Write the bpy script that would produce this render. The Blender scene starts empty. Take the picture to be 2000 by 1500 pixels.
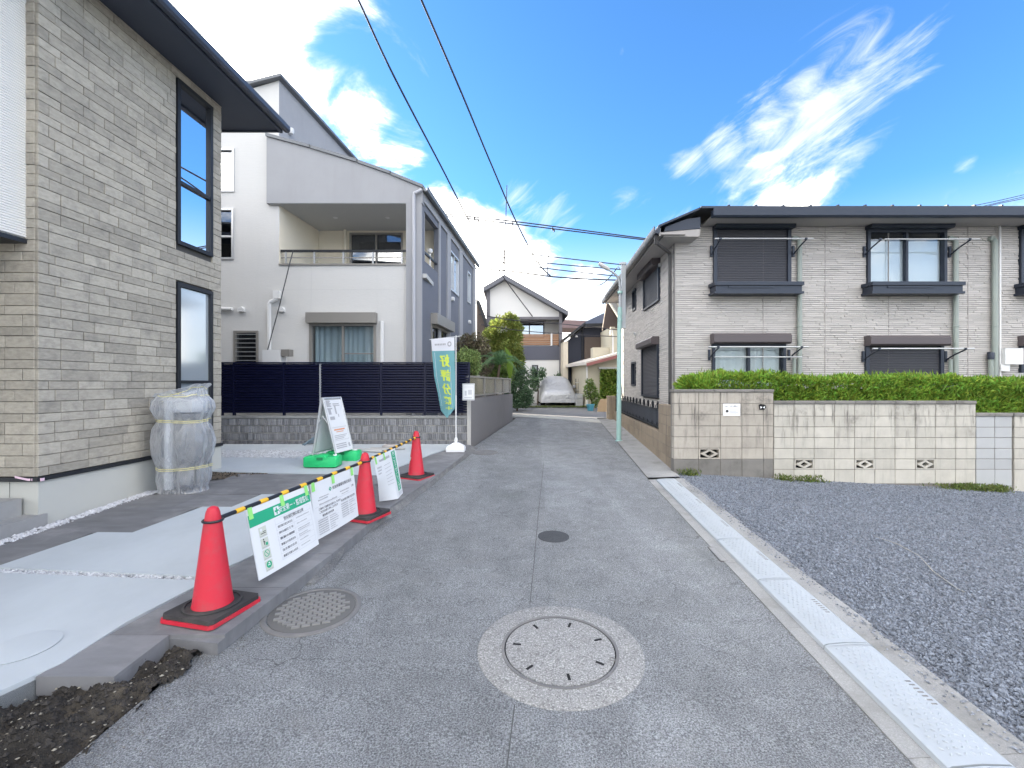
import bpy, bmesh, math, random
import numpy as np
from mathutils import Vector, Matrix, noise as mnoise

random.seed(7); rng = np.random.default_rng(7)
SC = bpy.context.scene
COL = SC.collection
# ------------------------------------------------------------------ camera
FPX, CAMH, SLOPE = 883.0, 1.7, 0.034
cam = bpy.data.cameras.new('camera'); cam.sensor_width = 36.0; cam.lens = FPX / 2000.0 * 36.0
cam.clip_start = 0.05; cam.clip_end = 2000
cam_o = bpy.data.objects.new('camera', cam); COL.objects.link(cam_o)
cam_o.location = (0, 0, CAMH); cam_o.rotation_euler = (math.pi / 2, 0, 0)
SC.camera = cam_o
SC.cycles.max_bounces = 7; SC.cycles.diffuse_bounces = 3; SC.cycles.transparent_max_bounces = 10
# ------------------------------------------------------------------ light
SUN_AZ, SUN_EL = math.radians(-62), math.radians(16)
SC.view_settings.view_transform = 'Standard'; SC.view_settings.look = 'None'
SC.view_settings.gamma = 1.0; SC.view_settings.use_curve_mapping = False
SC.view_settings.exposure = 3.65
sl = bpy.data.lights.new('sun', 'SUN'); sl.energy = 2.2; sl.angle = math.radians(0.6); sl.color = (1, .9, .74)
so = bpy.data.objects.new('sun', sl); COL.objects.link(so)
sd = Vector((math.sin(SUN_AZ) * math.cos(SUN_EL), math.cos(SUN_AZ) * math.cos(SUN_EL), math.sin(SUN_EL)))
so.rotation_euler = (-sd).to_track_quat('-Z', 'Y').to_euler(); so.location = (-30, 20, 30)

def pdir(px, py):
    return Vector(((px - 1000) / FPX, 1, (750 - py) / FPX)).normalized()

class NT:
    """tiny node-tree helper"""
    def __init__(s, nt): s.nt = nt
    def n(s, t, **k):
        nd = s.nt.nodes.new(t)
        for a, b in k.items(): setattr(nd, a, b)
        return nd
    def l(s, a, b): s.nt.links.new(a, b)
    def put(s, sock, v):
        if isinstance(v, bpy.types.NodeSocket): s.l(v, sock)
        else: sock.default_value = v
    def m(s, op, a, b=0.0, c=None, clamp=False):
        nd = s.n('ShaderNodeMath', operation=op); nd.use_clamp = clamp
        s.put(nd.inputs[0], a); s.put(nd.inputs[1], b)
        if c is not None: s.put(nd.inputs[2], c)
        return nd.outputs[0]
    def vm(s, op, a, b=(0, 0, 0)):
        nd = s.n('ShaderNodeVectorMath', operation=op)
        s.put(nd.inputs[0], a); s.put(nd.inputs[1], b)
        return nd.outputs['Value'] if op in ('DISTANCE', 'LENGTH', 'DOT_PRODUCT') else nd.outputs[0]
    def mix(s, f, a, b, blend='MIX'):
        nd = s.n('ShaderNodeMix', data_type='RGBA', blend_type=blend)
        s.put(nd.inputs[0], f); s.put(nd.inputs[6], a); s.put(nd.inputs[7], b)
        return nd.outputs[2]
    def ramp(s, v, a, b, lo=0.0, hi=1.0, smooth=True):
        nd = s.n('ShaderNodeMapRange', interpolation_type='SMOOTHSTEP' if smooth else 'LINEAR')
        s.put(nd.inputs[0], v); nd.inputs[1].default_value = a; nd.inputs[2].default_value = b
        nd.inputs[3].default_value = lo; nd.inputs[4].default_value = hi
        return nd.outputs[0]
    def noise(s, vec, scale, detail=4, rough=.55, dist=0.0):
        nd = s.n('ShaderNodeTexNoise'); s.put(nd.inputs['Vector'], vec)
        nd.inputs['Scale'].default_value = scale; nd.inputs['Detail'].default_value = detail
        nd.inputs['Roughness'].default_value = rough; nd.inputs['Distortion'].default_value = dist
        return nd.outputs[0]

SKY_STRENGTH, CLOUD_RAD = 0.13, 9.5
def make_world():
    w = bpy.data.worlds.new('World'); SC.world = w; w.use_nodes = True
    t = NT(w.node_tree); bg = w.node_tree.nodes['Background']
    sky = t.n('ShaderNodeTexSky', sky_type='NISHITA'); sky.sun_disc = False
    sky.sun_elevation = SUN_EL; sky.sun_rotation = SUN_AZ; sky.air_density = 1.0; sky.dust_density = .6; sky.ozone_density = 2.5
    blue = t.mix(1.0, sky.outputs[0], (.112, .195, .275, 1), 'MULTIPLY')
    tc = t.n('ShaderNodeTexCoord'); d = tc.outputs['Generated']
    sep = t.n('ShaderNodeSeparateXYZ'); t.l(d, sep.inputs[0])
    mp = t.n('ShaderNodeMapping'); t.l(d, mp.inputs[0]); mp.inputs['Scale'].default_value = (1, 1, 1.5); mp.inputs['Location'].default_value = (.31, .12, .4)
    n1 = t.ramp(t.noise(mp.outputs[0], 4.2, 10, .62, .7), .30, .70, smooth=False)
    # streaked noise for the high wisps, stretched along the direction they are blown in
    e1 = (pdir(1720, 70) - pdir(1340, 325)).normalized(); e2 = e1.cross(pdir(1530, 200)).normalized()
    comb = t.n('ShaderNodeCombineXYZ')
    t.l(t.m('MULTIPLY', t.vm('DOT_PRODUCT', d, tuple(e1)), 3.0), comb.inputs[0]); t.l(t.m('MULTIPLY', t.vm('DOT_PRODUCT', d, tuple(e2)), 9.0), comb.inputs[1])
    n2 = t.ramp(t.noise(comb.outputs[0], 1.5, 10, .66, .9), .28, .74, smooth=False)
    def cover(lst):
        """local cloud cover 0..1 from soft discs (direction, radius, amount)"""
        o = None
        for px, py, r, am in lst:
            v = t.m('MULTIPLY', t.ramp(t.vm('DISTANCE', d, pdir(px, py)), r, r * .1), am)
            o = v if o is None else t.m('MAXIMUM', o, v)
        return o
    thick = cover([(150, -150, .60, 1.15), (330, 0, .40, 1.1), (480, 60, .26, 1.0), (200, 250, .4, 1.1), (610, 150, .17, .78), (700, 215, .16, .80), (790, 300, .13, .72),
                   (880, 420, .15, .85), (950, 490, .19, 1.0), (1000, 590, .24, 1.15), (1110, 610, .18, 1.0), (900, 620, .3, 1.1),
                   (1530, 402, .15, .80), (1440, 412, .10, .70), (1610, 370, .09, .62), (1885, 320, .045, .8), (1860, 382, .055, .7), (1990, 345, .05, .75), (1985, 412, .07, .85), (1230, 400, .07, .35)])
    wisp = cover([(1350, 320, .08, .62), (1420, 285, .09, .75), (1500, 240, .11, .82), (1580, 190, .12, .85), (1660, 120, .13, .80), (1750, 110, .12, .65), (1600, 290, .14, .8), (1480, 340, .13, .75), (1690, 220, .10, .6),
                  (1010, 395, .10, .6), (1090, 425, .10, .5), (1310, 430, .08, .6), (1230, 400, .08, .4), (1780, 60, .12, .35)])
    # broken cloud deck beside and behind the camera, cover raised to light the scene
    back = t.ramp(sep.outputs[1], .48, -.05, 0, .76)
    c1 = t.m('MAXIMUM', thick, back)
    den1 = t.ramp(t.m('ADD', n1, t.m('SUBTRACT', c1, 1.0)), -.04, .66)
    den2 = t.ramp(t.m('ADD', n2, t.m('SUBTRACT', wisp, 1.0)), -.12, .70, 0, .85)
    col = t.mix(den2, blue, (.92, .94, .96, 1))
    col = t.mix(den1, col, (1.02, 1.01, 1.0, 1))
    col = t.mix(t.m('POWER', den1, 3.0), col, (CLOUD_RAD, CLOUD_RAD * .95, CLOUD_RAD * .86, 1))
    hz = t.ramp(sep.outputs[2], .34, .08, 0, .80); col = t.mix(hz, col, (.92, .955, .97, 1))      # pale haze low over the roofs, all round
    t.l(col, bg.inputs[0]); bg.inputs[1].default_value = SKY_STRENGTH
make_world()

# ------------------------------------------------------------------ helpers
def lin(r, g=None, b=None):
    if g is None: g = b = r
    f = lambda x: (x / 255 / 12.92) if x / 255 <= .04045 else ((x / 255 + .055) / 1.055) ** 2.4
    return (f(r), f(g), f(b), 1)

def gz(y):
    return SLOPE * min(max(y, -6), 20)
def P(px, py, Y):
    return Vector(((px - 1000) / FPX * Y, Y, CAMH - (py - 750) / FPX * Y))
def G(px, py, dz=0.0):
    Y = FPX * (CAMH - dz) / (py - 750 + FPX * SLOPE)
    return Vector(((px - 1000) / FPX * Y, Y, gz(Y) + dz))

MATS = {}
def mat(name, col, rough=.6, metal=0.0, var=.10, vscale=3.0, rnd=0.0, isl=0.0, bump=0.0, bscale=60.0, spec=.4,
        dirt=None, dirt_amt=.5, dirt_scale=2.0, streak=False, stretch=None, bdist=.01, hue=0.0, trans=0.0, speck=0.0, sscale=300.0, coat=0.0, grad=None):
    if name in MATS: return MATS[name]
    m = bpy.data.materials.new(name); m.use_nodes = True; MATS[name] = m
    t = NT(m.node_tree); b = m.node_tree.nodes['Principled BSDF']
    tc = t.n('ShaderNodeTexCoord'); vec = tc.outputs['Object']
    if stretch:
        mp = t.n('ShaderNodeMapping'); t.l(vec, mp.inputs[0]); mp.inputs['Scale'].default_value = stretch; svec = mp.outputs[0]
    else: svec = vec
    val = t.m('MULTIPLY_ADD', t.noise(svec, vscale, 6, .6), 2 * var, 1 - var)
    oi = t.n('ShaderNodeObjectInfo'); hs = .5
    if rnd: val = t.m('ADD', val, t.m('MULTIPLY_ADD', oi.outputs['Random'], 2 * rnd, -rnd))
    if isl or hue:
        ge = t.n('ShaderNodeNewGeometry'); ri = ge.outputs['Random Per Island']
        if isl: val = t.m('ADD', val, t.m('MULTIPLY_ADD', ri, 2 * isl, -isl))
        if hue: hs = t.m('MULTIPLY_ADD', t.m('FRACT', t.m('MULTIPLY', ri, 7.31)), 2 * hue, .5 - hue)
    if speck:
        sp = t.ramp(t.noise(vec, sscale, 2, .5), .46, .72); val = t.m('ADD', val, t.m('MULTIPLY', sp, speck))
        sp2 = t.ramp(t.noise(vec, sscale * .55, 2, .5), .36, .52, -speck * .35, 0); val = t.m('ADD', val, sp2)
    h = t.n('ShaderNodeHueSaturation'); h.inputs['Color'].default_value = col
    t.put(h.inputs['Hue'], hs); t.l(val, h.inputs['Value']); out = h.outputs[0]
    if dirt:
        if streak:
            mp = t.n('ShaderNodeMapping'); t.l(vec, mp.inputs[0]); mp.inputs['Scale'].default_value = (6, 6, .7)
            dm = t.m('MULTIPLY', t.ramp(t.noise(mp.outputs[0], dirt_scale, 6, .65), .47, .78), dirt_amt)
            dm2 = t.m('MULTIPLY', t.ramp(t.noise(vec, dirt_scale * .9, 7, .7), .50, .75), dirt_amt * .9)
            dm = t.m('MAXIMUM', dm, dm2)
            if grad:   # run-off stains hang from the coping
                sx = t.n('ShaderNodeSeparateXYZ'); t.l(vec, sx.inputs[0]); dm = t.m('MULTIPLY', dm, t.ramp(sx.outputs[2], grad[0], grad[1], .22, 1.25), clamp=True)
        else:
            dm = t.m('MULTIPLY', t.ramp(t.noise(vec, dirt_scale, 7, .65), .45, .75), dirt_amt)
        out = t.mix(dm, out, dirt)
    t.l(out, b.inputs['Base Color']); b.inputs['Roughness'].default_value = rough; b.inputs['Metallic'].default_value = metal
    b.inputs['Specular IOR Level'].default_value = spec
    if coat: b.inputs['Coat Weight'].default_value = coat
    if bump:
        bp = t.n('ShaderNodeBump'); bp.inputs['Strength'].default_value = bump; bp.inputs['Distance'].default_value = bdist
        t.l(t.noise(svec, bscale, 5, .6), bp.inputs['Height']); t.l(bp.outputs[0], b.inputs['Normal'])
    if trans:
        tr = t.n('ShaderNodeBsdfTranslucent'); t.l(out, tr.inputs[0])
        mx = t.n('ShaderNodeMixShader'); mx.inputs[0].default_value = trans
        o = m.node_tree.nodes['Material Output']
        t.l(b.outputs[0], mx.inputs[1]); t.l(tr.outputs[0], mx.inputs[2]); t.l(mx.outputs[0], o.inputs[0])
    return m

def glass(name, tint=(.75, .82, .85, 1), refl=.25, rough=0.0, frost=0.0):
    if name in MATS: return MATS[name]
    m = bpy.data.materials.new(name); m.use_nodes = True; MATS[name] = m
    nt = m.node_tree; nt.nodes.clear(); t = NT(nt)
    o = t.n('ShaderNodeOutputMaterial'); tr = t.n('ShaderNodeBsdfTransparent'); tr.inputs[0].default_value = tint
    gl = t.n('ShaderNodeBsdfGlossy'); gl.inputs['Roughness'].default_value = rough
    gl.inputs[0].default_value = (.95, .97, 1, 1)
    fr = t.n('ShaderNodeFresnel'); ge = t.n('ShaderNodeNewGeometry'); t.l(t.m('MULTIPLY_ADD', ge.outputs['Backfacing'], 1 / 1.5 - 1.5, 1.5), fr.inputs[0])
    f = t.m('MULTIPLY_ADD', fr.outputs[0], 1 - refl, refl)
    a = tr.outputs[0]
    if frost:
        di = t.n('ShaderNodeBsdfDiffuse'); di.inputs[0].default_value = tint
        ms = t.n('ShaderNodeMixShader'); ms.inputs[0].default_value = frost; t.l(a, ms.inputs[1]); t.l(di.outputs[0], ms.inputs[2]); a = ms.outputs[0]
    mx = t.n('ShaderNodeMixShader'); t.l(f, mx.inputs[0]); t.l(a, mx.inputs[1]); t.l(gl.outputs[0], mx.inputs[2]); t.l(mx.outputs[0], o.inputs[0])
    return m

LOC = {}
def tag(o, label=None, cat=None, group=None, kind=None):
    if label: o['label'] = label
    if cat: o['category'] = cat
    if group: o['group'] = group
    if kind: o['kind'] = kind
    return o
def thing(name, loc, label, cat, group=None, kind=None):
    o = bpy.data.objects.new(name, None); COL.objects.link(o); o.empty_display_size = .2
    o.location = loc; LOC[o.name] = Vector(loc)
    return tag(o, label, cat, group, kind)

class Fr:
    """frame on a wall: u along, v outward, w up"""
    def __init__(s, o, du, dn=None):
        s.o = Vector(o); s.du = Vector((du[0], du[1], 0)).normalized()
        s.dn = Vector((dn[0], dn[1], 0)).normalized() if dn else Vector((s.du.y, -s.du.x, 0))
    def __call__(s, u, v, w):
        return s.o + s.du * u + s.dn * v + Vector((0, 0, w))
WORLD = lambda x, y, z: Vector((x, y, z))

class B:
    def __init__(s): s.v = []; s.f = []
    def add(s, vs, fs):
        o = len(s.v); s.v += [tuple(x) for x in vs]; s.f += [tuple(i + o for i in f) for f in fs]; return s
    def box(s, a0, a1, b0, b1, c0, c1, fr=WORLD):
        vs = [fr(a, b, c) for c in (c0, c1) for b in (b0, b1) for a in (a0, a1)]
        return s.add(vs, [(0, 2, 3, 1), (4, 5, 7, 6), (0, 1, 5, 4), (2, 6, 7, 3), (0, 4, 6, 2), (1, 3, 7, 5)])
    def cbox(s, a0, a1, b0, b1, c0, c1, ch, fr=WORLD):
        """box whose b1 (outer) face is chamfered by ch"""
        vs = [fr(a0, b0, c0), fr(a1, b0, c0), fr(a1, b0, c1), fr(a0, b0, c1),
              fr(a0, b1 - ch, c0), fr(a1, b1 - ch, c0), fr(a1, b1 - ch, c1), fr(a0, b1 - ch, c1),
              fr(a0 + ch, b1, c0 + ch), fr(a1 - ch, b1, c0 + ch), fr(a1 - ch, b1, c1 - ch), fr(a0 + ch, b1, c1 - ch)]
        fs = []
        for k in range(4):
            j = (k + 1) % 4; fs += [(k, j, j + 4, k + 4), (k + 4, j + 4, j + 8, k + 8)]
        return s.add(vs, fs + [(8, 9, 10, 11)])
    def quad(s, *p): return s.add(p, [tuple(range(len(p)))])
    def prism(s, pts, vec):
        n = len(pts); v = Vector(vec); top = [Vector(p) + v for p in pts]
        fs = [tuple(range(n)), tuple(range(2 * n - 1, n - 1, -1))] + [(i, (i + 1) % n, n + (i + 1) % n, n + i) for i in range(n)]
        return s.add([Vector(p) for p in pts] + top, fs)
    def tube(s, pts, r, n=8, cap=True):
        pts = [Vector(p) for p in pts]; rs = r if isinstance(r, (list, tuple)) else [r] * len(pts)
        vs = []; a = None
        for i, p in enumerate(pts):
            t = (pts[min(i + 1, len(pts) - 1)] - pts[max(i - 1, 0)]).normalized()
            if a is None:
                a = t.cross(Vector((0, 0, 1)))
                if a.length < 1e-3: a = t.cross(Vector((1, 0, 0)))
            else:
                a = a - t * a.dot(t)
                if a.length < 1e-4: a = t.cross(Vector((1, .3, 0)))
            a.normalize(); b = a.cross(t)
            vs += [p + (a * math.cos(k / n * math.tau) + b * math.sin(k / n * math.tau)) * rs[i] for k in range(n)]
        fs = [(i * n + k, i * n + (k + 1) % n, (i + 1) * n + (k + 1) % n, (i + 1) * n + k) for i in range(len(pts) - 1) for k in range(n)]
        if cap: fs += [tuple(range(n - 1, -1, -1)), tuple(range((len(pts) - 1) * n, len(pts) * n))]
        return s.add(vs, fs)
    def lathe(s, prof, c=(0, 0, 0), n=24, sx=1, sy=1):
        c = Vector(c); vs = [c + Vector((math.cos(k / n * math.tau) * r * sx, math.sin(k / n * math.tau) * r * sy, z)) for r, z in prof for k in range(n)]
        fs = [(i * n + k, i * n + (k + 1) % n, (i + 1) * n + (k + 1) % n, (i + 1) * n + k) for i in range(len(prof) - 1) for k in range(n)]
        fs += [tuple(range(n - 1, -1, -1)), tuple(range((len(prof) - 1) * n, len(prof) * n))]
        return s.add(vs, fs)
    def tilt(s, c):
        """lay a flat piece on the sloping ground"""
        s.v = [(x, y, z + SLOPE * (y - c[1])) for x, y, z in s.v]; return s
    def grid(s, fn, nu, nv):
        vs = [fn(i / nu, j / nv) for j in range(nv + 1) for i in range(nu + 1)]
        return s.add(vs, [(j * (nu + 1) + i, j * (nu + 1) + i + 1, (j + 1) * (nu + 1) + i + 1, (j + 1) * (nu + 1) + i) for j in range(nv) for i in range(nu)])
    def build(s, name, m, parent=None, smooth=True, ang=35, **k):
        me = bpy.data.meshes.new(name)
        off = LOC.get(parent.name, Vector()) if parent else Vector()
        me.from_pydata([(v[0] - off.x, v[1] - off.y, v[2] - off.z) for v in s.v], [], s.f)
        bm = bmesh.new(); bm.from_mesh(me); bmesh.ops.recalc_face_normals(bm, faces=bm.faces); bm.to_mesh(me); bm.free()
        if smooth:
            me.polygons.foreach_set('use_smooth', [True] * len(me.polygons)); me.set_sharp_from_angle(angle=math.radians(ang))
        me.materials.append(m)
        o = bpy.data.objects.new(name, me); COL.objects.link(o)
        if parent: o.parent = parent; LOC[o.name] = off
        else: LOC[o.name] = Vector()
        return tag(o, **k)

def copy_tree(o, loc, rotz=None, parent=None, **k):
    c = o.copy(); COL.objects.link(c); c.parent = parent
    if parent is None:
        c.location = loc
        if rotz is not None: c.rotation_euler = (0, 0, rotz)
        tag(c, **k)
    for ch in o.children: copy_tree(ch, None, None, c)
    return c

def wall_holes(b, fr, u0, u1, w0, w1, holes, reveal=.12, v=0.0):
    us = sorted({u0, u1, *[x for h in holes for x in h[:2]]}); ws = sorted({w0, w1, *[x for h in holes for x in h[2:4]]})
    us = [u for u in us if u0 <= u <= u1]; ws = [w for w in ws if w0 <= w <= w1]
    for i in range(len(us) - 1):
        for j in range(len(ws) - 1):
            cu, cw = (us[i] + us[i + 1]) / 2, (ws[j] + ws[j + 1]) / 2
            if any(h[0] < cu < h[1] and h[2] < cw < h[3] for h in holes): continue
            b.quad(fr(us[i], v, ws[j]), fr(us[i + 1], v, ws[j]), fr(us[i + 1], v, ws[j + 1]), fr(us[i], v, ws[j + 1]))
    for a0, a1, c0, c1 in holes:
        for q in (((a0, c0), (a1, c0)), ((a1, c0), (a1, c1)), ((a1, c1), (a0, c1)), ((a0, c1), (a0, c0))):
            b.quad(fr(q[0][0], v, q[0][1]), fr(q[1][0], v, q[1][1]), fr(q[1][0], v - reveal, q[1][1]), fr(q[0][0], v - reveal, q[0][1]))

def window(parent, fr, u0, u1, w0, w1, fm, gm, t=.045, proud=.03, rec=.05, cols=1, rows=(), name='window', sash=None):
    """a framed window in an opening: part window (frame) with panes as sub-parts"""
    b = B()
    b.box(u0, u1, -rec, proud, w0, w0 + t, fr); b.box(u0, u1, -rec, proud, w1 - t, w1, fr)
    b.box(u0, u0 + t, -rec, proud - .002, w0 + t, w1 - t, fr); b.box(u1 - t, u1, -rec, proud - .002, w0 + t, w1 - t, fr)
    st = sash or t * .8
    for k in range(1, cols):
        u = u0 + (u1 - u0) * k / cols; b.box(u - st / 2, u + st / 2, -rec + .004, proud - .012, w0 + t, w1 - t, fr)
    for w in rows: b.box(u0 + t, u1 - t, -rec + .002, proud - .006, w - st / 2, w + st / 2, fr)
    wo = b.build(name, fm, parent, smooth=False)
    ws = [w0 + t] + list(rows) + [w1 - t]
    for k in range(cols):
        a0 = u0 + (u1 - u0) * k / cols; a1 = u0 + (u1 - u0) * (k + 1) / cols
        for j in range(len(ws) - 1):
            g = gm[j % len(gm)] if isinstance(gm, list) else gm
            B().box(a0 + t * .5, a1 - t * .5, -rec + .010 + .008 * k, -rec + .014 + .008 * k, ws[j] + .005, ws[j + 1] - .005, fr).build('pane', g, wo, smooth=False)
    return wo

def curtain(parent, fr, u0, u1, w0, w1, v, m, waves=9, amp=.025, name='curtain'):
    b = B(); n = waves * 8
    b.grid(lambda a, c: fr(u0 + (u1 - u0) * a, v + amp * math.sin(a * waves * math.tau + 1.5 * math.sin(a * 11)) * (.6 + .4 * (1 - c)), w0 + (w1 - w0) * c), n, 4)
    return b.build(name, m, parent, ang=80)

_tc = {}
def text_verts(body, size=1.0):
    if body not in _tc:
        c = bpy.data.curves.new('t', 'FONT'); c.body = body; c.size = 1.0; c.resolution_u = 3
        c.align_x = 'CENTER'; c.align_y = 'CENTER'; c.offset = .012
        o = bpy.data.objects.new('t', c); COL.objects.link(o); bpy.context.view_layer.update()
        me = bpy.data.meshes.new_from_object(o.evaluated_get(bpy.context.evaluated_depsgraph_get()))
        vs = [tuple(v.co) for v in me.vertices]; fs = [tuple(p.vertices) for p in me.polygons]
        bpy.data.objects.remove(o); bpy.data.curves.remove(c); bpy.data.meshes.remove(me)
        xs = [v[0] for v in vs]; ys = [v[1] for v in vs]
        cx, cy = (min(xs) + max(xs)) / 2, (min(ys) + max(ys)) / 2
        _tc[body] = ([(x - cx, y - cy) for x, y, _ in vs], fs, max(xs) - min(xs), max(ys) - min(ys))
    return _tc[body]
def put_text(b, body, fn, cu, cv, width=None, height=None, mirror=False):
    """lay lettering out on a surface fn(u,v) centred at cu,cv (v up)"""
    vs, fs, w, h = text_verts(body)
    sx = (width / w) if width else None; sy = (height / h) if height else None
    sx = sx or sy; sy = sy or sx
    b.add([fn(cu + (-x if mirror else x) * sx, cv + y * sy) for x, y in vs], fs)

def leaf_mesh(name, pts, nrm, size, m, parent, aspect=.5, jit=.8, seed=1, kind=None, droop=0.0):
    """a cloud of small leaf faces; pts, nrm are (n,3) arrays"""
    r = np.random.default_rng(seed); n = len(pts)
    d = nrm + r.normal(0, jit, (n, 3)); d[:, 2] -= droop; d /= np.linalg.norm(d, axis=1)[:, None] + 1e-9
    a = np.cross(d, r.normal(0, 1, (n, 3))); a /= np.linalg.norm(a, axis=1)[:, None] + 1e-9
    c = np.cross(d, a)
    s = (size * r.uniform(.6, 1.35, n))[:, None]
    v = np.empty((n, 4, 3)); v[:, 0] = pts - d * s * .5; v[:, 1] = pts + a * s * aspect * .5 + c * s * .08
    v[:, 2] = pts + d * s * .5; v[:, 3] = pts - a * s * aspect * .5 + c * s * .08
    off = LOC.get(parent.name, Vector()) if parent else Vector()
    v = v.reshape(-1, 3) - np.array(off)
    me = bpy.data.meshes.new(name); me.vertices.add(4 * n); me.vertices.foreach_set('co', v.ravel())
    me.loops.add(4 * n); me.loops.foreach_set('vertex_index', np.arange(4 * n, dtype=np.int32))
    me.polygons.add(n); me.polygons.foreach_set('loop_start', np.arange(0, 4 * n, 4, dtype=np.int32))
    me.polygons.foreach_set('loop_total', np.full(n, 4, dtype=np.int32)); me.update(calc_edges=True); me.validate()
    me.materials.append(m)
    o = bpy.data.objects.new(name, me); COL.objects.link(o)
    if parent: o.parent = parent; LOC[o.name] = off
    else: LOC[o.name] = Vector()
    if kind: o['kind'] = kind
    return o

def ellipsoid_pts(clumps, seed=1):
    r = np.random.default_rng(seed); ps = []; ns = []
    for (cx, cy, cz, rx, ry, rz, n) in clumps:
        d = r.normal(0, 1, (n, 3)); d /= np.linalg.norm(d, axis=1)[:, None]
        k = (.55 + .5 * r.random(n) ** .6)[:, None]
        q = d * k
        lump = np.array([mnoise.noise(Vector(x) * 2.3 + Vector((cx, cy, cz))) for x in d])[:, None]
        q = q * (1 + .28 * lump)
        ps.append(np.array([cx, cy, cz]) + q * np.array([rx, ry, rz])); ns.append(d)
    return np.vstack(ps), np.vstack(ns)

def stones_mesh(name, pts, sizes, m, parent=None, flat=.6, seed=3, kind='stuff', label=None, cat=None):
    """joined small stones (irregular octahedra), for strips that nobody could count"""
    r = np.random.default_rng(seed); n = len(pts)
    base = np.array([(1, 0, 0), (0, 1, 0), (-1, 0, 0), (0, -1, 0), (0, 0, 1), (0, 0, -1)], float)
    v = base[None] * r.uniform(.6, 1.25, (n, 6, 1)) + r.normal(0, .12, (n, 6, 3))
    an = r.uniform(0, math.tau, n); c, s = np.cos(an), np.sin(an)
    x = v[:, :, 0] * c[:, None] - v[:, :, 1] * s[:, None]; y = v[:, :, 0] * s[:, None] + v[:, :, 1] * c[:, None]
    v = np.stack([x, y, v[:, :, 2] * flat], 2) * np.asarray(sizes)[:, None, None] + np.asarray(pts)[:, None, :]
    f = np.array([(0, 1, 4), (1, 2, 4), (2, 3, 4), (3, 0, 4), (1, 0, 5), (2, 1, 5), (3, 2, 5), (0, 3, 5)])
    fs = (f[None] + (np.arange(n) * 6)[:, None, None]).reshape(-1, 3)
    off = LOC.get(parent.name, Vector()) if parent else Vector()
    me = bpy.data.meshes.new(name); me.from_pydata((v.reshape(-1, 3) - np.array(off)).tolist(), [], fs.tolist()); me.materials.append(m)
    o = bpy.data.objects.new(name, me); COL.objects.link(o)
    if parent: o.parent = parent; LOC[o.name] = off
    return tag(o, label, cat, None, kind)

def in_poly(x, y, poly):
    ins = False; j = len(poly) - 1
    for i in range(len(poly)):
        if (poly[i][1] > y) != (poly[j][1] > y) and x < (poly[j][0] - poly[i][0]) * (y - poly[i][1]) / (poly[j][1] - poly[i][1]) + poly[i][0]: ins = not ins
        j = i
    return ins
def poly_points(poly, n, seed=0):
    r = random.Random(seed); xs = [p[0] for p in poly]; ys = [p[1] for p in poly]; out = []
    while len(out) < n:
        x, y = r.uniform(min(xs), max(xs)), r.uniform(min(ys), max(ys))
        if in_poly(x, y, poly): out.append((x, y))
    return out
# ------------------------------------------------------------------ materials
def asphalt():
    m = bpy.data.materials.new('asphalt'); m.use_nodes = True; t = NT(m.node_tree); b = m.node_tree.nodes['Principled BSDF']
    tc = t.n('ShaderNodeTexCoord'); v = tc.outputs['Object']; sp = t.n('ShaderNodeSeparateXYZ'); t.l(v, sp.inputs[0])
    mp = t.n('ShaderNodeMapping'); t.l(v, mp.inputs[0]); mp.inputs['Scale'].default_value = (1.5, .38, 1); mp.inputs['Rotation'].default_value = (0, 0, -.08)
    big = t.ramp(t.noise(mp.outputs[0], 1.0, 6, .62, .6), .30, .72, .87, 1.14)         # worn tracks along the lane
    med = t.ramp(t.noise(v, 3.6, 7, .68, .4), .28, .74, .86, 1.16)
    grain = t.ramp(t.noise(v, 120, 3, .6), .30, .72, .48, 1.55)
    fine = t.ramp(t.noise(v, 260, 2, .5), .35, .68, .80, 1.25)
    chip = t.ramp(t.noise(v, 165, 1, .4), .66, .74, 0, .9)                                # pale stone chips
    half = t.ramp(t.m('SUBTRACT', sp.outputs[0], t.m('MULTIPLY_ADD', sp.outputs[1], .055, .10)), -.01, .01, .96, 1.06)   # two paving passes
    val = t.m('ADD', t.m('MULTIPLY', t.m('MULTIPLY', t.m('MULTIPLY', big, med), t.m('MULTIPLY', grain, fine)), half), chip)
    h = t.n('ShaderNodeHueSaturation'); h.inputs['Color'].default_value = (.265, .272, .278, 1); t.l(val, h.inputs['Value'])
    moss = t.m('MULTIPLY', t.ramp(t.noise(v, .8, 5, .6), .52, .75), .35)
    col = t.mix(moss, h.outputs[0], (.17, .185, .165, 1))
    dust = t.m('MULTIPLY', t.ramp(t.noise(v, 1.7, 7, .7, .5), .55, .8), .55); col = t.mix(dust, col, (.34, .33, .315, 1))
    vo = t.n('ShaderNodeTexVoronoi', feature='DISTANCE_TO_EDGE'); 
    nz = t.n('ShaderNodeTexNoise'); t.l(v, nz.inputs['Vector']); nz.inputs['Scale'].default_value = 2.5; nz.inputs['Detail'].default_value = 5
    wv = t.vm('ADD', v, t.vm('MULTIPLY', nz.outputs['Color'], (.5, .5, 0))); t.l(wv, vo.inputs['Vector']); vo.inputs['Scale'].default_value = .55
    crack = t.m('MULTIPLY', t.ramp(vo.outputs['Distance'], .004, .0, 0, .5), t.ramp(t.noise(v, .9, 2), .55, .63))
    col = t.mix(crack, col, (.05, .05, .05, 1)); t.l(col, b.inputs['Base Color']); b.inputs['Roughness'].default_value = .9; b.inputs['Specular IOR Level'].default_value = .3
    bp = t.n('ShaderNodeBump'); bp.inputs['Strength'].default_value = 1.0; bp.inputs['Distance'].default_value = .006; t.l(t.m('ADD', grain, t.m('MULTIPLY', fine, .6)), bp.inputs['Height']); t.l(bp.outputs[0], b.inputs['Normal'])
    MATS['asphalt'] = m; return m
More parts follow.
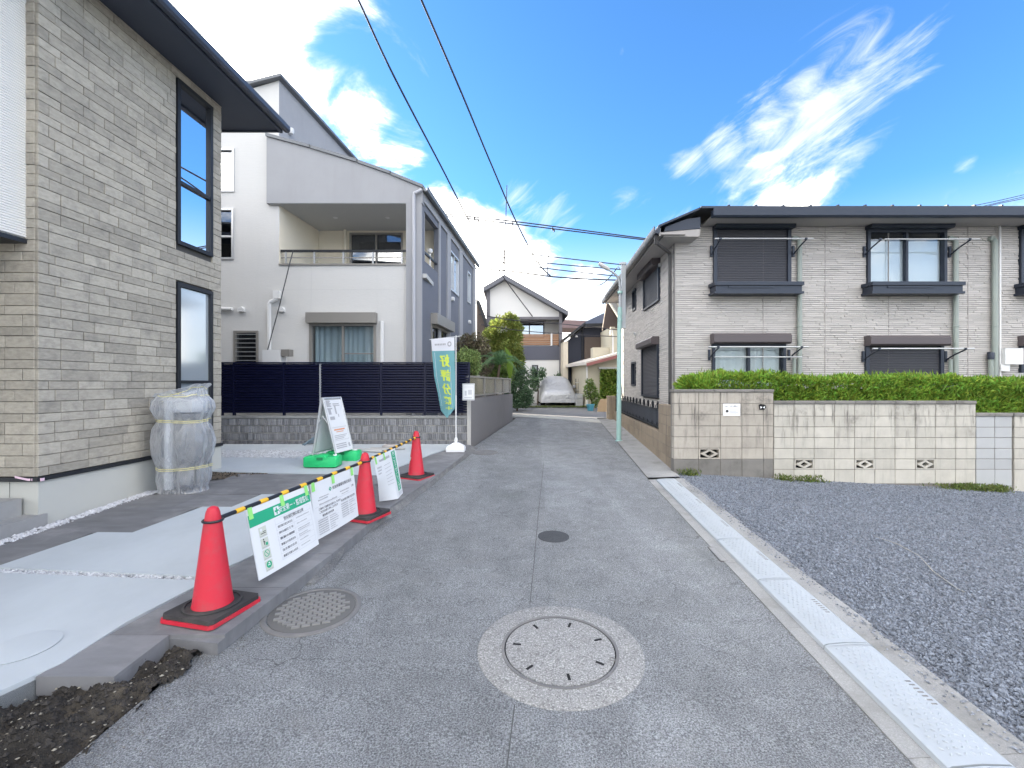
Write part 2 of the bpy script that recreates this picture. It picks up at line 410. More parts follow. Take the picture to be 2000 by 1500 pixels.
m_asph = asphalt()
m_asph2 = mat('asphalt_far', (.18, .18, .183, 1), .9, var=.15, vscale=1.2, speck=.3, sscale=150, bump=.4, bscale=140)
m_seam = mat('asphalt_seam', (.115, .115, .115, 1), .9, var=.2)
m_patch = mat('asphalt_patch', (.06, .063, .068, 1), .95, var=.2, vscale=8, speck=.5, sscale=180, bump=.8, bscale=160)
m_ground = mat('ground', (.13, .125, .115, 1), .95, var=.2, vscale=1)
m_conc = mat('pale_concrete', (.44, .475, .50, 1), .8, var=.10, vscale=2.6, stretch=(1.0, .45, 1), bump=.4, bscale=26, bdist=.004, dirt=(.38, .405, .42, 1), dirt_amt=.6, dirt_scale=1.1)
m_paver = mat('slate_paver', (.175, .175, .182, 1), .75, var=.34, vscale=3.0, rnd=.10, stretch=(1.0, 3.6, 1), bump=.35, bscale=14, bdist=.004, dirt=(.32, .315, .315, 1), dirt_amt=.55, dirt_scale=2.2)
m_gutter = mat('gutter_concrete', (.30, .298, .29, 1), .9, var=.22, vscale=3, speck=.25, sscale=160, bump=.5, bscale=120, dirt=(.17, .165, .15, 1), dirt_amt=.7, dirt_scale=2.5)
m_pebble = mat('white_pebble', (.54, .54, .56, 1), .7, var=.1, isl=.22)
m_gjoint = mat('grey_pebble', (.45, .46, .48, 1), .8, var=.1, isl=.3)
m_gravelbed = mat('gravel_bed', (.19, .20, .225, 1), .95, var=.3, vscale=40, speck=.6, sscale=60, bump=1.0, bscale=70, bdist=.02)
m_stone = mat('crushed_stone', (.18, .20, .235, 1), .85, var=.15, vscale=30, rnd=.42, bump=.3, bscale=80)
m_soil = mat('dark_soil', (.034, .030, .026, 1), .95, var=.5, vscale=9, bump=1.0, bscale=60, bdist=.03, dirt=(.13, .11, .085, 1), dirt_amt=.8, dirt_scale=3)
m_clod = mat('soil_clod', (.035, .031, .028, 1), .95, var=.3, isl=.4)
m_soilchip = mat('pale_chip', (.24, .22, .18, 1), .9, isl=.4)
m_brown = mat('brown_soil', (.14, .11, .08, 1), .95, var=.35, vscale=12, bump=1, bscale=50, bdist=.02)
m_plate = mat('steel_ramp_plate', (.42, .45, .475, 1), .55, .1, var=.07, vscale=3, dirt=(.34, .36, .375, 1), dirt_amt=.45, dirt_scale=3)
m_iron = mat('cast_iron', (.19, .185, .18, 1), .7, .3, var=.18, vscale=12, bump=.3, bscale=80, dirt=(.33, .30, .27, 1), dirt_amt=.5, dirt_scale=7)
m_mh = mat('manhole_concrete', (.262, .258, .25, 1), .95, var=.2, vscale=5, speck=.9, sscale=120, bump=.9, bscale=120, bdist=.008)
m_black = mat('black_hole', (.01, .01, .011, 1), .9, var=0)

m_brick = mat('stone_siding', (.385, .352, .295, 1), .85, var=.34, vscale=15, rnd=.17, stretch=(1, 1, 2.6), bump=.55, bscale=34, bdist=.006, dirt=(.21, .198, .175, 1), dirt_amt=.6, dirt_scale=7)
m_mortar = mat('siding_joint', (.085, .082, .078, 1), .9, var=.1)
m_found = mat('foundation_render', (.50, .50, .465, 1), .85, var=.05, vscale=2, bump=.2, bscale=150)
m_trim = mat('dark_trim', (.018, .02, .025, 1), .45, var=.05)
m_soffit = mat('soffit_slate', (.055, .066, .092, 1), .6, var=.06, vscale=2)
m_rib = mat('ribbed_cladding', (.76, .74, .70, 1), .55, var=.03)
m_step = mat('step_stone', (.30, .30, .30, 1), .85, var=.15, vscale=6, bump=.2, bscale=90, dirt=(.2, .2, .2, 1), dirt_amt=.4)
m_tapep = mat('pink_tape', (.72, .52, .62, 1), .6, var=.05)

m_white = mat('white_siding', (.58, .575, .565, 1), .8, var=.05, vscale=2.5, stretch=(1, 1, 14), bump=.5, bscale=9, bdist=.012, dirt=(.52, .515, .505, 1), dirt_amt=.25, dirt_scale=.8, streak=True)
m_cream = mat('cream_siding', (.80, .74, .62, 1), .8, var=.03, vscale=2, stretch=(1, 1, 12), bump=.3, bscale=9)
m_grey = mat('grey_render', (.32, .325, .345, 1), .85, var=.09, vscale=1.5, bump=.3, bscale=120, dirt=(.27, .27, .28, 1), dirt_amt=.3, dirt_scale=.8, streak=True)
m_dgrey = mat('dark_grey_render', (.15, .16, .19, 1), .85, var=.07, vscale=1.8, bump=.4, bscale=100)
m_ceil = mat('balcony_ceiling', (.50, .50, .49, 1), .9, var=.03)
m_roofm = mat('roof_metal', (.16, .17, .185, 1), .5, .3, var=.08)
m_alu = mat('bronze_aluminium', (.30, .285, .265, 1), .45, .4, var=.05)
m_silver = mat('silver_aluminium', (.55, .56, .57, 1), .4, .6, var=.04)
m_pipe = mat('white_pipe', (.68, .68, .68, 1), .5, var=.04)
m_pipeg = mat('grey_pipe', (.42, .43, .47, 1), .5, var=.04)
m_fence = mat('navy_black_aluminium', (.0035, .005, .026, 1), .4, var=.1, spec=.35)
m_tile = mat('border_stone', (.24, .24, .25, 1), .85, var=.2, vscale=7, isl=.32, bump=.3, bscale=90, dirt=(.34, .32, .29, 1), dirt_amt=.4, dirt_scale=3)
m_retain = mat('retaining_render', (.21, .20, .20, 1), .9, var=.08, vscale=1.2, bump=.5, bscale=150, dirt=(.13, .128, .13, 1), dirt_amt=.4, dirt_scale=1)
m_olive = glass('smoked_panel', (.40, .37, .29, 1), .05, .2, frost=.32)
m_curt = mat('curtain_cloth', (.70, .77, .78, 1), .9, var=.05, trans=.3)
m_dark = mat('dark_room', (.05, .052, .058, 1), .9, var=.1)
g_sky = glass('sky_glass', (.30, .34, .38, 1), .9, .0)
g_frost = glass('frosted_glass', (.50, .56, .60, 1), .34, .12, frost=.75)
g_std = glass('window_glass', (.86, .90, .92, 1), .02)
g_side = glass('bright_glass', (.45, .55, .62, 1), .55)
g_dark = glass('dark_glass', (.35, .38, .42, 1), .16)

# ------------------------------------------------------------------ ground
b = B(); ys = [-80, -6, 0, 5, 7.6, 9.0, 15, 20, 300]; xs_ = [-200, 2.4, 12, 200]
def gq(x, y): return (x, y, gz(y) - .06 - (.062 * min(max(x - 2.4, 0), 9.6) if y < 8 else 0))
for i in range(len(ys) - 1):
    for j in range(3): b.quad(gq(xs_[j], ys[i]), gq(xs_[j + 1], ys[i]), gq(xs_[j + 1], ys[i + 1]), gq(xs_[j], ys[i + 1]))
b.build('ground', m_ground, kind='structure')

LE = [(-1.95, -6), (-1.93, 1.0), (-1.92, 1.9), (-1.87, 2.75), (-1.77, 3.26), (-1.655, 4.06), (-1.517, 5.36), (-1.225, 6.98), (-.96, 8.93), (-.86, 9.68), (.06, 15), (.15, 15.7)]
def interp(lst, y):
    for (x0, y0), (x1, y1) in zip(lst, lst[1:]):
        if y <= y1: return x0 + (x1 - x0) * (y - y0) / (y1 - y0)
    return lst[-1][0]
RG = lambda y: 1.678 + .0721 * y            # left edge of the ramp plates
WX = lambda y: 2.63 + .096 * (y - 7.3)      # road face of the brown wall
def rright(y): return RG(y) - .10 if y < 6.95 else WX(y) - .50
b = B(); yy = [-6, -3, -1, 0, 1, 1.5, 1.9, 2.3, 2.75, 3.26, 4.06, 5.36, 6.2, 6.94, 6.96, 7.9, 8.93, 9.68, 11, 12.5, 14, 15, 15.6]
for a, c in zip(yy, yy[1:]):
    la, lc = interp(LE, a), interp(LE, c)
    ra, rc = rright(a), rright(c)
    for k in range(4):
        x0, x1 = la + (ra - la) * k / 4, la + (ra - la) * (k + 1) / 4; x2, x3 = lc + (rc - lc) * (k + 1) / 4, lc + (rc - lc) * k / 4
        b.quad((x0, a, gz(a)), (x1, a, gz(a)), (x2, c, gz(c)), (x3, c, gz(c)))
road = b.build('road', m_asph, kind='structure', smooth=False)
b = B()
seam = [G(1062, 905), G(1056, 960), G(1050, 1020), G(1043, 1100), G(1035, 1182)]
seam2 = [G(1005, 1378), G(1000, 1420), G(990, 1500), G(985, 1560)]
for sm in (seam, seam2):
    for p, q in zip(sm, sm[1:]):
        b.quad(p + Vector((-.003, 0, .004)), p + Vector((.003, 0, .004)), q + Vector((.003, 0, .004)), q + Vector((-.003, 0, .004)))
b.build('asphalt_seam', m_seam, road, smooth=False)
# cross street, a strip painted as a sunlit line and the far verge
b = B(); b.quad((-25, 15.6, gz(15.6) - .004), (25, 15.6, gz(15.6) - .004), (25, 19.6, gz(19.6) - .004), (-25, 19.6, gz(19.6) - .004))
b.build('cross_street', m_asph2, kind='structure', smooth=False)
m_strip = mat('sun_strip_paint', (.46, .45, .41, 1), .8, var=.1)  # pale cream colour stands in for sunlight on the street
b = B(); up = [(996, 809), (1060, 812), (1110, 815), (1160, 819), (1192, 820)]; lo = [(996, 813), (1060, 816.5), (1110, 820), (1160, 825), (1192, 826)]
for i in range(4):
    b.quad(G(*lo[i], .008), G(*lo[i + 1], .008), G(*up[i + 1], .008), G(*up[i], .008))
b.build('painted_sun_strip', m_strip, kind='structure', smooth=False)
b = B(); b.box(-6, 3.6, 19.6, 30, .55, .70); b.build('driveway', m_gutter, kind='structure', smooth=False)
b = B()
for a, c in ((7.0, 9), (9, 11), (11, 13), (13, 15.2)):
    b.quad((rright(a) + .003, a, gz(a) + .012), (WX(a), a, gz(a) + .03), (WX(c), c, gz(c) + .03), (rright(c) + .003, c, gz(c) + .012))
b.build('roadside_gutter', m_gutter, kind='structure')

# ---- left forecourt: soil, pavers, concrete slabs
def sheet(pts, dz, th=.2):
    return B().prism([Vector((x, y, gz(y) + dz)) for x, y in pts], (0, 0, -th))
SE = [(-2.9, .5), (-2.7, 1.5), (-2.547, 2.25), (-2.457, 2.47), (-2.446, 2.86), (-2.33, 3.36), (-2.27, 3.71), (-2.224, 3.93), (-2.09, 4.8), (-1.98, 5.8), (-1.9, 6.6)]
RE = [(-1.745, 2.68), (-1.69, 3.11), (-1.57, 3.86), (-1.445, 5.1), (-1.17, 6.65), (-.914, 8.5), (-.9, 9.66)]
base_poly = [(-2.08, 2.362), (-2.074, 2.734)] + RE + [(-9.5, 9.66), (-9.5, .4), (-2.95, .4)] + [p for p in SE if p[1] <= 2.47]
court = sheet(base_poly, .07, .25).build('forecourt', m_paver, kind='structure', smooth=False)
yr = [2.362, 2.734, 3.33, 3.93, 4.53, 5.13, 5.73, 6.33, 6.93]
for k, (a, c) in enumerate(zip(yr, yr[1:])):
    r0, r1 = (-2.08, -2.074) if k == 0 else (interp(RE, max(a, 2.68)), interp(RE, c))
    g = .002
    sheet([(interp(SE, a) + .012, a + g), (r0, a + g), (r1, c - g), (interp(SE, c) + .012, c - g)], .09, .10).build('paver', m_paver, court, smooth=False)
rows = [(1.2, 2.03, -4.62), (2.03, 2.86, -4.62), (2.86, 3.65, -4.62), (3.69, 4.44, -4.13), (4.44, 5.26, -3.67), (5.26, 5.78, -3.24)]
for a, c, xr in rows:
    xs = [-5.3, -4.62] if xr == -4.62 else list(np.linspace(-4.66, xr, max(2, int((xr + 4.66) / .5) + 1)))
    for x0, x1 in zip(xs, xs[1:]):
        sheet([(x0 + .002, a + .002), (x1 - .002, a + .002), (x1 - .002, c - .002), (x0 + .002, c - .002)], .09, .018).build('paver', m_paver, court, smooth=False)
for a, c in ((5.80, 6.38), (6.38, 6.90)):
    for x0 in np.arange(-4.2, -2.2, .6):
        sheet([(x0 + .002, a + .002), (x0 + .598, a + .002), (x0 + .598, c - .002), (x0 + .002, c - .002)], .09, .018).build('paver', m_paver, court, smooth=False)
s1 = [(-2.41, 3.43)] + [p for p in reversed(SE) if p[1] < 3.4] + [(-4.6, .5), (-4.6, 3.60)]
sheet(s1, .095, .16).build('concrete_slab', m_conc, court, smooth=False)
s2 = [(-2.40, 3.50), (-2.33, 3.62), (-2.27, 3.75), (-2.224, 3.93), (-2.09, 4.8), (-1.98, 5.78), (-3.2, 5.78), (-3.256, 5.25), (-3.60, 5.26), (-3.72, 4.43), (-4.07, 4.44), (-4.18, 3.69), (-4.6, 3.69)]
sheet(s2, .095, .16).build('concrete_slab', m_conc, court, smooth=False)
s3 = [(-4.8, 7.07), (-3.67, 6.97), (-2.05, 6.82), (-1.62, 8.2), (-1.49, 8.615), (-1.28, 9.05), (-1.2, 9.62), (-9, 9.62), (-9, 7.1)]
sheet(s3, .095, .02).build('concrete_slab', m_conc, court, smooth=False)
def strip_stones(name, poly, n, smin, smax, m, dz, seed=0, label=None, parent=None):
    q = poly_points(poly, n, seed); pts = [(x, y, gz(y) + dz) for x, y in q]
    return stones_mesh(name, pts, rng.uniform(smin, smax, n), m, parent, seed=seed + 5)
strip_stones('white_pebble_strip', [(-4.83, .8), (-4.66, .8), (-4.62, 6.0), (-4.80, 6.0)], 2600, .010, .022, m_pebble, .085, 1, parent=court)
strip_stones('pebble_joint', [(-4.6, 3.60), (-2.41, 3.435), (-2.40, 3.50), (-4.6, 3.69)], 1100, .008, .017, m_gjoint, .082, 2, parent=court)
strip_stones('pebble_bed', [tuple(G(432, 893, .09)[:2]), tuple(G(620, 896, .09)[:2]), tuple(G(640, 886, .09)[:2]), tuple(G(560, 880, .09)[:2]), tuple(G(432, 881, .09)[:2])], 3200, .012, .03, m_gjoint, .098, 3, parent=court)
# asphalt feathered up against the paver edge
b = B(); wy = [3.56, 3.86, 4.2, 4.5, 5.1, 5.9, 6.65, 7.5, 8.5, 9.66]
wj = random.Random(2); top_ = []; bot_ = []
for y in wy:
    k = min(1, (y - 3.5) / .5); top_.append(Vector((interp(RE, y) - .002, y, gz(y) + .004 + .062 * k))); bot_.append(Vector((interp(LE, y) + .08 + wj.uniform(0, .10), y, gz(y) + .003)))
for i in range(len(wy) - 1): b.quad(bot_[i], bot_[i + 1], top_[i + 1], top_[i])
b.build('asphalt_edge', mat('patched_asphalt', (.15, .15, .152, 1), .9, var=.3, vscale=5, speck=.6, sscale=125, bump=1, bscale=60, bdist=.02, dirt=(.32, .31, .29, 1), dirt_amt=.75, dirt_scale=4), road)
# inspection covers flush in the slabs
b = B(); c = G(45, 1265, .095); b.lathe([(.16, 0), (.165, .006), (.155, .008)], c, 32); b.tilt(c); b.build('drain_cover', m_conc, court)
b = B(); c = G(600, 893, .095); b.lathe([(.2, 0), (.2, .010), (.19, .012)], c, 32); b.tilt(c); b.build('drain_cover', m_conc, court)
# soil beside the slabs
def soil_patch(name, poly, z_off, amp, m, n_clod, label_seed, step=.03):
    xs = [p[0] for p in poly]; y_ = [p[1] for p in poly]
    b = B(); nx = int((max(xs) - min(xs)) / step) + 1; ny = int((max(y_) - min(y_)) / step) + 1
    def fn(a, c):
        x = min(xs) + (max(xs) - min(xs)) * a; y = min(y_) + (max(y_) - min(y_)) * c
        h = mnoise.fractal(Vector((x * 7, y * 7, 3.1)), 1.0, 2.0, 5) * amp
        return Vector((x, y, gz(y) + z_off + h))
    b.grid(fn, nx, ny)
    keep = [f for f in b.f if in_poly(sum(b.v[i][0] for i in f) / 4, sum(b.v[i][1] for i in f) / 4, poly)]
    b.f = keep
    o = b.build(name, m, kind='structure', ang=70)
    q = poly_points(poly, n_clod, label_seed)
    stones_mesh('soil_clods', [(x, y, fn((x - min(xs)) / (max(xs) - min(xs)), (y - min(y_)) / (max(y_) - min(y_)))[2]) for x, y in q], rng.uniform(.003, .016, n_clod), m_clod, o, flat=.9, seed=label_seed)
    q = poly_points(poly, n_clod // 9, label_seed + 1)
    stones_mesh('stone_chips', [(x, y, fn((x - min(xs)) / (max(xs) - min(xs)), (y - min(y_)) / (max(y_) - min(y_)))[2] + .008) for x, y in q], rng.uniform(.002, .010, len(q)), m_soilchip, o, seed=label_seed + 2)
    return o
soil_patch('bare_soil', [(-2.95, .4), (-2.72, 1.5), (-2.56, 2.25), (-2.47, 2.44), (-2.10, 2.352), (-2.085, 2.74), (-1.84, 2.73), (-1.85, 2.62), (-1.81, 2.5), (-1.88, 2.4), (-1.86, 2.25), (-1.92, 2.12), (-1.88, 2.0), (-1.93, 1.9), (-1.87, 1.75), (-1.93, 1.6), (-1.9, 1.3), (-1.925, .4)], .015, .085, m_soil, 6500, 11, .016)
soil_patch('earth_bed', [(-4.66, 6.45), (-4.30, 6.6), (-3.75, 6.93), (-3.72, 6.97), (-4.70, 7.05)], .085, .02, m_brown, 260, 21)

# ---- ramp plates along the right kerb
ckerb = B()
for a, c in zip(np.linspace(-1, 6.9, 9), np.linspace(-1, 6.9, 9)[1:]):
    ckerb.prism([Vector((RG(a) - .098, a + .004, gz(a) + .006)), Vector((RG(a) + .0, a + .004, gz(a) + .012)), Vector((RG(c) + .0, c, gz(c) + .012)), Vector((RG(c) - .098, c, gz(c) + .006))], (0, 0, -.08))
    ckerb.prism([Vector((RG(a) + .0, a + .004, gz(a) + .010)), Vector((RG(a) + .46, a + .004, gz(a) + .03)), Vector((RG(c) + .44, c, gz(c) + .03)), Vector((RG(c) + .0, c, gz(c) + .010))], (0, 0, -.08))
ckerb.build('kerb_channel', m_gutter, kind='structure', smooth=False)
WPL = .285
def ramp_plate(y0, y1, i):
    names = ['first ramp plate, cut off by the bottom edge of the photo', 'second ramp plate from the bottom edge of the photo', 'third ramp plate from the bottom edge of the photo',
             'fourth ramp plate from the bottom edge of the photo', 'fifth ramp plate, third from the wall end of the row', 'sixth ramp plate, next to last towards the block wall', 'last ramp plate of the row, nearest the block wall']
    a, c = y0 + .005, y1 - .005
    t = thing('ramp_plate', (RG((a + c) / 2), (a + c) / 2, gz((a + c) / 2)), 'pale steel ' + names[i], 'ramp plate', 'steel ramp plates along the kerb')
    prof = [(0, .012), (.004, .034), (.022, .042), (.14, .053), (WPL - .022, .050), (WPL - .003, .040), (WPL, .014)]
    b = B(); vs = []
    for y in (a, c):
        vs += [Vector((RG(y) + x, y, gz(y) + z)) for x, z in prof]
    n = len(prof); b.add(vs, [(k, k + 1, n + k + 1, n + k) for k in range(n - 1)] + [tuple(range(n)), tuple(range(2 * n - 1, n - 1, -1))])
    b.build('plate', m_plate, t, ang=25)
    # checker pattern: raised lozenges
    b = B(); r = 0
    for y in np.arange(a + .05, c - .04, .032):
        r += 1
        for k, x in enumerate(np.arange(.045, WPL - .035, .032)):
            xx = x + (.016 if r % 2 else 0); z = .053 - .6 * (xx - .15) ** 2 + .0002
            ang = math.radians(45 if (k + r) % 2 else -45); ca, sa = math.cos(ang), math.sin(ang)
            pts = [(-.014, 0), (0, -.005), (.014, 0), (0, .005)]
            ctr = Vector((RG(y) + xx, y, gz(y) + z))
            q = [ctr + Vector((px * ca - py * sa, px * sa + py * ca, 0)) for px, py in pts]
            b.add(q + [ctr + Vector((0, 0, .0045))], [(0, 1, 4), (1, 2, 4), (2, 3, 4), (3, 0, 4)])
    tr = b.build('tread_pattern', m_plate, t, smooth=False); tr['kind'] = 'stuff'
    # raised seam lip at the end of each plate and a slotted grip
    b = B()
    lip = [(x, z + .003) for x, z in prof[1:-1]]
    for (x0, z0), (x1, z1) in zip(lip, lip[1:]):
        b.quad(Vector((RG(c) + x0, c - .020, gz(c) + z0)), Vector((RG(c) + x1, c - .020, gz(c) + z1)), Vector((RG(c) + x1, c - .004, gz(c) + z1)), Vector((RG(c) + x0, c - .004, gz(c) + z0)))
    b.build('end_lip', m_plate, t)
    b = B(); ym = (a + c) / 2
    for k in range(7):
        y = ym - .08 + k * .027; b.box(RG(y) + WPL - .060, RG(y) + WPL - .032, y, y + .008, gz(y) + .045, gz(y) + .0525)
    b.build('grip_slots', m_iron, t, smooth=False)
ysm = [1.04, 1.88, 2.72, 3.56, 4.40, 5.22, 6.02, 6.79]
for i in range(7): ramp_plate(ysm[i], ysm[i + 1], i)

# ---- gravel lot
gzr = lambda x, y: gz(y) + .012 - .052 * max(0, x - 2.6)
b = B(); gx = np.linspace(0, 1, 15)
b.grid(lambda a, c: (lambda y: (lambda x: Vector((x, y, gzr(x, y) + .006 * mnoise.noise(Vector((x * 3, y * 3, 0))))))(RG(y) + .42 + a * 11))(-2 + 9.4 * c), 44, 40)
lot = b.build('gravel_lot', m_gravelbed, kind='structure')
def gravel():
    N = 190000
    y = rng.uniform(.2, 7.27, N); lo = RG(y) + .43; x = lo + rng.random(N) ** 1.15 * (np.minimum(1.16 * y + 2.6, 9) - lo)
    near = (x - lo) < .10
    keep = ~near | (rng.random(N) < .35); x, y = x[keep], y[keep]
    lean = np.array([mnoise.noise(Vector((a * .9, c * .9, 5))) for a, c in zip(x, y)])
    keep = rng.random(len(x)) < np.clip(.9 + lean * .6, .35, 1); x, y = x[keep], y[keep]
    z = np.array([gzr(a, c) for a, c in zip(x, y)]) + rng.uniform(.0, .009, len(x))
    me = bpy.data.meshes.new('gravel_stones'); me.vertices.add(len(x)); me.vertices.foreach_set('co', np.stack([x, y, z], 1).ravel())
    at = me.attributes.new('sc', 'FLOAT', 'POINT'); at.data.foreach_set('value', (rng.lognormal(-4.95, .36, len(x))).clip(.0035, .017))
    at = me.attributes.new('ro', 'FLOAT_VECTOR', 'POINT'); at.data.foreach_set('vector', rng.uniform(0, 6.28, (len(x), 3)).ravel())
    at = me.attributes.new('ix', 'INT', 'POINT'); at.data.foreach_set('value', rng.integers(0, 5, len(x)).astype(np.int32))
    o = bpy.data.objects.new('gravel_stones', me); COL.objects.link(o)
    o.parent = lot
    o['kind'] = 'stuff'; o['label'] = 'blue grey crushed stone spread over the parking lot'
    src = bpy.data.collections.new('stone_shapes')
    for k in range(5):
        bm = bmesh.new(); bmesh.ops.create_icosphere(bm, subdivisions=1, radius=1)
        r = random.Random(k)
        for v in bm.verts: v.co = Vector((v.co.x * 1.15, v.co.y * .9, v.co.z * .7)) * r.uniform(.62, 1.25)
        ms = bpy.data.meshes.new('stone'); bm.to_mesh(ms); bm.free(); ms.materials.append(m_stone)
        src.objects.link(bpy.data.objects.new('stone', ms))
    ng = bpy.data.node_groups.new('scatter', 'GeometryNodeTree')
    ng.interface.new_socket('Geometry', in_out='INPUT', socket_type='NodeSocketGeometry'); ng.interface.new_socket('Geometry', in_out='OUTPUT', socket_type='NodeSocketGeometry')
    N_ = ng.nodes; gi = N_.new('NodeGroupInput'); go = N_.new('NodeGroupOutput'); ip = N_.new('GeometryNodeInstanceOnPoints')
    ci = N_.new('GeometryNodeCollectionInfo'); ci.inputs['Collection'].default_value = src; ci.inputs['Separate Children'].default_value = True; ci.inputs['Reset Children'].default_value = True
    def na(nm, ty):
        q = N_.new('GeometryNodeInputNamedAttribute'); q.data_type = ty; q.inputs['Name'].default_value = nm; return q.outputs['Attribute']
    er = N_.new('FunctionNodeEulerToRotation')
    L = ng.links.new
    L(gi.outputs[0], ip.inputs['Points']); L(ci.outputs[0], ip.inputs['Instance']); ip.inputs['Pick Instance'].default_value = True
    L(na('ix', 'INT'), ip.inputs['Instance Index']); L(na('ro', 'FLOAT_VECTOR'), er.inputs[0]); L(er.outputs[0], ip.inputs['Rotation']); L(na('sc', 'FLOAT'), ip.inputs['Scale'])
    L(ip.outputs[0], go.inputs[0])
    md = o.modifiers.new('scatter', 'NODES'); md.node_group = ng
gravel()
m_spill = mat('spilled_stone', (.22, .235, .265, 1), .85, isl=.45)
yv = rng.uniform(.6, 7.1, 900); xv = RG(yv) + .44 - np.abs(rng.normal(0, .05, 900)); keep = xv > RG(yv) + .295; xv, yv = xv[keep], yv[keep]
stones_mesh('spilled_stones', [(x, y, gz(y) + .034) for x, y in zip(xv, yv)], rng.uniform(.003, .010, len(xv)), m_spill, lot, seed=31)
yv = np.concatenate([rng.uniform(.8, 2.9, 420), rng.uniform(3.2, 8.8, 260)]); xv = np.array([interp(LE, y) for y in yv]) + np.abs(rng.normal(0, .14, len(yv))) + .02
stones_mesh('loose_grit', [(x, y, gz(y) + .004) for x, y in zip(xv, yv)], rng.uniform(.002, .007, len(xv)), mat('grit', (.19, .18, .165, 1), .9, isl=.5), road, seed=32)
yv = rng.uniform(1.2, 6.9, 260); xv = RG(yv) - .10 - np.abs(rng.normal(0, .05, 260))
stones_mesh('loose_grit', [(x, y, gz(y) + .004) for x, y in zip(xv, yv)], rng.uniform(.002, .006, len(xv)), MATS['grit'], road, seed=33)

# ---- manholes
def manhole_big():
    c = G(1093, 1268); t = thing('manhole_cover', c, 'large round concrete manhole cover with slots around its iron rim', 'manhole')
    b = B(); b.lathe([(.352, -.01), (.352, .006), (.49, .006), (.497, .002), (.497, -.01)], c, 64); b.tilt(c); b.build('concrete_surround', m_mh, t)
    b = B(); n = 64
    b.lathe([(.335, -.01), (.335, .009), (.352, .010), (.352, -.01)], c, n); b.tilt(c); b.build('iron_rim', m_iron, t)
    b = B(); b.lathe([(.327, -.02), (.327, .007), (.32, .0085)], c, n); b.tilt(c); b.build('cover', m_mh, t)
    b = B(); b.lathe([(.337, -.01), (.337, .002)], c, n); b.tilt(c); b.build('rim_gap', m_black, t)
    for k in range(7):
        a = math.radians(18 + k * 51.4); f = Fr(c, (math.cos(a), math.sin(a)))
        B().box(.235, .285, -.008, .008, -.01, .0098, f).tilt(c).build('slot', m_black, t, smooth=False)
    for k in range(3):
        a = math.radians(100 + k * 120); p = c + Vector((math.cos(a) * .315, math.sin(a) * .315, 0))
        B().lathe([(.018, 0), (.018, .0105), (.012, .0105), (.012, .004)], p, 14).tilt(c).build('lift_notch', m_iron, t)
manhole_big()
def manhole_iron():
    c = G(611, 1192); t = thing('manhole_cover', c, 'round iron manhole cover with brick-like grid beside the cones', 'manhole')
    B().lathe([(.325, -.01), (.325, .004), (.318, .008), (.292, .008), (.288, .004), (.288, -.01)], c, 56).tilt(c).build('iron_rim', m_iron, t)
    B().lathe([(.284, -.01), (.284, .004), (.28, .0055)], c, 56).tilt(c).build('cover', mat('cover_recess', (.12, .117, .113, 1), .9), t)
    b = B(); f = Fr(c, (.94, .34)); r_ = 0
    for v in np.arange(-.24, .24, .036):
        r_ += 1
        for u in np.arange(-.27, .27, .062):
            uu = u + (.031 if r_ % 2 else 0)
            if math.hypot(uu + .025, v + .013) < .235: b.box(uu, uu + .050, v, v + .026, .003, .013, f)
    b.tilt(c); o = b.build('raised_grid', mat('worn_iron', (.235, .23, .22, 1), .7, .2, var=.2, vscale=20), t, smooth=False); o['kind'] = 'stuff'
manhole_iron()
c = G(1081, 1048); t = thing('asphalt_plug', c, 'small round dark patch in the asphalt by the road seam', 'patch')
B().lathe([(.158, -.01), (.158, .004), (.15, .006)], c, 40).tilt(c).build('patch', m_patch, t)
c = G(947, 884); t = thing('manhole_cover', c, 'small round cover in the road beside the white flag base', 'manhole')
B().lathe([(.26, -.01), (.26, .006), (.235, .008), (.23, .004)], c, 40).tilt(c).build('rim', m_iron, t); B().lathe([(.22, -.01), (.22, .007)], c, 40).tilt(c).build('cover', m_iron, t)
t = thing('drain_inlet', G(1402, 1080), 'small rectangular drain frame beside the ramp plates', 'drain')
f = Fr(G(1402, 1083), (.0721, 1))
b = B()
for q in ((-.16, .16, -.035, -.027), (-.16, .16, .027, .035), (-.16, -.152, -.027, .027), (.152, .16, -.027, .027)): b.box(*q, -.01, .008, f)
b.tilt(f.o).build('frame', m_iron, t, smooth=False); B().box(-.15, .15, -.026, .026, -.01, .0065, f).tilt(f.o).build('lid', m_gutter, t, smooth=False)
# twig on the gravel
b = B(); b.tube([G(1708, 1047, .02), G(1752, 1062, .0), G(1795, 1085, .0), G(1822, 1115, -.02), G(1870, 1150, -.02), G(1960, 1188, -.06)], [.002, .004, .003, .004, .003, .002], 5)
tag(b.build('dry_stem', mat('dry_stem', (.33, .32, .29, 1), .9)), 'long dry plant stem lying across the gravel', 'stem')

# ------------------------------------------------------------------ near left house (stone siding)
HX = lambda y: -5.145 + .0566 * y
Y1, Y2 = 4.65, 7.34
hA = thing('stone_clad_house', (HX(Y1), Y1, gz(Y1)), 'house with grey stone siding, pale foundation and deep dark eaves', 'house')
fA = Fr((HX(Y1), Y1, 0), (.0566, 1), (1, -.0566)); LA = (Y2 - Y1) * math.hypot(1, .0566)
fAf = Fr((HX(Y1), Y1, 0), (-1, 0), (0, -1))       # front face, u runs to the left
yu = lambda y: (y - Y1) * math.hypot(1, .0566)
winA = [(yu(6.43), yu(7.13), 3.70, 6.06), (yu(6.43), yu(7.13), .85, 3.155)]
b = B(); wall_holes(b, fA, 0, LA, .72, 6.2, winA, .14, -.02)
b.quad(fAf(0, -.02, .72), fAf(14, -.02, .72), fAf(14, -.02, 6.2), fAf(0, -.02, 6.2))
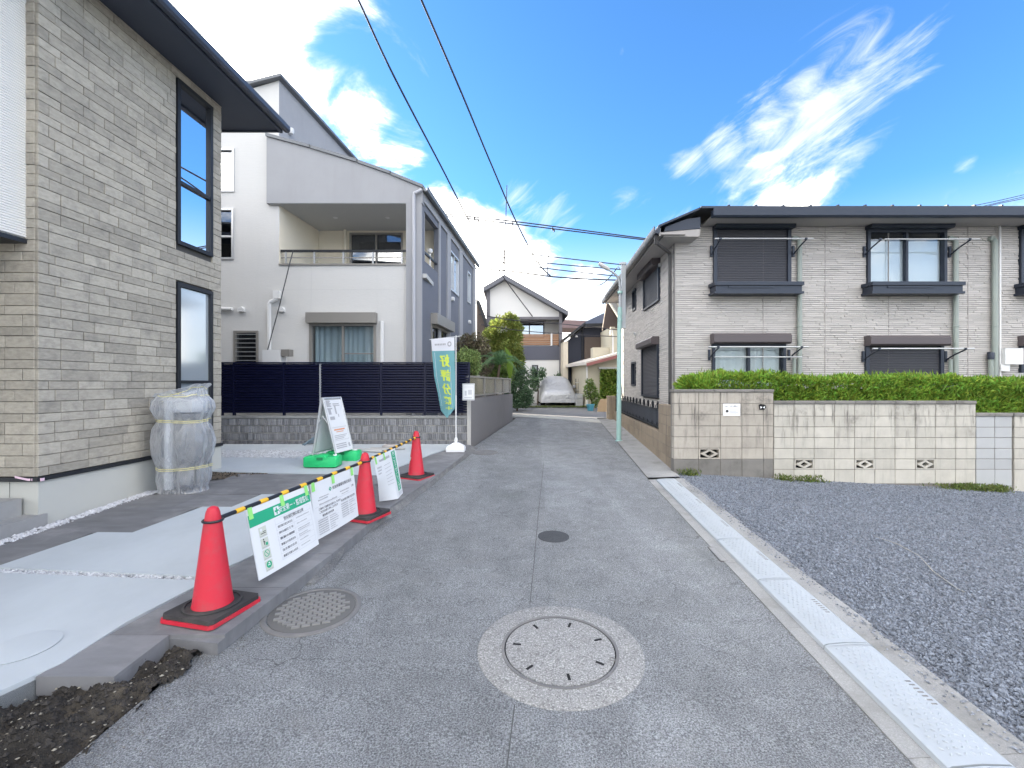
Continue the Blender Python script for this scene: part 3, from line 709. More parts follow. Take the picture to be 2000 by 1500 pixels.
bk = Fr((HX(Y2), Y2, 0), (-1, 0), (0, 1)); b.quad(bk(0, 0, .1), bk(14, 0, .1), bk(14, 0, 6.2), bk(0, 0, 6.2))
b.quad((-19, Y1, 0), (-19, Y2, 0), (-19, Y2, 6.2), (-19, Y1, 6.2))
b.build('wall', m_mortar, hA, smooth=False)
b = B(); b.box(.0, LA - .0, -.3, .01, .05, .70, fA); b.box(.305, 6, -.3, -.012, .05, .70, fAf)
b.build('foundation', m_found, hA, smooth=False)
b = B(); b.box(-.03, LA + .01, -.02, .035, .70, .742, fA); b.box(.03, 6, -.02, .033, .70, .742, fAf); b.build('base_trim', m_trim, hA, smooth=False)
# stones of the cladding
hs = []; w = .748; kk = 0; rr = random.Random(4)
hts = [.088, .118, .118, .088, .118]
while w < 6.19:
    h = min(hts[kk % 5], 6.198 - w); hs.append((w, h)); w += h + .005; kk += 1
cand = []
for ci, (w, h) in enumerate(hs):
    u = -.001; first = rr.choice([.10, .16, .22]) ; L = first
    while u < LA - .01:
        e = min(u + L, LA)
        if LA - e < .06: e = LA
        segs = [(u, e)]
        for (a0, a1, c0, c1) in winA:
            if w + h > c0 - .01 and w < c1 + .01:
                ns = []
                for s0, s1 in segs:
                    if s1 <= a0 - .012 or s0 >= a1 + .012: ns.append((s0, s1))
                    else:
                        if s0 < a0 - .03: ns.append((s0, a0 - .012))
                        if s1 > a1 + .03: ns.append((a1 + .012, s1))
                segs = ns
        for s0, s1 in segs:
            if s1 - s0 > .02: cand.append((fA, s0, s1, w, h, rr.uniform(-.0035, .0035)))
        u = e + .005; L = rr.choice([.24, .30, .36, .42, .30])
    u = .022; L = rr.choice([.2, .3, .12])
    while u < 1.2:
        e = u + L; cand.append((fAf, u, e, w, h, rr.uniform(-.0035, .0035))); u = e + .005; L = rr.choice([.24, .30, .36, .42])
def scr(c):
    p = c[0]((c[1] + c[2]) / 2, 0, c[3] + c[4] / 2); q0 = c[0](c[1], 0, c[3]); q1 = c[0](c[2], 0, c[3])
    px = 1000 + FPX * p.x / p.y; py = 750 - FPX * (p.z - 1.7) / p.y
    if px < -20 or py < -20: return 0
    return abs(q0.x / q0.y - q1.x / q1.y) * FPX * c[4] / p.y * FPX
cand.sort(key=scr, reverse=True)
rest = B()
for i, (f, s0, s1, w, h, dv) in enumerate(cand):
    if i < 300: B().cbox(s0, s1, -.02, .012 + dv, w, w + h, .004, f).build('stone', m_brick, hA, smooth=False)
    else: rest.cbox(s0, s1, -.02, .012 + dv, w, w + h, .004, f)
m_brick2 = mat('stone_siding_joined', (.385, .352, .295, 1), .85, var=.34, vscale=15, isl=.17, stretch=(1, 1, 2.6), bump=.55, bscale=34, bdist=.006, dirt=(.21, .198, .175, 1), dirt_amt=.6, dirt_scale=7)
rest.build('stone_courses', m_brick2, hA, smooth=False, kind='stuff')
# windows
window(hA, fA, *winA[0], m_trim, [g_sky, g_sky], t=.055, proud=.035, rec=.022, rows=(4.60,))
window(hA, fA, *winA[1], m_trim, [g_frost, g_frost], t=.055, proud=.035, rec=.022, rows=(1.73,))
b = B()
for a0, a1, c0, c1 in winA: b.box(a0 - .01, a1 + .01, -.20, -.16, c0 - .01, c1 + .01, fA)
b.build('room_blind', mat('room_blind', (.45, .48, .5, 1), .9), hA, smooth=False)
# white ribbed upper storey over the porch
X2 = HX(Y1) - .11
fW = Fr((X2, Y1, 0), (-.0566, -1), (1, -.0566))
b = B(); zz = 3.2; vs = []
while zz < 6.2: vs += [(.0, zz), (.007, zz + .006), (.007, zz + .017), (.0, zz + .023)]; zz += .026
for (v0, a0), (v1, a1) in zip(vs, vs[1:]): b.quad(fW(.0, v0, a0), fW(7, v0, a0), fW(7, v1, a1), fW(0, v1, a1))
rc = b.build('ribbed_cladding', m_rib, hA, smooth=False)
b = B(); b.box(.0, 7, -3, -.012, 3.19, 6.2, fW); b.build('upper_storey', m_rib, hA, smooth=False)
b = B(); b.box(.0, 7, -3, .018, 3.14, 3.185, fW); b.build('porch_soffit', m_trim, hA, smooth=False)
# eaves, fascia, gutter
ex = lambda y, o: HX(y) + o
b = B(); b.prism([Vector((ex(-3, .56), -3, 6.203)), Vector((ex(8.03, .56), 8.03, 6.203)), Vector((-19, 8.03, 6.203)), Vector((-19, -3, 6.203))], (0, 0, .06)); b.build('soffit', m_soffit, hA, smooth=False)
b = B(); b.prism([Vector((ex(-3, .60), -3, 6.17)), Vector((ex(8.06, .60), 8.06, 6.17)), Vector((ex(8.06, .56), 8.06, 6.17)), Vector((ex(-3, .56), -3, 6.17))], (0, 0, .17))
b.prism([Vector((-19, 8.03, 6.18)), Vector((ex(8.0, .56), 8.03, 6.18)), Vector((ex(8.0, .56), 8.06, 6.18)), Vector((-19, 8.06, 6.18))], (0, 0, .16)); b.build('fascia', m_soffit, hA, smooth=False)
b = B()
pr = [(.60, .13), (.60, .05), (.63, .03), (.69, .03), (.715, .06), (.715, .13), (.705, .13), (.70, .07)]
pts = [Vector((ex(-3, x), -3, 6.17 + z)) for x, z in pr]; n = len(pr); pts += [Vector((ex(8.1, x), 8.1, 6.17 + z)) for x, z in pr]
b.add(pts, [(k, k + 1, n + k + 1, n + k) for k in range(n - 1)] + [tuple(range(n)), tuple(range(2 * n - 1, n - 1, -1))]); b.build('rain_gutter', mat('gutter_navy', (.05, .06, .085, 1), .35, var=.04), hA, ang=30)
b = B(); b.prism([Vector((ex(-3, .66), -3, 6.315)), Vector((ex(8.08, .66), 8.08, 6.315)), Vector((-19, 8.08, 7.2)), Vector((-19, -3, 7.2))], (0, 0, .05)); b.build('roof', m_roofm, hA, smooth=False)
# entrance steps (of the house) and tape on the corner
b = B(); b.box(-4.99 - 3, -4.83, 1.5, 4.70, .1, .355, lambda x, y, z: Vector((x + .0566 * (y - 4.65), y, z - .034 * (4.65 - y) * .3))); b.build('step', m_step, hA, smooth=False)
b = B(); b.box(-8, -5.02, 1.2, 4.63, .34, .53, lambda x, y, z: Vector((x + .0566 * (y - 4.65), y, z))); b.build('step', m_step, hA, smooth=False)
b = B(); b.grid(lambda a, c: (fAf(.19 - .19 * a * 1.0, .04, .742 - .012 * a + c * .022 - .03 * a) if a < .8 else fA(.03 * (a - .8) / .2, .045, .700 + c * .032)), 10, 1); b.build('tape', m_tapep, hA)

# bundle wrapped in plastic
def bundle():
    c = Vector((-4.34, 5.98, gz(5.98) + .09)); H = 1.33
    t = thing('wrapped_equipment', c, 'upright equipment wrapped in clear plastic tied with yellow cord', 'wrapped bundle')
    def rad(h):
        pts = [(0, .86), (.03, .80), (.12, .88), (.20, .84), (.25, .83), (.36, .96), (.5, 1.0), (.62, .95), (.68, .84), (.70, .82), (.74, .90), (.82, 1.03), (.89, 1.0), (.94, .80), (.96, .70), (1, .92)]
        for (a, r0), (q, r1) in zip(pts, pts[1:]):
            if h <= q: return r0 + (r1 - r0) * (h - a) / (q - a)
        return pts[-1][1]
    def fn(a, h, k=1.0):
        an = a * math.tau; r = rad(h) * k
        fold = 1 + .055 * math.sin(an * 9 + 3 * mnoise.noise(Vector((math.cos(an) * 2, math.sin(an) * 2, h * 3)))) * (1.2 - abs(h - .5))
        cr = mnoise.fractal(Vector((math.cos(an) * 2.2, math.sin(an) * 2.2, h * 5)), 1, 2, 4) * .05
        pinch = sum(math.exp(-((h - q) / .03) ** 2) for q in (.24, .70, .955))
        fold += .05 * math.sin(an * 17 + 2 * math.sin(an * 3)) * pinch
        x = .355 * r * (fold + cr); y = .28 * r * (fold + cr)
        e = 1 / max(abs(math.cos(an)) ** 3 + abs(math.sin(an)) ** 3, 1e-6) ** (1 / 3)
        zz = h * H + .03 * mnoise.noise(Vector((math.cos(an) * 2, math.sin(an) * 2, 9.0))) * (1 if h > .9 else 0) + (.09 * math.cos(an) if h > .95 else 0)
        return c + Vector((x * math.cos(an) * e * .93, y * math.sin(an) * e * .93, zz))
    m = bpy.data.materials.new('plastic_film'); m.use_nodes = True; nt = m.node_tree; nt.nodes.clear(); q = NT(nt)
    o = q.n('ShaderNodeOutputMaterial'); tr = q.n('ShaderNodeBsdfTransparent'); tr.inputs[0].default_value = (.93, .95, .97, 1)
    di = q.n('ShaderNodeBsdfDiffuse'); di.inputs[0].default_value = (.80, .81, .84, 1); tl = q.n('ShaderNodeBsdfTranslucent'); tl.inputs[0].default_value = (.8, .82, .86, 1)
    gl = q.n('ShaderNodeBsdfGlossy'); gl.inputs['Roughness'].default_value = .14
    tc = q.n('ShaderNodeTexCoord'); bp = q.n('ShaderNodeBump'); bp.inputs['Strength'].default_value = .8; bp.inputs['Distance'].default_value = .05
    mp = q.n('ShaderNodeMapping'); q.l(tc.outputs['Object'], mp.inputs[0]); mp.inputs['Scale'].default_value = (1, 1, .5)
    nz_ = q.noise(mp.outputs[0], 7, 4, .55, .4); q.l(q.m('ABSOLUTE', q.m('SUBTRACT', nz_, .5)), bp.inputs['Height'])
    for s in (di, gl): q.l(bp.outputs[0], s.inputs['Normal'])
    a1 = q.n('ShaderNodeMixShader'); a1.inputs[0].default_value = .4; q.l(di.outputs[0], a1.inputs[1]); q.l(tl.outputs[0], a1.inputs[2])
    a2 = q.n('ShaderNodeMixShader'); lw = q.n('ShaderNodeLayerWeight'); lw.inputs[0].default_value = .45; q.l(bp.outputs[0], lw.inputs['Normal']); q.l(q.ramp(lw.outputs['Facing'], .05, .85, .28, .9), a2.inputs[0]); q.l(tr.outputs[0], a2.inputs[1]); q.l(a1.outputs[0], a2.inputs[2])
    fr = q.n('ShaderNodeFresnel'); ge = q.n('ShaderNodeNewGeometry'); q.l(q.m('MULTIPLY_ADD', ge.outputs['Backfacing'], 1 / 1.45 - 1.45, 1.45), fr.inputs[0]); q.l(bp.outputs[0], fr.inputs['Normal'])
    a3 = q.n('ShaderNodeMixShader'); q.l(q.m('MULTIPLY_ADD', fr.outputs[0], .7, .03, clamp=True), a3.inputs[0]); q.l(a2.outputs[0], a3.inputs[1]); q.l(gl.outputs[0], a3.inputs[2]); q.l(a3.outputs[0], o.inputs[0])
    b = B(); b.grid(lambda a, h: fn(a, h), 120, 70); b.build('plastic_film', m, t, ang=180)
    gm = mat('unit_grey', (.16, .165, .17, 1), .6); gp = mat('unit_pale', (.55, .56, .57, 1), .6)
    f = Fr(c, (1, 0), (0, -1))
    B().box(-.20, .25, -.18, .14, .1, 1.02, f).build('inner_unit', gm, t, smooth=False)
    B().tube([c + Vector((-.08, -.16, .05)), c + Vector((-.08, -.16, 1.2))], .05, 12).build('inner_pipe', gp, t)
    B().box(-.15, .2, -.16, .13, 1.04, 1.22, f).build('inner_box', gp, t, smooth=False)
    my = mat('yellow_cord', (.70, .64, .32, 1), .6)
    for h0 in (.24, .70, .955):
        b = B()
        for d in (-.012, .004):
            pts = [fn(k / 60, min(h0 + d + .006 * math.sin(k / 60 * math.tau * 2 + h0 * 9), 1), 1.015) for k in range(61)]
            b.tube(pts, .005, 5, cap=False)
        b.build('cord', my, t)
bundle()
# ------------------------------------------------------------------ white house with grey gable (left, middle distance)
YM = 10.9; kM = YM / FPX
mx = lambda px: (px - 1000) * kM
mz = lambda py: 1.7 + (750 - py) * kM
hM = thing('white_grey_house', (-5, YM, gz(YM)), 'white and grey house with covered balcony and sloping grey gable', 'house')
fM = Fr((0, YM, 0), (1, 0), (0, -1)); SD = .104
fMs = Fr((mx(825), YM, 0), (SD, 1), (1, -SD))
su = lambda y: (y - YM) * math.hypot(1, SD)
syp = lambda px: min(2908 / (1091.8 - px), 10.9 + (2908 / (1091.8 - px) - 10.9) * .926)          # depth of a pixel column on the dark side wall
szp = lambda px, py: 1.7 + (750 - py) / FPX * syp(px)
uL, uC = mx(545), mx(795)
zB = mz(518)
w_main = (mx(605), mx(735), 1.85, mz(632)); w_louv = (mx(457), mx(505), 1.95, mz(646))
w_u1 = (-7.4, mx(458), mz(375), mz(290)); w_u2 = (-7.4, mx(457), mz(507), mz(407))
b = B(); wall_holes(b, fM, -19, uL, .2, mz(172), [w_louv, w_u1, w_u2]); wall_holes(b, fM, uL, uC, .2, zB, [w_main])
b.add([fM(-19, 0, mz(172)), fM(mx(495), 0, mz(172)), fM(uL, 0, mz(157)), fM(uL, 0, mz(172))], [(0, 1, 3), (1, 2, 3)])
b.build('front_wall', m_white, hM, smooth=False)
b = B()
for u in (mx(608), mx(735) + .02): b.box(u, u + .006, .0, .002, mz(612) if u < -4 else .3, zB, fM)
b.box(uL, uC, .0, .0022, mz(566), mz(565.6), fM); b.build('panel_joints', mat('sealant', (.50, .50, .50, 1), .7), hM, smooth=False)
fT = Fr((uL, YM, 0), (SD, 1), (1, -SD))
b = B(); b.quad(fT(0, 0, mz(400)), fT(su(17.75), 0, mz(400)), fT(su(17.75), 0, mz(157)), fT(0, 0, mz(157)))
b.quad((-19, 17.75, .2), (mx(825) + SD * 6.85, 17.75, .2), (mx(825) + SD * 6.85, 17.75, 6.3), (-19, 17.75, 9)); b.quad((-19, YM, .2), (-19, 17.75, .2), (-19, 17.75, 9), (-19, YM, 9))
b.build('tower_side_wall', m_grey, hM, smooth=False)
b = B(); b.prism([fM(-19, .12, mz(172) - .02), fM(mx(493), .12, mz(172) + .03), fM(uL + .10, .12, mz(157) + .03), fM(uL + .10, .12, mz(157) + .10), fM(mx(493), .12, mz(172) + .10), fM(-19, .12, mz(172) + .05)], (SD * 7.0, 7.0, 0)); b.build('tower_roof', m_roofm, hM, smooth=False)
# gable panel (proud of the wall) with column
gp = [(525, 400), (525, 271), (610, 294), (701, 322), (765, 345), (827, 371), (827, 400)]
pts = [fM(mx(px), .10, mz(py)) for px, py in gp]; pts[0].z = mz(400); pts[-1].z = mz(400)
b = B(); b.prism(pts, (0, .22, 0)); b.box(uC, mx(825), -.30, .10, .2, mz(400) - .001, fM); b.build('gable_panel', m_grey, hM, smooth=False)
b = B()
for (p, q) in zip(gp[1:6], gp[2:6]):
    b.prism([fM(mx(p[0]) - .012, .14, mz(p[1]) + .002), fM(mx(q[0]) + .012, .14, mz(q[1]) + .002), fM(mx(q[0]) + .012, .14, mz(q[1]) + .075), fM(mx(p[0]) - .012, .14, mz(p[1]) + .075)], (SD * 6.95, 6.95, 0))
b.build('roof', m_roofm, hM, smooth=False)
# balcony recess
yb = 12.7; zc = mz(401); sh = SD * (yb - YM)
b = B(); b.quad((uL, YM + .003, zB - .2), (uL + sh, yb, zB - .2), (uL + sh, yb, zc), (uL, YM + .003, zc)); b.build('balcony_side', m_cream, hM, smooth=False)
kb = yb / FPX; fB = Fr((0, yb, 0), (1, 0), (0, -1)); wb = ((683 - 1000) * kb, (787 - 1000) * kb, 4.36, 1.7 + (750 - 455) * kb)
b = B(); wall_holes(b, fB, uL + sh, mx(825) + sh - .15, zB - .25, zc, [wb], .08); b.build('balcony_back', m_cream, hM, smooth=False)
b = B(); b.prism([(uL - .2, YM - .08, zc + .002), (uL + sh, yb, zc + .002), (mx(825) + sh - .1, yb, zc + .002), (mx(825) - .06, YM - .08, zc + .002)], (0, 0, .08)); b.build('balcony_ceiling', m_ceil, hM, smooth=False)
b = B(); b.box(uL, mx(825) + .1, YM + .01, yb + .05, zB - .30, zB - .20); b.build('balcony_floor', m_ceil, hM, smooth=False)
for px in (655, 757): B().lathe([(.055, -.012), (.06, .0)], P(px, 430, 11.7).xy.to_3d() + Vector((0, 0, zc)), 16).build('downlight', m_pipe, hM)
window(hM, fB, *wb, m_alu, g_dark, t=.05, cols=2)
b = B(); b.box(wb[0], wb[1], -.9, -.8, wb[2], wb[3], fB); b.build('dark_room', m_dark, hM, smooth=False)
# parapet cap, rail
b = B(); b.box(uL, uC, -.16, .03, zB, zB + .035, fM); b.build('parapet_cap', m_alu, hM, smooth=False)
rl = B().box(uL + .02, uC - .01, -.09, -.03, mz(491), mz(487), fM).build('handrail', m_trim, hM, smooth=False)
B().box(uL + .02, uC - .01, -.07, -.05, mz(503), mz(501), fM).build('mid_rail', m_alu, hM, smooth=False)
for px in (556, 612, 669, 727, 784): B().box(mx(px) - .018, mx(px) + .018, -.08, -.04, zB + .03, mz(491), fM).build('rail_post', m_silver, hM, smooth=False)
B().tube([(uL + .95, yb - .06, zB - .2), (uL + .95, yb - .06, zc)], .045, 10).build('balcony_pipe', m_cream, hM)
# front windows
window(hM, fM, *w_main, m_alu, g_std, t=.06, cols=2, proud=.04)
B().box(w_main[0] - .03, w_main[1] + .03, 0, .17, mz(632), mz(612), fM).build('shutter_box', m_alu, hM, smooth=False)
curtain(hM, fM, w_main[0] + .06, w_main[1] - .06, 1.86, w_main[3] - .05, -.16, m_curt, 11)
b = B(); b.box(w_main[0] - .05, w_main[1] + .05, -.42, -.40, 1.8, 3.3, fM); b.build('dark_room', m_dark, hM, smooth=False)
B().box(w_main[0] + (w_main[1] - w_main[0]) * .52, w_main[1] - .06, -.03, -.02, 2.42, 2.45, fM).build('sash_bar', m_alu, hM, smooth=False)
wl = window(hM, fM, *w_louv, m_alu, g_dark, t=.05)
for k in range(9):
    z = w_louv[2] + .1 + k * .105; B().box(w_louv[0] + .05, w_louv[1] - .05, -.02, .035, z, z + .014, fM).build('louvre_blade', m_silver, wl, smooth=False)
window(hM, fM, *w_u1, m_silver, g_side, t=.05); window(hM, fM, *w_u2, m_silver, g_dark, t=.05, rows=(mz(462),))
b = B(); b.box(-7.45, -6.6, -.3, -.28, 4.6, 7.5, fM); b.box(w_louv[0] - .1, w_louv[1] + .1, -.5, -.48, 1.9, 3.1, fM); b.build('dark_room', m_dark, hM, smooth=False)
# pipes and vents on the front
def hood(parent, fr, u, w, m=m_pipe, s=.075):
    b = B(); n = 10
    for k in range(n):
        a0, a1 = k / n * math.pi, (k + 1) / n * math.pi
        b.quad(fr(u + math.cos(a0) * s, .0, w + math.sin(a0) * s), fr(u + math.cos(a1) * s, .0, w + math.sin(a1) * s), fr(u + math.cos(a1) * s * .95, s * 1.1, w + math.sin(a1) * s * .8), fr(u + math.cos(a0) * s * .95, s * 1.1, w + math.sin(a0) * s * .8))
    b.box(u - s, u + s, .0, s * 1.05, w - s * .7, w, fr)
    b.add([fr(u + math.cos(k / n * math.pi) * s * .95, s * 1.1, w + math.sin(k / n * math.pi) * s * .8) for k in range(n + 1)], [tuple(range(n + 1))])
    return b.build('vent_hood', m, parent)
hood(hM, fM, mx(473), mz(605)); hood(hM, fM, mx(551), mz(605))
B().tube([fM(-7.2, .05, mz(604)), fM(mx(456), .05, mz(604))], .04, 10).build('drain_pipe', m_pipe, hM)
B().tube([fM(mx(528), .05, 1.6), fM(mx(528), .05, mz(594)), fM(mx(531), .05, mz(590)), fM(mx(542), .05, mz(585)), fM(mx(543), .05, mz(580))], .045, 10).build('drain_pipe', m_pipe, hM)
B().box(mx(537), mx(549), 0, .10, mz(584), mz(569), fM).build('pipe_cover', m_pipe, hM, smooth=False)
B().tube([fM(mx(747), .05, 1.6), fM(mx(747), .05, mz(628))], .05, 10).build('drain_pipe', m_pipe, hM)
# side wall: dark panels between lighter pilasters
sw = [(su(syp(829)), su(syp(858)), 4.72, 5.93), (su(syp(881)), su(syp(899)), szp(890, 572), szp(890, 497)), (su(syp(917)), su(syp(923)), szp(920, 592), szp(920, 532)), (su(syp(843)), su(syp(880)), 2.0, szp(860, 640))]
LS = su(17.75)
b = B(); wall_holes(b, fMs, .0, LS, .2, 6.36, sw, .12); b.build('side_wall', m_dgrey, hM, smooth=False)
b = B()
for a, c in ((858, 861), (875, 882), (900, 906.5), (928, 933)):
    b.box(su(syp(a)), min(su(syp(c)), LS), -.01, .035, .2, 6.10, fMs)
b.box(.0, LS, -.01, .037, 6.10, 6.34, fMs); b.build('pilaster_frame', m_grey, hM, smooth=False)
window(hM, fMs, *sw[1], m_silver, g_side, t=.05, cols=2); window(hM, fMs, *sw[2], m_silver, g_side, t=.05)
window(hM, fMs, *sw[3], m_alu, g_dark, t=.06, cols=2); B().box(sw[3][0] - .03, sw[3][1] + .03, .0, .18, sw[3][3], sw[3][3] + .28, fMs).build('shutter_box', m_alu, hM, smooth=False)
b = B()
for s in sw[1:]: b.box(s[0] - .05, s[1] + .05, -.35, -.33, s[2] - .05, s[3] + .05, fMs)
b.build('dark_room', m_dark, hM, smooth=False)
B().box(sw[0][0], sw[0][1], -.08, -.03, 4.95, 5.0, fMs).build('side_rail', m_trim, hM, smooth=False)
hood(hM, fMs, su(syp(886)), szp(886, 584)); hood(hM, fMs, su(syp(920)), szp(920, 629))
cc = P(843, 489, syp(843)) + Vector((-.06, .1, 0)); b = B(); b.lathe([(.0, -.05), (.05, -.04), (.07, .01), (.06, .06), (.0, .08)], cc, 14); b.tube([cc, cc + Vector((-.0, 0.0, -.45))], .02, 6); b.build('security_camera', m_pipe, hM)
cc = P(568, 257, 11.3); b = B(); b.lathe([(.0, -.08), (.06, -.06), (.08, .0), (.075, .07), (.0, .08)], cc, 14); b.build('security_camera', m_pipe, hM)
B().tube([P(580, 203, 11.75) + Vector((-.03, 0, .0)), P(579, 207, 11.7), P(577, 215, 11.65), P(577, 290, 11.65)], .035, 8).build('downpipe', m_roofm, hM)
# gutter and downpipe at the corner
b = B(); pr = [(.06, .0), (.06, -.08), (.10, -.11), (.16, -.10), (.175, -.0), (.165, 0), (.15, -.08)]
n = len(pr); b.add([fMs(-.12, v, 6.40 + w) for v, w in pr] + [fMs(LS + .1, v, 6.40 + w) for v, w in pr], [(k, k + 1, n + k + 1, n + k) for k in range(n - 1)] + [tuple(range(n)), tuple(range(2 * n - 1, n - 1, -1))])
b.build('rain_gutter', m_roofm, hM, ang=30)
B().tube([fM(mx(826), .16, mz(376)), fM(mx(820), .17, mz(380)), fM(mx(812), .16, mz(383)), fM(mx(811), .15, mz(390)), fM(mx(811), .15, .3)], .04, 10).build('downpipe', m_pipeg, hM)
# service cable from balcony, utility box
tag(B().tube([P(573, 488, 10.8), P(567, 510, 10.72), P(545, 600, 10.6), P(521, 690, 10.5)], .012, 6).build('cable', m_trim), 'slack black cable hanging from balcony rail down to the fence', 'cable')
t = thing('utility_box', P(540, 700, 10.4), 'pale utility cabinet just above the dark fence', 'utility box')
f = Fr((0, 10.45, 0), (1, 0), (0, -1)); k_ = 10.45 / FPX
B().box((517 - 1000) * k_, (552 - 1000) * k_, -.2, .1, 1.6, 1.7 + (750 - 684) * k_, f).build('cabinet', m_pipe, t, smooth=False); B().box((553 - 1000) * k_, (569 - 1000) * k_, -.1, .1, 1.7 + 54 * k_, 1.7 + 67 * k_, f).build('meter', m_alu, t, smooth=False)

# ---- tiled low wall with the navy louvre fence
YF = 9.72; kF = YF / FPX; fx = lambda px: (px - 1000) * kF; fz = lambda py: 1.7 + (750 - py) * kF
fF = Fr((0, YF, 0), (1, 0), (0, -1))
tw = thing('tiled_garden_wall', (-3.5, YF, gz(YF)), 'low garden wall faced with narrow upright grey stone tiles', 'wall')
B().box(-9, fx(916), -.14, -.012, .2, fz(815), fF).build('wall_core', mat('wall_core', (.50, .48, .45, 1), .9), tw, smooth=False)
b = B(); r2 = random.Random(9); rowsz = np.linspace(gz(YF) + .0, fz(817), 5)
for j in range(4):
    x = -7.2
    while x < fx(913):
        w_ = r2.uniform(.026, .046); b.cbox(x, min(x + w_, fx(913)), -.012, r2.uniform(.004, .022), rowsz[j] + .012, rowsz[j + 1] - .008, .003, fF); x += w_ + .006
b.build('tile_ribs', m_tile, tw, smooth=False, kind='stuff')
B().box(-9, fx(916), -.15, .022, fz(816.5), fz(812), fF).build('coping', m_gutter, tw, smooth=False)
B().box(fx(912.5), fx(919.5), -.15, .03, .2, 1.345, fF).build('end_post', mat('end_post', (.5, .48, .45, 1), .85), tw, smooth=False)
nf = thing('louvre_fence', (-3.5, YF, fz(812)), 'dark navy louvred aluminium fence on top of the tiled wall', 'fence')
posts = [430, 454, 552, 624, 743, 829, 893, 915.5]
for i, px in enumerate(posts): B().box(fx(px) - .02, fx(px) + .02, -.10, -.035, fz(812) + .002, fz(709), fF).build('post', m_silver if px == 624 else m_fence, nf, smooth=False)
for p0, p1 in zip(posts, posts[1:]):
    for k in range(19):
        z = fz(807) + k * (fz(711) - fz(807)) / 19
        vs = [fF(fx(p0) + .021, -.08, z + .062), fF(fx(p0) + .021, -.03, z + .042), fF(fx(p0) + .021, -.03, z + .008), fF(fx(p0) + .021, -.08, z + .0)]
        B().prism(vs, (fx(p1) - fx(p0) - .042, 0, 0)).build('slat', m_fence, nf, smooth=False)
B().box(fx(430), fx(917), -.11, -.02, fz(710), fz(707), fF).build('top_rail', m_fence, nf, smooth=False)
B().box(-9, fx(430), -.1, -.03, fz(808), fz(707), fF).build('end_panel', m_fence, nf, smooth=False)
# ---- retaining wall along the lane with its low fence
RX = lambda y: -.90 + .1736 * (y - 9.7)
rw = thing('retaining_wall', (RX(12), 12, gz(12)), 'smooth dark grey rendered retaining wall along the lane', 'wall')
fR = Fr((RX(9.74), 9.74, 0), (.1736, 1), (1, -.1736)); LR = (15 - 9.74) * math.hypot(1, .1736)
B().box(0, LR, -.16, 0, .1, 1.37, fR).build('wall', m_retain, rw, smooth=False)
B().box(-5.6, 0, -.16, -.02, .1, 1.36, Fr((RX(15), 14.98, 0), (1, 0), (0, -1))).build('end_return', m_retain, rw, smooth=False)
gf = thing('panel_fence', (RX(12), 12, 1.38), 'low bronze fence with smoked panels on the retaining wall', 'fence')
ypost = [9.78, 11.3, 12.6, 13.74, 14.92]
for y in ypost: B().box((y - 9.74) * 1.015 - .025, (y - 9.74) * 1.015 + .025, -.11, -.05, 1.371, 1.87, fR).build('post', m_alu, gf, smooth=False)
B().box(0, LR, -.115, -.045, 1.845, 1.885, fR).build('top_rail', m_alu, gf, smooth=False); B().box(0, LR, -.105, -.055, 1.42, 1.455, fR).build('bottom_rail', m_alu, gf, smooth=False)
for a, c in zip(ypost, ypost[1:]): B().box((a - 9.74) * 1.015 + .03, (c - 9.74) * 1.015 - .03, -.085, -.078, 1.455, 1.845, fR).build('panel', m_olive, gf, smooth=False)

# ------------------------------------------------------------------ right apartment house
YR = 9.2; kR = YR / FPX; rx = lambda px: (px - 1000) * kR; rz = lambda py: 1.7 + (750 - py) * kR
m_strip1 = mat('strip_siding', (.50, .475, .455, 1), .85, var=.10, vscale=2.0, isl=.10, bump=.3, bscale=60, bdist=.004)
m_sjoint = mat('strip_joint', (.20, .19, .185, 1), .9, var=.05)
m_shut = mat('shutter_brown', (.065, .066, .078, 1), .5, .2, var=.05)
m_sbox = mat('shutter_box_brown', (.10, .085, .09, 1), .45, .2, var=.05)
m_navy = mat('navy_metal', (.03, .038, .056, 1), .4, .2, var=.05)
m_gpipe = mat('sage_pipe', (.27, .305, .28, 1), .5, var=.08)
m_beige = mat('beige_soffit', (.36, .34, .33, 1), .8, var=.04)
hR = thing('apartment_house', (rx(1318) + 3, YR, gz(YR)), 'two-storey apartment house clad in grey strip siding with dark shutters', 'house')
fRf = Fr((0, YR, 0), (1, 0), (0, -1)); xL = rx(1318); RD = .0657
fRs = Fr((xL, YR, 0), (RD, 1), (-1, RD)); ryp = lambda px: FPX * 2.707 / (px - 1058)
ru = lambda y: (y - YR) * math.hypot(1, RD)
W = {'u1': (rx(1394), rx(1541), rz(558), rz(450)), 'u2': (rx(1692), rx(1846), rz(558), rz(450)), 'u3': (rx(1990), rx(2140), rz(558), rz(450)),
     'l1': (rx(1390), rx(1533), rz(760), rz(672)), 'l2': (rx(1690), rx(1838), rz(760), rz(676)), 'l3': (rx(1990), rx(2140), rz(760), rz(676))}
zE = 4.90; xRt = 14.0
b = B(); wall_holes(b, fRf, xL, xRt, 0, zE + .1, list(W.values()), .14, -.018)
Ls = ru(15.7)
SW = [(ru(10.35), ru(11.9), 3.62, 4.42), (ru(10.45), ru(12.1), 1.38, 2.62), (ru(12.95), ru(13.45), 3.85, 4.45), (ru(13.0), ru(13.6), 1.65, 2.35)]
wall_holes(b, fRs, 0, Ls, 0, zE + .1, SW, .12, -.018)
b.quad((xL + RD * 6.5, 15.7, 0), (xRt, 15.7, 0), (xRt, 15.7, 5), (xL + RD * 6.5, 15.7, 5)); b.quad((xRt, YR, 0), (xRt, 15.7, 0), (xRt, 15.7, 5), (xRt, YR, 5))
b.build('wall', m_sjoint, hR, smooth=False)
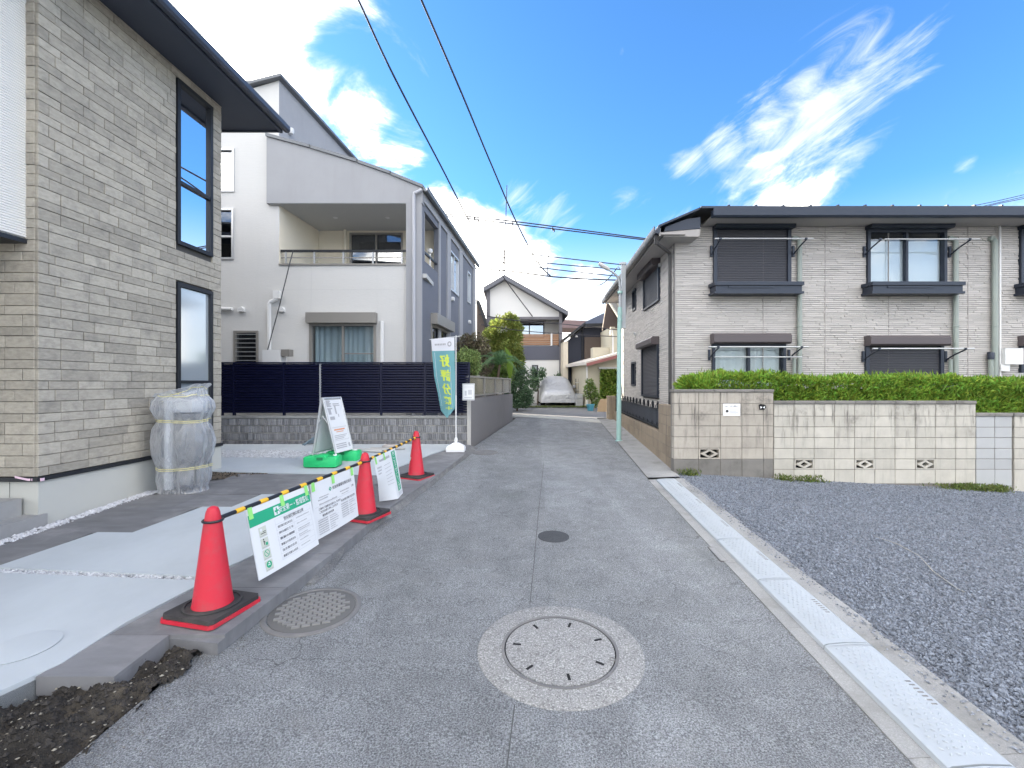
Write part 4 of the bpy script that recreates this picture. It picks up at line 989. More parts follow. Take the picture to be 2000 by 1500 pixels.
def strips(fr, u0, u1, w0, w1, holes, seed, h=.042, gap=.0075, seams=()):
    b = B(); r = random.Random(seed); w = w0; alt = 0
    while w < w1 - .01:
        hh = min(h, w1 - w); u = u0; st = r.uniform(.04, .4)
        while u < u1 - .01:
            e = min(u + (st if u == u0 else r.uniform(.18, .44)), u1); segs = [(u, e)]
            for a0, a1, c0, c1 in holes:
                if w + hh > c0 and w < c1:
                    ns = []
                    for s0, s1 in segs:
                        if s1 <= a0 or s0 >= a1: ns.append((s0, s1)); continue
                        if s0 < a0: ns.append((s0, a0))
                        if s1 > a1: ns.append((a1, s1))
                    segs = ns
            for s0, s1 in segs:
                if s1 - s0 > .012: b.cbox(s0, s1 - .003, -.018, r.uniform(-.008, .006), w, w + hh - gap, .002, fr)
            u = e
        w += hh
    return b.build('siding_strips', m_strip1, hR, smooth=False, kind='stuff')
strips(fRf, xL, 12.0, .8, zE, list(W.values()), 1); strips(fRs, 0, Ls, .8, zE, SW, 2)
b = B()
for px in (1490, 1611, 1735, 1890): b.box(rx(px), rx(px) + .008, -.018, .0075, .8, zE, fRf)
b.box(xL, 12.0, -.018, .0085, rz(648), rz(647), fRf); b.build('panel_joints', m_beige, hR, smooth=False)
B().box(-.02, .03, -.0, .02, .5, zE, fRs).build('corner_trim', m_sjoint, hR, smooth=False)
# roof: front eaves, lower return over the lane side
b = B(); b.box(rx(1368), xRt, -.2, .50, zE, zE + .03, fRf); b.build('soffit', m_beige, hR, smooth=False)
b = B(); b.box(rx(1368), xRt, .50, .528, zE + .0, zE + .13, fRf); b.build('fascia', m_beige, hR, smooth=False)
pr = [(.53, .13), (.53, .0), (.55, -.03), (.62, -.03), (.645, .0), (.65, .13), (.635, .13), (.63, .05)]; n = len(pr)
b = B(); b.add([fRf(rx(1366), v, zE + w) for v, w in pr] + [fRf(xRt, v, zE + w) for v, w in pr], [(k, k + 1, n + k + 1, n + k) for k in range(n - 1)] + [tuple(range(n)), tuple(range(2 * n - 1, n - 1, -1))]); b.build('rain_gutter', m_navy, hR, ang=30)
b = B(); b.prism([Vector((rx(1345), YR - .62, zE + .14)), Vector((xRt, YR - .62, zE + .14)), Vector((xRt, 12.6, zE + .85)), Vector((rx(1345) + .6, 12.6, zE + .85))], (0, 0, .04))
b.prism([Vector((xRt, 16.2, zE + .17)), Vector((rx(1345) + .9, 16.2, zE + .17)), Vector((rx(1345) + .6, 12.6, zE + .85)), Vector((xRt, 12.6, zE + .85))], (0, 0, .04))
b.prism([Vector((2.80, YR - .56, 4.70)), Vector((rx(1345), YR - .56, zE + .14)), Vector((rx(1345) + .6, 12.6, zE + .85)), Vector((rx(1345) + .9, 16.2, zE + .17)), Vector((3.30, 16.2, 4.70))], (0, 0, .04))
b.build('roof', m_navy, hR, smooth=False)
b = B()
for k in range(16):
    x = rx(1395) + k * .52; b.box(x, x + .035, YR - .60, YR - .52, zE + .175, zE + .215)
b.build('snow_guards', m_navy, hR, smooth=False, kind='stuff')
# boxed return at the corner
b = B(); b.prism([P(1297, 452, 8.75), P(1368, 446, 8.75), P(1368, 424, 8.75), P(1340, 428, 8.75), P(1300, 443, 8.75)], (0, .6, 0)); b.build('eaves_return', m_navy, hR, smooth=False)
b = B(); b.prism([P(1296, 462, 8.76), P(1366, 462, 8.76), P(1368, 447, 8.76), P(1297, 453, 8.76)], (0, .5, 0)); b.build('return_soffit', m_beige, hR, smooth=False)
b = B(); b.prism([Vector((2.86, 8.7, 4.58)), Vector((3.34, 8.7, 4.58)), Vector((3.34 + RD * 7.4, 16.1, 4.58)), Vector((2.86 + RD * 7.4, 16.1, 4.58))], (0, 0, .04)); b.build('side_soffit', m_beige, hR, smooth=False)
b = B(); b.box(2.83, 2.86, 8.7, 16.1, 4.55, 4.70, lambda x, y, z: Vector((x + RD * (y - 8.7), y, z))); b.build('side_fascia', m_beige, hR, smooth=False)
pr = [(.0, .14), (.0, .03), (-.03, .0), (-.09, .01), (-.11, .05), (-.115, .14), (-.10, .14), (-.095, .06)]
sk = lambda x, y, z: Vector((x + RD * (y - 8.7), y, z))
b = B(); b.add([sk(2.83 + v, 8.62, 4.57 + w) for v, w in pr] + [sk(2.83 + v, 16.2, 4.57 + w) for v, w in pr], [(k, k + 1, n + k + 1, n + k) for k in range(n - 1)] + [tuple(range(n)), tuple(range(2 * n - 1, n - 1, -1))]); b.build('side_gutter', m_navy, hR, ang=30)
B().tube([sk(2.78, 8.75, 4.58), sk(2.80, 8.80, 4.45), Vector((xL - .09, YR + .05, 4.38)), Vector((xL - .07, YR + .08, 4.28)), Vector((xL - .07, YR + .08, .4))], .035, 8).build('downpipe', mat('dark_pipe', (.06, .058, .06, 1), .5), hR)
# shutters and windows
def slats(fr, u0, u1, w0, w1, v, parent, m=m_shut, p=.034):
    b = B(); w = w0; prof = []
    while w < w1: prof += [(v, w), (v + .010, w + p * .25), (v + .010, w + p * .75), (v, w + p * .97)]; w += p
    for (a, c), (a2, c2) in zip(prof, prof[1:]): b.quad(fr(u0, a, c), fr(u1, a, c), fr(u1, a2, min(c2, w1)), fr(u0, a2, min(c2, w1)))
    return b.build('roller_shutter', m, parent, smooth=False)
def shutter_window(key, closed, boxh, sill, fr=fRf, w=None, sboxm=m_navy):
    u0, u1, w0, w1 = w or W[key]
    if closed:
        b = B(); t = .05
        b.box(u0 - .02, u0 + t, -.05, .05, w0, w1, fr); b.box(u1 - t, u1 + .02, -.05, .05, w0, w1, fr); b.box(u0 + t, u1 - t, -.05, .048, w0, w0 + .04, fr)
        wo = b.build('window', m_navy, hR, smooth=False); slats(fr, u0 + t, u1 - t, w0 + .04, w1, .005, wo)
    else:
        wo = window(hR, fr, u0, u1, w0, w1, m_navy, g_std, t=.055, cols=2, proud=.05)
        B().box(u0 + .03, u1 - .03, -.9, -.88, w0, w1, fr).build('dark_room', m_dark, wo, smooth=False)
    b = B(); pr = [(0, w1 + boxh), (.15, w1 + boxh), (.19, w1 + boxh - .04), (.19, w1 + .03), (.16, w1), (0, w1)]
    n = len(pr); b.add([fr(u0 - .03, v, c) for v, c in pr] + [fr(u1 + .03, v, c) for v, c in pr], [(k, (k + 1) % n, n + (k + 1) % n, n + k) for k in range(n)] + [tuple(range(n)), tuple(range(2 * n - 1, n - 1, -1))])
    b.build('shutter_box', sboxm, wo, smooth=False)
    if sill:
        b = B(); a0, a1 = u0 - .11, u1 + .12
        b.box(a0, a1, 0, .30, w0 - .05, w0 + .02, fr); b.box(a0 + .03, a1 - .03, 0, .27, w0 - .17, w0 - .05, fr); b.box(a0 + .0, a1 - .0, 0, .29, w0 - .215, w0 - .17, fr)
        b.box((a0 + a1) / 2 - .6, (a0 + a1) / 2 + .3, .27, .285, w0 - .10, w0 - .07, fr)
        b.build('sill_box', m_navy, wo, smooth=False)
    return wo
shutter_window('u1', True, .15, True); shutter_window('u2', False, .15, True); shutter_window('u3', False, .15, True)
shutter_window('l1', False, .2, False, sboxm=m_sbox); shutter_window('l2', True, .2, False, sboxm=m_sbox); shutter_window('l3', False, .2, False, sboxm=m_sbox)
m_shoji = mat('white_screen', (.85, .85, .85, 1), .8, var=.02)
u0, u1, w0, w1 = W['u2']; B().box(u0 + .05, u1 - .05, -.075, -.07, w0 + .05, w1 - .2, fRf).build('window_screen', m_shoji, hR, smooth=False)
B().box(u0 + .05, u1 - .3, -.115, -.11, w0 + .42, w0 + .45, fRf).build('screen_bar', m_silver, hR, smooth=False)
curtain(hR, fRf, W['l1'][0] + .05, W['l1'][1] - .05, W['l1'][2] + .02, W['l1'][3] - .06, -.10, mat('white_curtain', (.84, .83, .80, 1), .9, trans=.25), 8)
curtain(hR, fRf, W['u3'][0] + .05, W['u3'][1] - .05, W['u3'][2] + .02, W['u3'][3] - .06, -.2, MATS['white_curtain'], 8)
shutter_window('', True, .20, False, fRs, SW[0], m_sbox); shutter_window('', True, .18, False, fRs, SW[1], m_sbox)
window(hR, fRs, *SW[2], m_navy, g_dark, t=.05); window(hR, fRs, *SW[3], m_navy, g_dark, t=.05)
B().box(SW[2][0] - .1, SW[2][1] + .2, -.4, -.38, 1.6, 4.6, fRs).build('dark_room', m_dark, hR, smooth=False)
for y, z in ((10.15, 4.40), (12.9, 3.13), (12.1, 2.82)): hood(hR, fRs, ru(y + .1), z, m_silver, .05)
# laundry poles with brackets
def laundry(px0, px1, py, wkey, drop=.0, both=True):
    u0, u1 = W[wkey][0] - .06, W[wkey][1] + .07; z = rz(py)
    t = B().tube([fRf(rx(px0), .42, z), fRf(rx(px1), .42, z)], .014, 8).build('laundry_pole', m_silver, hR)
    for u in (u0, u1):
        b = B(); b.box(u - .02, u + .02, .0, .04, z - .24, z - .02, fRf)
        b.tube([fRf(u, .03, z - .20), fRf(u, .22, z - .10), fRf(u, .45, z - .015)], .014, 6); b.lathe([(.03, -.015), (.03, .015)], fRf(u, .42, z), 10)
        b.build('pole_bracket', m_navy, hR)
laundry(1378, 1562, 479, 'u1'); laundry(1694, 1872, 480, 'u2'); laundry(1366, 1553, 681, 'l1'); laundry(1672, 1862, 684, 'l2')
B().tube([fRf(rx(1383), .3, rz(699)), fRf(rx(1548), .3, rz(699))], .012, 8).build('laundry_pole', m_silver, hR)
# service pipes
def vpipe(px, y0, y1, r, m, v=.06, elbow=True):
    pts = [fRf(rx(px), v, .9), fRf(rx(px), v, rz(y1))]
    if elbow: pts += [fRf(rx(px), v * .7, rz(y1) + .05), fRf(rx(px), -.02, rz(y1) + .06)]
    B().tube(pts, r, 10).build('service_pipe', m, hR)
vpipe(1558, 730, 473, .045, m_gpipe); vpipe(1861, 730, 473, .045, m_gpipe); vpipe(1937, 740, 475, .05, m_gpipe); vpipe(1947, 740, 447, .018, m_pipe)
for px in (1558, 1861, 1937): B().lathe([(.052, -.02), (.056, 0), (.052, .02)], fRf(rx(px), .06, rz(638)), 12).build('pipe_collar', m_gpipe, hR)
vpipe(1547, 730, 700, .035, m_gpipe, .07, False); vpipe(1850, 730, 702, .035, m_gpipe, .07, False); vpipe(1928, 740, 700, .04, m_gpipe, .07, False)
B().lathe([(.055, 0), (.055, .13), (.05, .14)], fRf(rx(1928), .07, rz(702)), 12).build('pipe_cap', m_navy, hR)
for px in (1550, 1853, 1934): hood(hR, fRf, rx(px), rz(467), m_gpipe, .06)
B().box(rx(1950), rx(1985), 0, .13, rz(712), rz(681), fRf).build('meter_box', m_pipe, hR, smooth=False); B().box(rx(1945), rx(1962), 0, .1, rz(725), rz(712), fRf).build('meter_box', m_pipe, hR, smooth=False)
tag(B().box(rx(1962), rx(2010), .2, .6, rz(760), rz(729), fRf).build('outdoor_unit', m_pipe, smooth=False), 'white outdoor unit top showing over the hedge at far right', 'outdoor unit')
# ------------------------------------------------------------------ concrete block wall
YW = 7.3; kW = YW / FPX; wx = lambda px: (px - 1000) * kW; wz = lambda py: 1.7 + (750 - py) * kW
fWl = Fr((0, YW, 0), (1, 0), (0, -1))
m_blk = mat('weathered_block', (.475, .45, .395, 1), .92, var=.2, vscale=5, rnd=.08, bump=.4, bscale=110, bdist=.004, dirt=(.115, .105, .095, 1), dirt_amt=.9, dirt_scale=2.1, streak=True, grad=(.45, 1.34))
m_blk1 = mat('stained_block', (.40, .365, .315, 1), .92, var=.22, vscale=5, rnd=.08, bump=.45, bscale=110, bdist=.004, dirt=(.10, .092, .084, 1), dirt_amt=.9, dirt_scale=2.0, streak=True, grad=(.2, 1.5))
m_blk3 = mat('new_block', (.40, .405, .405, 1), .9, var=.07, vscale=4, rnd=.05, bump=.4, bscale=120, bdist=.004)
m_mort = mat('block_mortar', (.20, .185, .165, 1), .95, var=.15)
m_base = mat('block_base', (.19, .18, .165, 1), .95, var=.25, vscale=5, rnd=.1, bump=.5, bscale=80, dirt=(.08, .075, .07, 1), dirt_amt=.7, dirt_scale=3)
def vent_block(x0, x1, z0, z1, m, parent):
    b = B(); t = .022; v0, v1 = -.08, .004
    b.box(x0, x1, v0, v1, z0, z0 + t * .7, fWl); b.box(x0, x1, v0, v1, z1 - t * .7, z1, fWl); b.box(x0, x0 + t, v0, v1 - .001, z0, z1, fWl); b.box(x1 - t, x1, v0, v1 - .001, z0, z1, fWl)
    cx, cz = (x0 + x1) / 2, (z0 + z1) / 2; hw, hh = (x1 - x0) / 2 - t, (z1 - z0) / 2 - t * .5
    for sx in (-1, 1):
        for sz in (-1, 1):
            a = [(cx + sx * hw * .98, cz), (cx, cz + sz * hh), (cx, cz + sz * (hh - .03)), (cx + sx * (hw - .075), cz)]
            b.prism([fWl(p, v0, q) for p, q in a], (0, v0 - v1 - .0, 0))
    o = b.build('ventilation_block', m, parent, smooth=False)
    B().box(x0, x1, -.10, -.085, z0, z1, fWl).build('opening', m_black, o, smooth=False)
    return o
def block_wall(name, label, xs, zs, cap, m, mcap, vents=(), basez=None):
    t = thing(name, ((wx(xs[0]) + wx(xs[-1])) / 2, YW, 0), label, 'wall', 'block wall sections facing the gravel')
    hv = [(wx(xs[i]), wx(xs[i + 1]), wz(zs[j]), wz(zs[j - 1])) for i, j in vents]
    b = B(); wall_holes(b, fWl, wx(xs[0]) + .002, wx(xs[-1]) - .002, -.4, wz(zs[0]), hv, .11, -.008)
    b.box(wx(xs[0]) + .002, wx(xs[-1]) - .002, -.15, -.11, -.4, wz(zs[0]), fWl); b.build('mortar', m_mort, t, smooth=False)
    r = random.Random(len(xs))
    for j in range(1, len(zs)):
        for i in range(len(xs) - 1):
            x0, x1, z0, z1 = wx(xs[i]) + .004, wx(xs[i + 1]) - .004, wz(zs[j]) + .004, wz(zs[j - 1]) - .004
            if (i, j) in vents: vent_block(x0, x1, z0, z1, m, t); continue
            last = basez and j == len(zs) - 1
            B().cbox(x0, x1, -.15, r.uniform(-.002, .003), z0 if not last else -.35, z1, .004, fWl).build('block', m_base if last else m, t, smooth=False)
    cw = max(1, round((xs[-1] - xs[0]) / 40))
    for k in range(cw):
        a = xs[0] + (xs[-1] - xs[0]) * k / cw; c = xs[0] + (xs[-1] - xs[0]) * (k + 1) / cw
        B().cbox(wx(a) - (.01 if k == 0 else -.002), wx(c) - .002, -.17, .02, wz(cap[1]), wz(cap[0]), .006, fWl).build('cap_block', mcap, t, smooth=False)
    return t
m_cap = mat('cap_block', (.21, .20, .185, 1), .95, var=.25, vscale=5, rnd=.15, bump=.5, bscale=90, dirt=(.09, .085, .08, 1), dirt_amt=.7, dirt_scale=4)
bw1 = block_wall('block_wall', 'tall stained end of the block wall carrying a white notice', [1316, 1364.5, 1407, 1449, 1491, 1511], [766, 788, 809.5, 832, 853.5, 875.5, 896.8, 930], (760.5, 765.8), m_blk1, m_cap, vents=[(1, 6)], basez=True)
block_wall('block_wall', 'long cream block wall with three diamond vents and dark coping', [1511.5 + 39.45 * k for k in range(11)], [789, 813, 834, 855, 876, 896.5, 917, 945], (783, 788.8), m_blk, m_cap, vents=[(1, 6), (4, 6), (7, 6)])
block_wall('block_wall', 'low pale grey newer block wall at right edge of the photo', [1906.5, 1943, 1977], [813, 834.5, 855, 876, 896.5, 917, 955], (807, 812.8), m_blk3, m_cap)
block_wall('block_wall', 'short old block wall cut off by right edge of photo', [1981, 2010, 2050, 2090, 2130, 2170], [813, 834.5, 855, 876, 896.5, 917, 965], (807, 812.8), m_blk, m_cap)
# notice and reflector on the wall
m_paper = mat('white_board', (.80, .80, .80, 1), .5, var=.01); m_ink = mat('dark_print', (.06, .06, .065, 1), .7, var=0); m_mid = mat('grey_print', (.42, .42, .44, 1), .7, var=0)
nt_ = thing('wall_notice', P(1428, 800, YW - .01), 'white no-entry notice fixed to the stained block wall', 'notice')
B().box(wx(1412), wx(1445), .004, .010, wz(812), wz(788.5), fWl).build('board', m_paper, nt_, smooth=False)
fn = lambda u, v: fWl(u, .0108, v)
b = B(); put_text(b, '立入禁止', fn, wx(1433), wz(793.5), width=.125); put_text(b, '敷地内', fn, wx(1418), wz(793.5), width=.055); b.build('lettering', m_ink, nt_, smooth=False)
b = B(); b.lathe([(.022, -.0005), (.022, .0005)], (0, 0, 0), 20); c0 = fn(wx(1419.5), wz(803)); b.v = [tuple(c0 + Vector((v[0], -.0003, v[1]))) for v in b.v]
for k in range(4): b.add([fn(wx(1425), wz(800 + k * 2.6)), fn(wx(1441 - 3 * (k % 2)), wz(800 + k * 2.6)), fn(wx(1441 - 3 * (k % 2)), wz(801 + k * 2.6)), fn(wx(1425), wz(801 + k * 2.6))], [(0, 1, 2, 3)])
b.build('symbol_and_lines', m_mid, nt_, smooth=False)
rf = thing('reflector_tag', P(1488, 795, YW - .02), 'small black tag with white triangles on the block wall', 'tag')
b = B(); b.prism([fWl(wx(1481.5), .006, wz(791)), fWl(wx(1485), .006, wz(789)), fWl(wx(1494), .006, wz(790.5)), fWl(wx(1495.5), .006, wz(795)), fWl(wx(1492), .006, wz(800)), fWl(wx(1483), .006, wz(800))], (0, -.012, 0)); b.build('plate', m_black, rf, smooth=False)
b = B(); b.quad(fWl(wx(1484), .019, wz(793)), fWl(wx(1484), .019, wz(798)), fWl(wx(1488), .019, wz(795.5))); b.quad(fWl(wx(1493), .019, wz(793)), fWl(wx(1489), .019, wz(795.5)), fWl(wx(1492), .019, wz(798))); b.build('triangles', m_paper, rf, smooth=False)

# ---- brown block wall along the lane with wrought iron fence
m_bb = mat('brown_block', (.28, .225, .165, 1), .92, var=.14, vscale=5, rnd=.12, bump=.4, bscale=100, dirt=(.10, .09, .078, 1), dirt_amt=.65, dirt_scale=1.6, streak=True)
bwl = thing('brown_block_wall', (WX(10), 10, gz(10)), 'low brown block wall running along the lane', 'wall')
fL = Fr((WX(7.3), 7.3, 0), (.096, 1), (-1, .096)); LL = (15.3 - 7.3) * math.hypot(1, .096)
B().box(.02, LL, -.12, -.006, -.1, .80, fL).build('mortar', m_mort, bwl, smooth=False); B().box(.02, 1.17, -.12, -.006, -.1, 1.32, fL).build('mortar', m_mort, bwl, smooth=False)
for j in range(8):
    u = .02 + (0 if j % 2 else -.2); z0 = -.06 + j * .174
    while u < LL:
        e = u + .40; a, c = max(u, .02), min(e, LL)
        if z0 + .17 > .84: c = min(c, 1.175)
        if c - a > .03 and z0 + .168 > gz(7.3 + a) - .05: B().cbox(a + .002, c - .002, -.13, .0, z0 + .003, min(z0 + .171, .815 if a > 1.1 and z0 < .84 else 2), .003, fL).build('block', m_bb, bwl, smooth=False)
        u = e
m_iron2 = mat('wrought_iron', (.018, .02, .026, 1), .5, .3, var=.1)
irf = thing('iron_fence', (WX(11), 11, .83), 'black wrought iron fence with scroll tops on the brown wall', 'fence')
uu0, uu1 = 1.24, LL - .15
B().box(uu0, uu1, -.075, -.045, .86, .885, fL).build('bottom_rail', m_iron2, irf, smooth=False); B().box(uu0, uu1, -.075, -.045, 1.20, 1.22, fL).build('top_rail', m_iron2, irf, smooth=False)
B().box(uu0, uu1, -.068, -.060, .90, 1.19, fL).build('backing_sheet', mat('iron_sheet', (.06, .065, .085, 1), .5), irf, smooth=False)
k = 0; u = uu0 + .02
while u < uu1:
    B().tube([fL(u, -.06, .82), fL(u, -.06, 1.22 + (.06 if k % 4 == 0 else 0))], .008, 6).build('bar', m_iron2, irf)
    if k % 4 == 2:
        b = B()
        for s in (-1, 1):
            b.tube([fL(u + s * (.10 * t_ / 10 - .0) * math.cos(t_ * .55) * .9 + s * .05, -.06, 1.25 + .055 * math.sin(t_ * .62)) for t_ in range(11)], .006, 5)
        b.tube([fL(u + .065 * math.cos(t_ / 12 * math.tau), -.06, 1.29 + .065 * math.sin(t_ / 12 * math.tau)) for t_ in range(13)], .014, 5)
        b.tube([fL(u + .05 * math.cos(t_ / 12 * math.tau), -.05, .92 + .035 * math.sin(t_ / 12 * math.tau)) for t_ in range(13)], .006, 5)
        b.build('scroll', m_iron2, irf)
    u += .115; k += 1
tag(B().box(3.20, 3.45, 14.9, 15.3, .3, 1.30).build('gate_pillar', m_bb, smooth=False), 'short tan pillar where the brown wall meets the cross street', 'pillar')

# ---- hedge
m_hedge = mat('hedge_leaf', (.225, .36, .05, 1), .6, var=.32, vscale=2.5, isl=.40, hue=.035, trans=.35, spec=.3)
hd = thing('hedge', (6, 8.0, .4), 'clipped bright green conifer hedge behind the block wall', 'hedge')
rh = np.random.default_rng(5)
def hedge_surface(n, x0, x1, zt):
    x = rh.uniform(x0, x1, n); t = rh.random(n)
    top = t < .42
    y = np.where(top, rh.uniform(7.50, 8.30, n), 7.49 + rh.normal(0, .025, n)); z = np.where(top, zt(x) + rh.normal(0, .015, n), rh.uniform(.7, 1, n) * 0 + rh.uniform(.95, 1.0, n))
    zz = rh.uniform(.85, 1, n)
    z = np.where(top, z, 1.0 + (zt(x) - 1.0) * rh.random(n) ** .8)
    lump = np.array([mnoise.noise(Vector((a * 2.2, c * 2.2, e * 2.2))) for a, c, e in zip(x, y, z)]) * .085 + np.array([mnoise.noise(Vector((a * 7, c * 7, e * 7))) for a, c, e in zip(x, y, z)]) * .05
    nr = np.zeros((n, 3)); nr[:, 1] = np.where(top, -.15, -.75); nr[:, 2] = np.where(top, 1.0, .65)
    p = np.stack([x, y - lump * np.where(top, .3, 1), z + lump * np.where(top, 1, .3)], 1)
    return p, nr
zt = lambda x: 1.83 - .013 * (x - 3.0) + .03 * np.sin(x * 2.1)
p, nr = hedge_surface(50000, 3.05, 11.0, zt)
endm = (p[:, 0] < 3.5); p[endm, 2] -= (3.5 - p[endm, 0]) * .35
leaf_mesh('foliage', p, nr, .085, m_hedge, hd, aspect=.26, jit=.5, seed=3)
ns_ = 1500; ps = np.stack([rh.uniform(3.2, 11, ns_), rh.uniform(7.5, 8.2, ns_), np.zeros(ns_)], 1); ps[:, 2] = zt(ps[:, 0]) + np.abs(rh.normal(0, .035, ns_)); nn = np.zeros((ns_, 3)); nn[:, 2] = 1
leaf_mesh('top_sprigs', ps, nn, .13, m_hedge, hd, aspect=.16, jit=.35, seed=6)
pe, ne = ellipsoid_pts([(3.12, 7.75, 1.62, .30, .32, .22, 1500), (3.0, 7.7, 1.72, .16, .2, .12, 500)], 8); leaf_mesh('end_sprays', pe, ne + np.array([-.6, 0, .5]), .10, m_hedge, hd, aspect=.28, jit=.45, seed=4)
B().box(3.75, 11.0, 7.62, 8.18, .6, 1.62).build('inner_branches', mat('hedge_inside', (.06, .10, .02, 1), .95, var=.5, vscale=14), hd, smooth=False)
# weeds at the wall foot
m_weed = mat('weed_leaf', (.13, .17, .045, 1), .7, var=.2, isl=.4, hue=.03, trans=.3)
for i, (px, py, w_, n_, lab) in enumerate([(1340, 932, .18, 260, 'small weed tuft at the corner of block wall and kerb'), (1522, 937, .15, 220, 'thin weeds at wall foot below the wall step'), (1570, 944, .28, 320, 'low weeds at wall foot under the first diamond vent of long wall'), (1870, 955, .5, 900, 'long weed patch at wall foot near the newer grey blocks'), (1930, 960, .25, 500, 'yellow green weed clump below the newer grey blocks')]):
    c = Vector((wx(px), YW - .08, gzr(wx(px), YW - .08)))
    t = thing('weed_clump', c, lab, 'weeds', 'weeds along the wall foot')
    q = np.stack([c.x + rh.normal(0, w_ * .45, n_), c.y - np.abs(rh.normal(0, .06, n_)), c.z + rh.random(n_) ** 1.6 * .10], 1); nn = np.zeros((n_, 3)); nn[:, 2] = 1
    leaf_mesh('leaves', q, nn, .055, m_weed, t, aspect=.28, jit=.6, seed=i)

# ------------------------------------------------------------------ street lamp
m_teal = mat('teal_paint', (.34, .53, .50, 1), .45, var=.08, vscale=2, dirt=(.30, .42, .40, 1), dirt_amt=.3)
m_zinc = mat('zinc', (.42, .44, .46, 1), .45, .5, var=.08)
YP = 10.6; lp = G(1208, 862); lp = Vector(((1208.5 - 1000) / FPX * YP, YP, gz(YP)))
t = thing('street_lamp', lp, 'teal steel street lamp pole with curved arm over the lane', 'street lamp')
B().tube([lp, P(1210, 640, YP), P(1211, 600, YP)], [.056, .052, .048], 16).build('pole', m_teal, t)
B().lathe([(.085, 0), (.085, .02), (.06, .03)], lp, 16).build('base_collar', m_teal, t)
B().tube([P(1211, 602, YP), P(1211, 562, YP), P(1209, 548, YP), P(1204, 538, YP), P(1196, 531, YP), P(1187, 526, YP)], [.036, .030, .027, .025, .023, .022], 12).build('arm', m_zinc, t)
for py in (571, 612, 626): B().lathe([(.056, -.03), (.061, 0), (.056, .03)], P(1211, py, YP), 14).build('clamp_band', m_teal, t)
b = B(); d = P(1169, 513, YP) - P(1190, 526, YP); o0 = P(1190, 527, YP)
b.tube([o0, o0 + d * .15, o0 + d * .6, o0 + d * .95, o0 + d], [.025, .048, .055, .04, .012], 12); b.build('lamp_head', mat('lamp_grey', (.50, .50, .50, 1), .5), t)
t2 = thing('service_pole', P(1217, 600, YP + .12) , 'grey square steel post strapped behind the street lamp', 'pole')
b = B(); q0 = P(1213.5, 605, YP + .12); q1 = P(1221.5, 512, YP + .12); b.box(q0.x, q1.x, YP + .09, YP + .18, P(0, 640, YP).z, q1.z); b.build('post', m_zinc, t2, smooth=False)
b = B(); b.box(q0.x - .06, q1.x + .02, YP + .07, YP + .09, q1.z - .06, q1.z - .02); b.tube([P(1213, 527, YP), P(1207, 520, YP), P(1204, 524, YP)], .012, 6); b.build('bracket', m_zinc, t2)

# ------------------------------------------------------------------ overhead cables
m_wire = mat('cable_black', (.04, .04, .052, 1), .6, var=.05)
def cable(pts, r, label, m=m_wire, sub=8):
    pts = [Vector(p) for p in pts]; out = []
    for i in range(len(pts) - 1):
        p0, p1, p2, p3 = pts[max(i - 1, 0)], pts[i], pts[i + 1], pts[min(i + 2, len(pts) - 1)]
        for k in range(sub):
            s = k / sub; out.append(.5 * ((2 * p1) + (p2 - p0) * s + (2 * p0 - 5 * p1 + 4 * p2 - p3) * s * s + (3 * p1 - p0 - 3 * p2 + p3) * s ** 3))
    out.append(pts[-1])
    rr_ = [r[0] + (r[1] - r[0]) * i / (len(out) - 1) for i in range(len(out))] if isinstance(r, tuple) else r
    return tag(B().tube(out, rr_, 6).build('overhead_cable', m), label, 'cable', 'overhead cables')
cable([P(655, -90, 5), P(700, 0, 5.6), P(770, 150, 7.0), P(860, 322, 10.2), P(930, 456, 15.5), P(988, 548, 22.5), P(1040, 618, 23.9)], (.010, .030), 'thick black cable from top of photo down to the gabled white house')
cable([P(785, -90, 5), P(823, 0, 5.6), P(905, 190, 8.0), P(960, 322, 11), P(1010, 437, 14.5), P(1050, 512, 17.5), P(1076, 540, 18.8)], (.012, .028), 'thick twisted cable from top middle of photo to the cross street lines')
cable([P(860, 417, 19), P(1000, 432, 18.9), P(1140, 450, 18.9), P(1330, 475, 19)], .026, 'upper line of the highest pair crossing above the lane')
cable([P(860, 420, 19.2), P(1000, 437, 19.1), P(1140, 454, 19.1), P(1330, 477, 19.2)], .026, 'lower line of the highest pair crossing above the lane')
cable([P(960, 487, 19), P(1090, 503, 18.9), P(1260, 522, 19)], .022, 'top line of the ladder of thin wires behind the street lamp')
cable([P(955, 499, 19), P(1090, 516, 18.9), P(1260, 530, 19)], .022, 'second line of the ladder of thin wires behind the street lamp')
cable([P(950, 509, 19), P(1090, 527, 18.9), P(1240, 543, 19)], .022, 'third line of the ladder of thin wires behind the street lamp')
cable([P(930, 524, 18.9), P(1000, 530, 18.8), P(1076, 540, 18.8), P(1150, 545, 18.8), P(1260, 549, 18.9)], .03, 'lowest thick line where the twisted cable ends')
cable([P(1076, 541, 18.8), P(1130, 546, 18), P(1160, 557, 15), P(1180, 552, 12.5), P(1205, 524, 10.6)], .012, 'slack thin wire looping to the street lamp')
cable([P(1090, 577, 30), P(1150, 581, 30), P(1250, 588, 30)], .008, 'faint distant wire low above the dark roof')
cable([P(935, 614, 15.5), P(1000, 625, 15.8), P(1100, 633, 16), P(1215, 645, 16)], .016, 'thin wire across the gabled house below its beam')
cable([P(940, 634, 16), P(1010, 645, 16.2), P(1100, 652, 16.3), P(1215, 658, 16.4)], .014, 'thicker wire sagging across the wooden balcony')
for i, (ya, yb_) in enumerate(((411, 381), (414, 386), (413, 391))): cable([P(1860 + 25 * i, ya - 2, 15), P(1940, (ya + yb_) / 2 - 2, 15), P(2060, yb_ - 15, 15)], .012, ['highest', 'middle', 'lowest'][i] + ' of three wires over the apartment roof at right edge')
b = B()
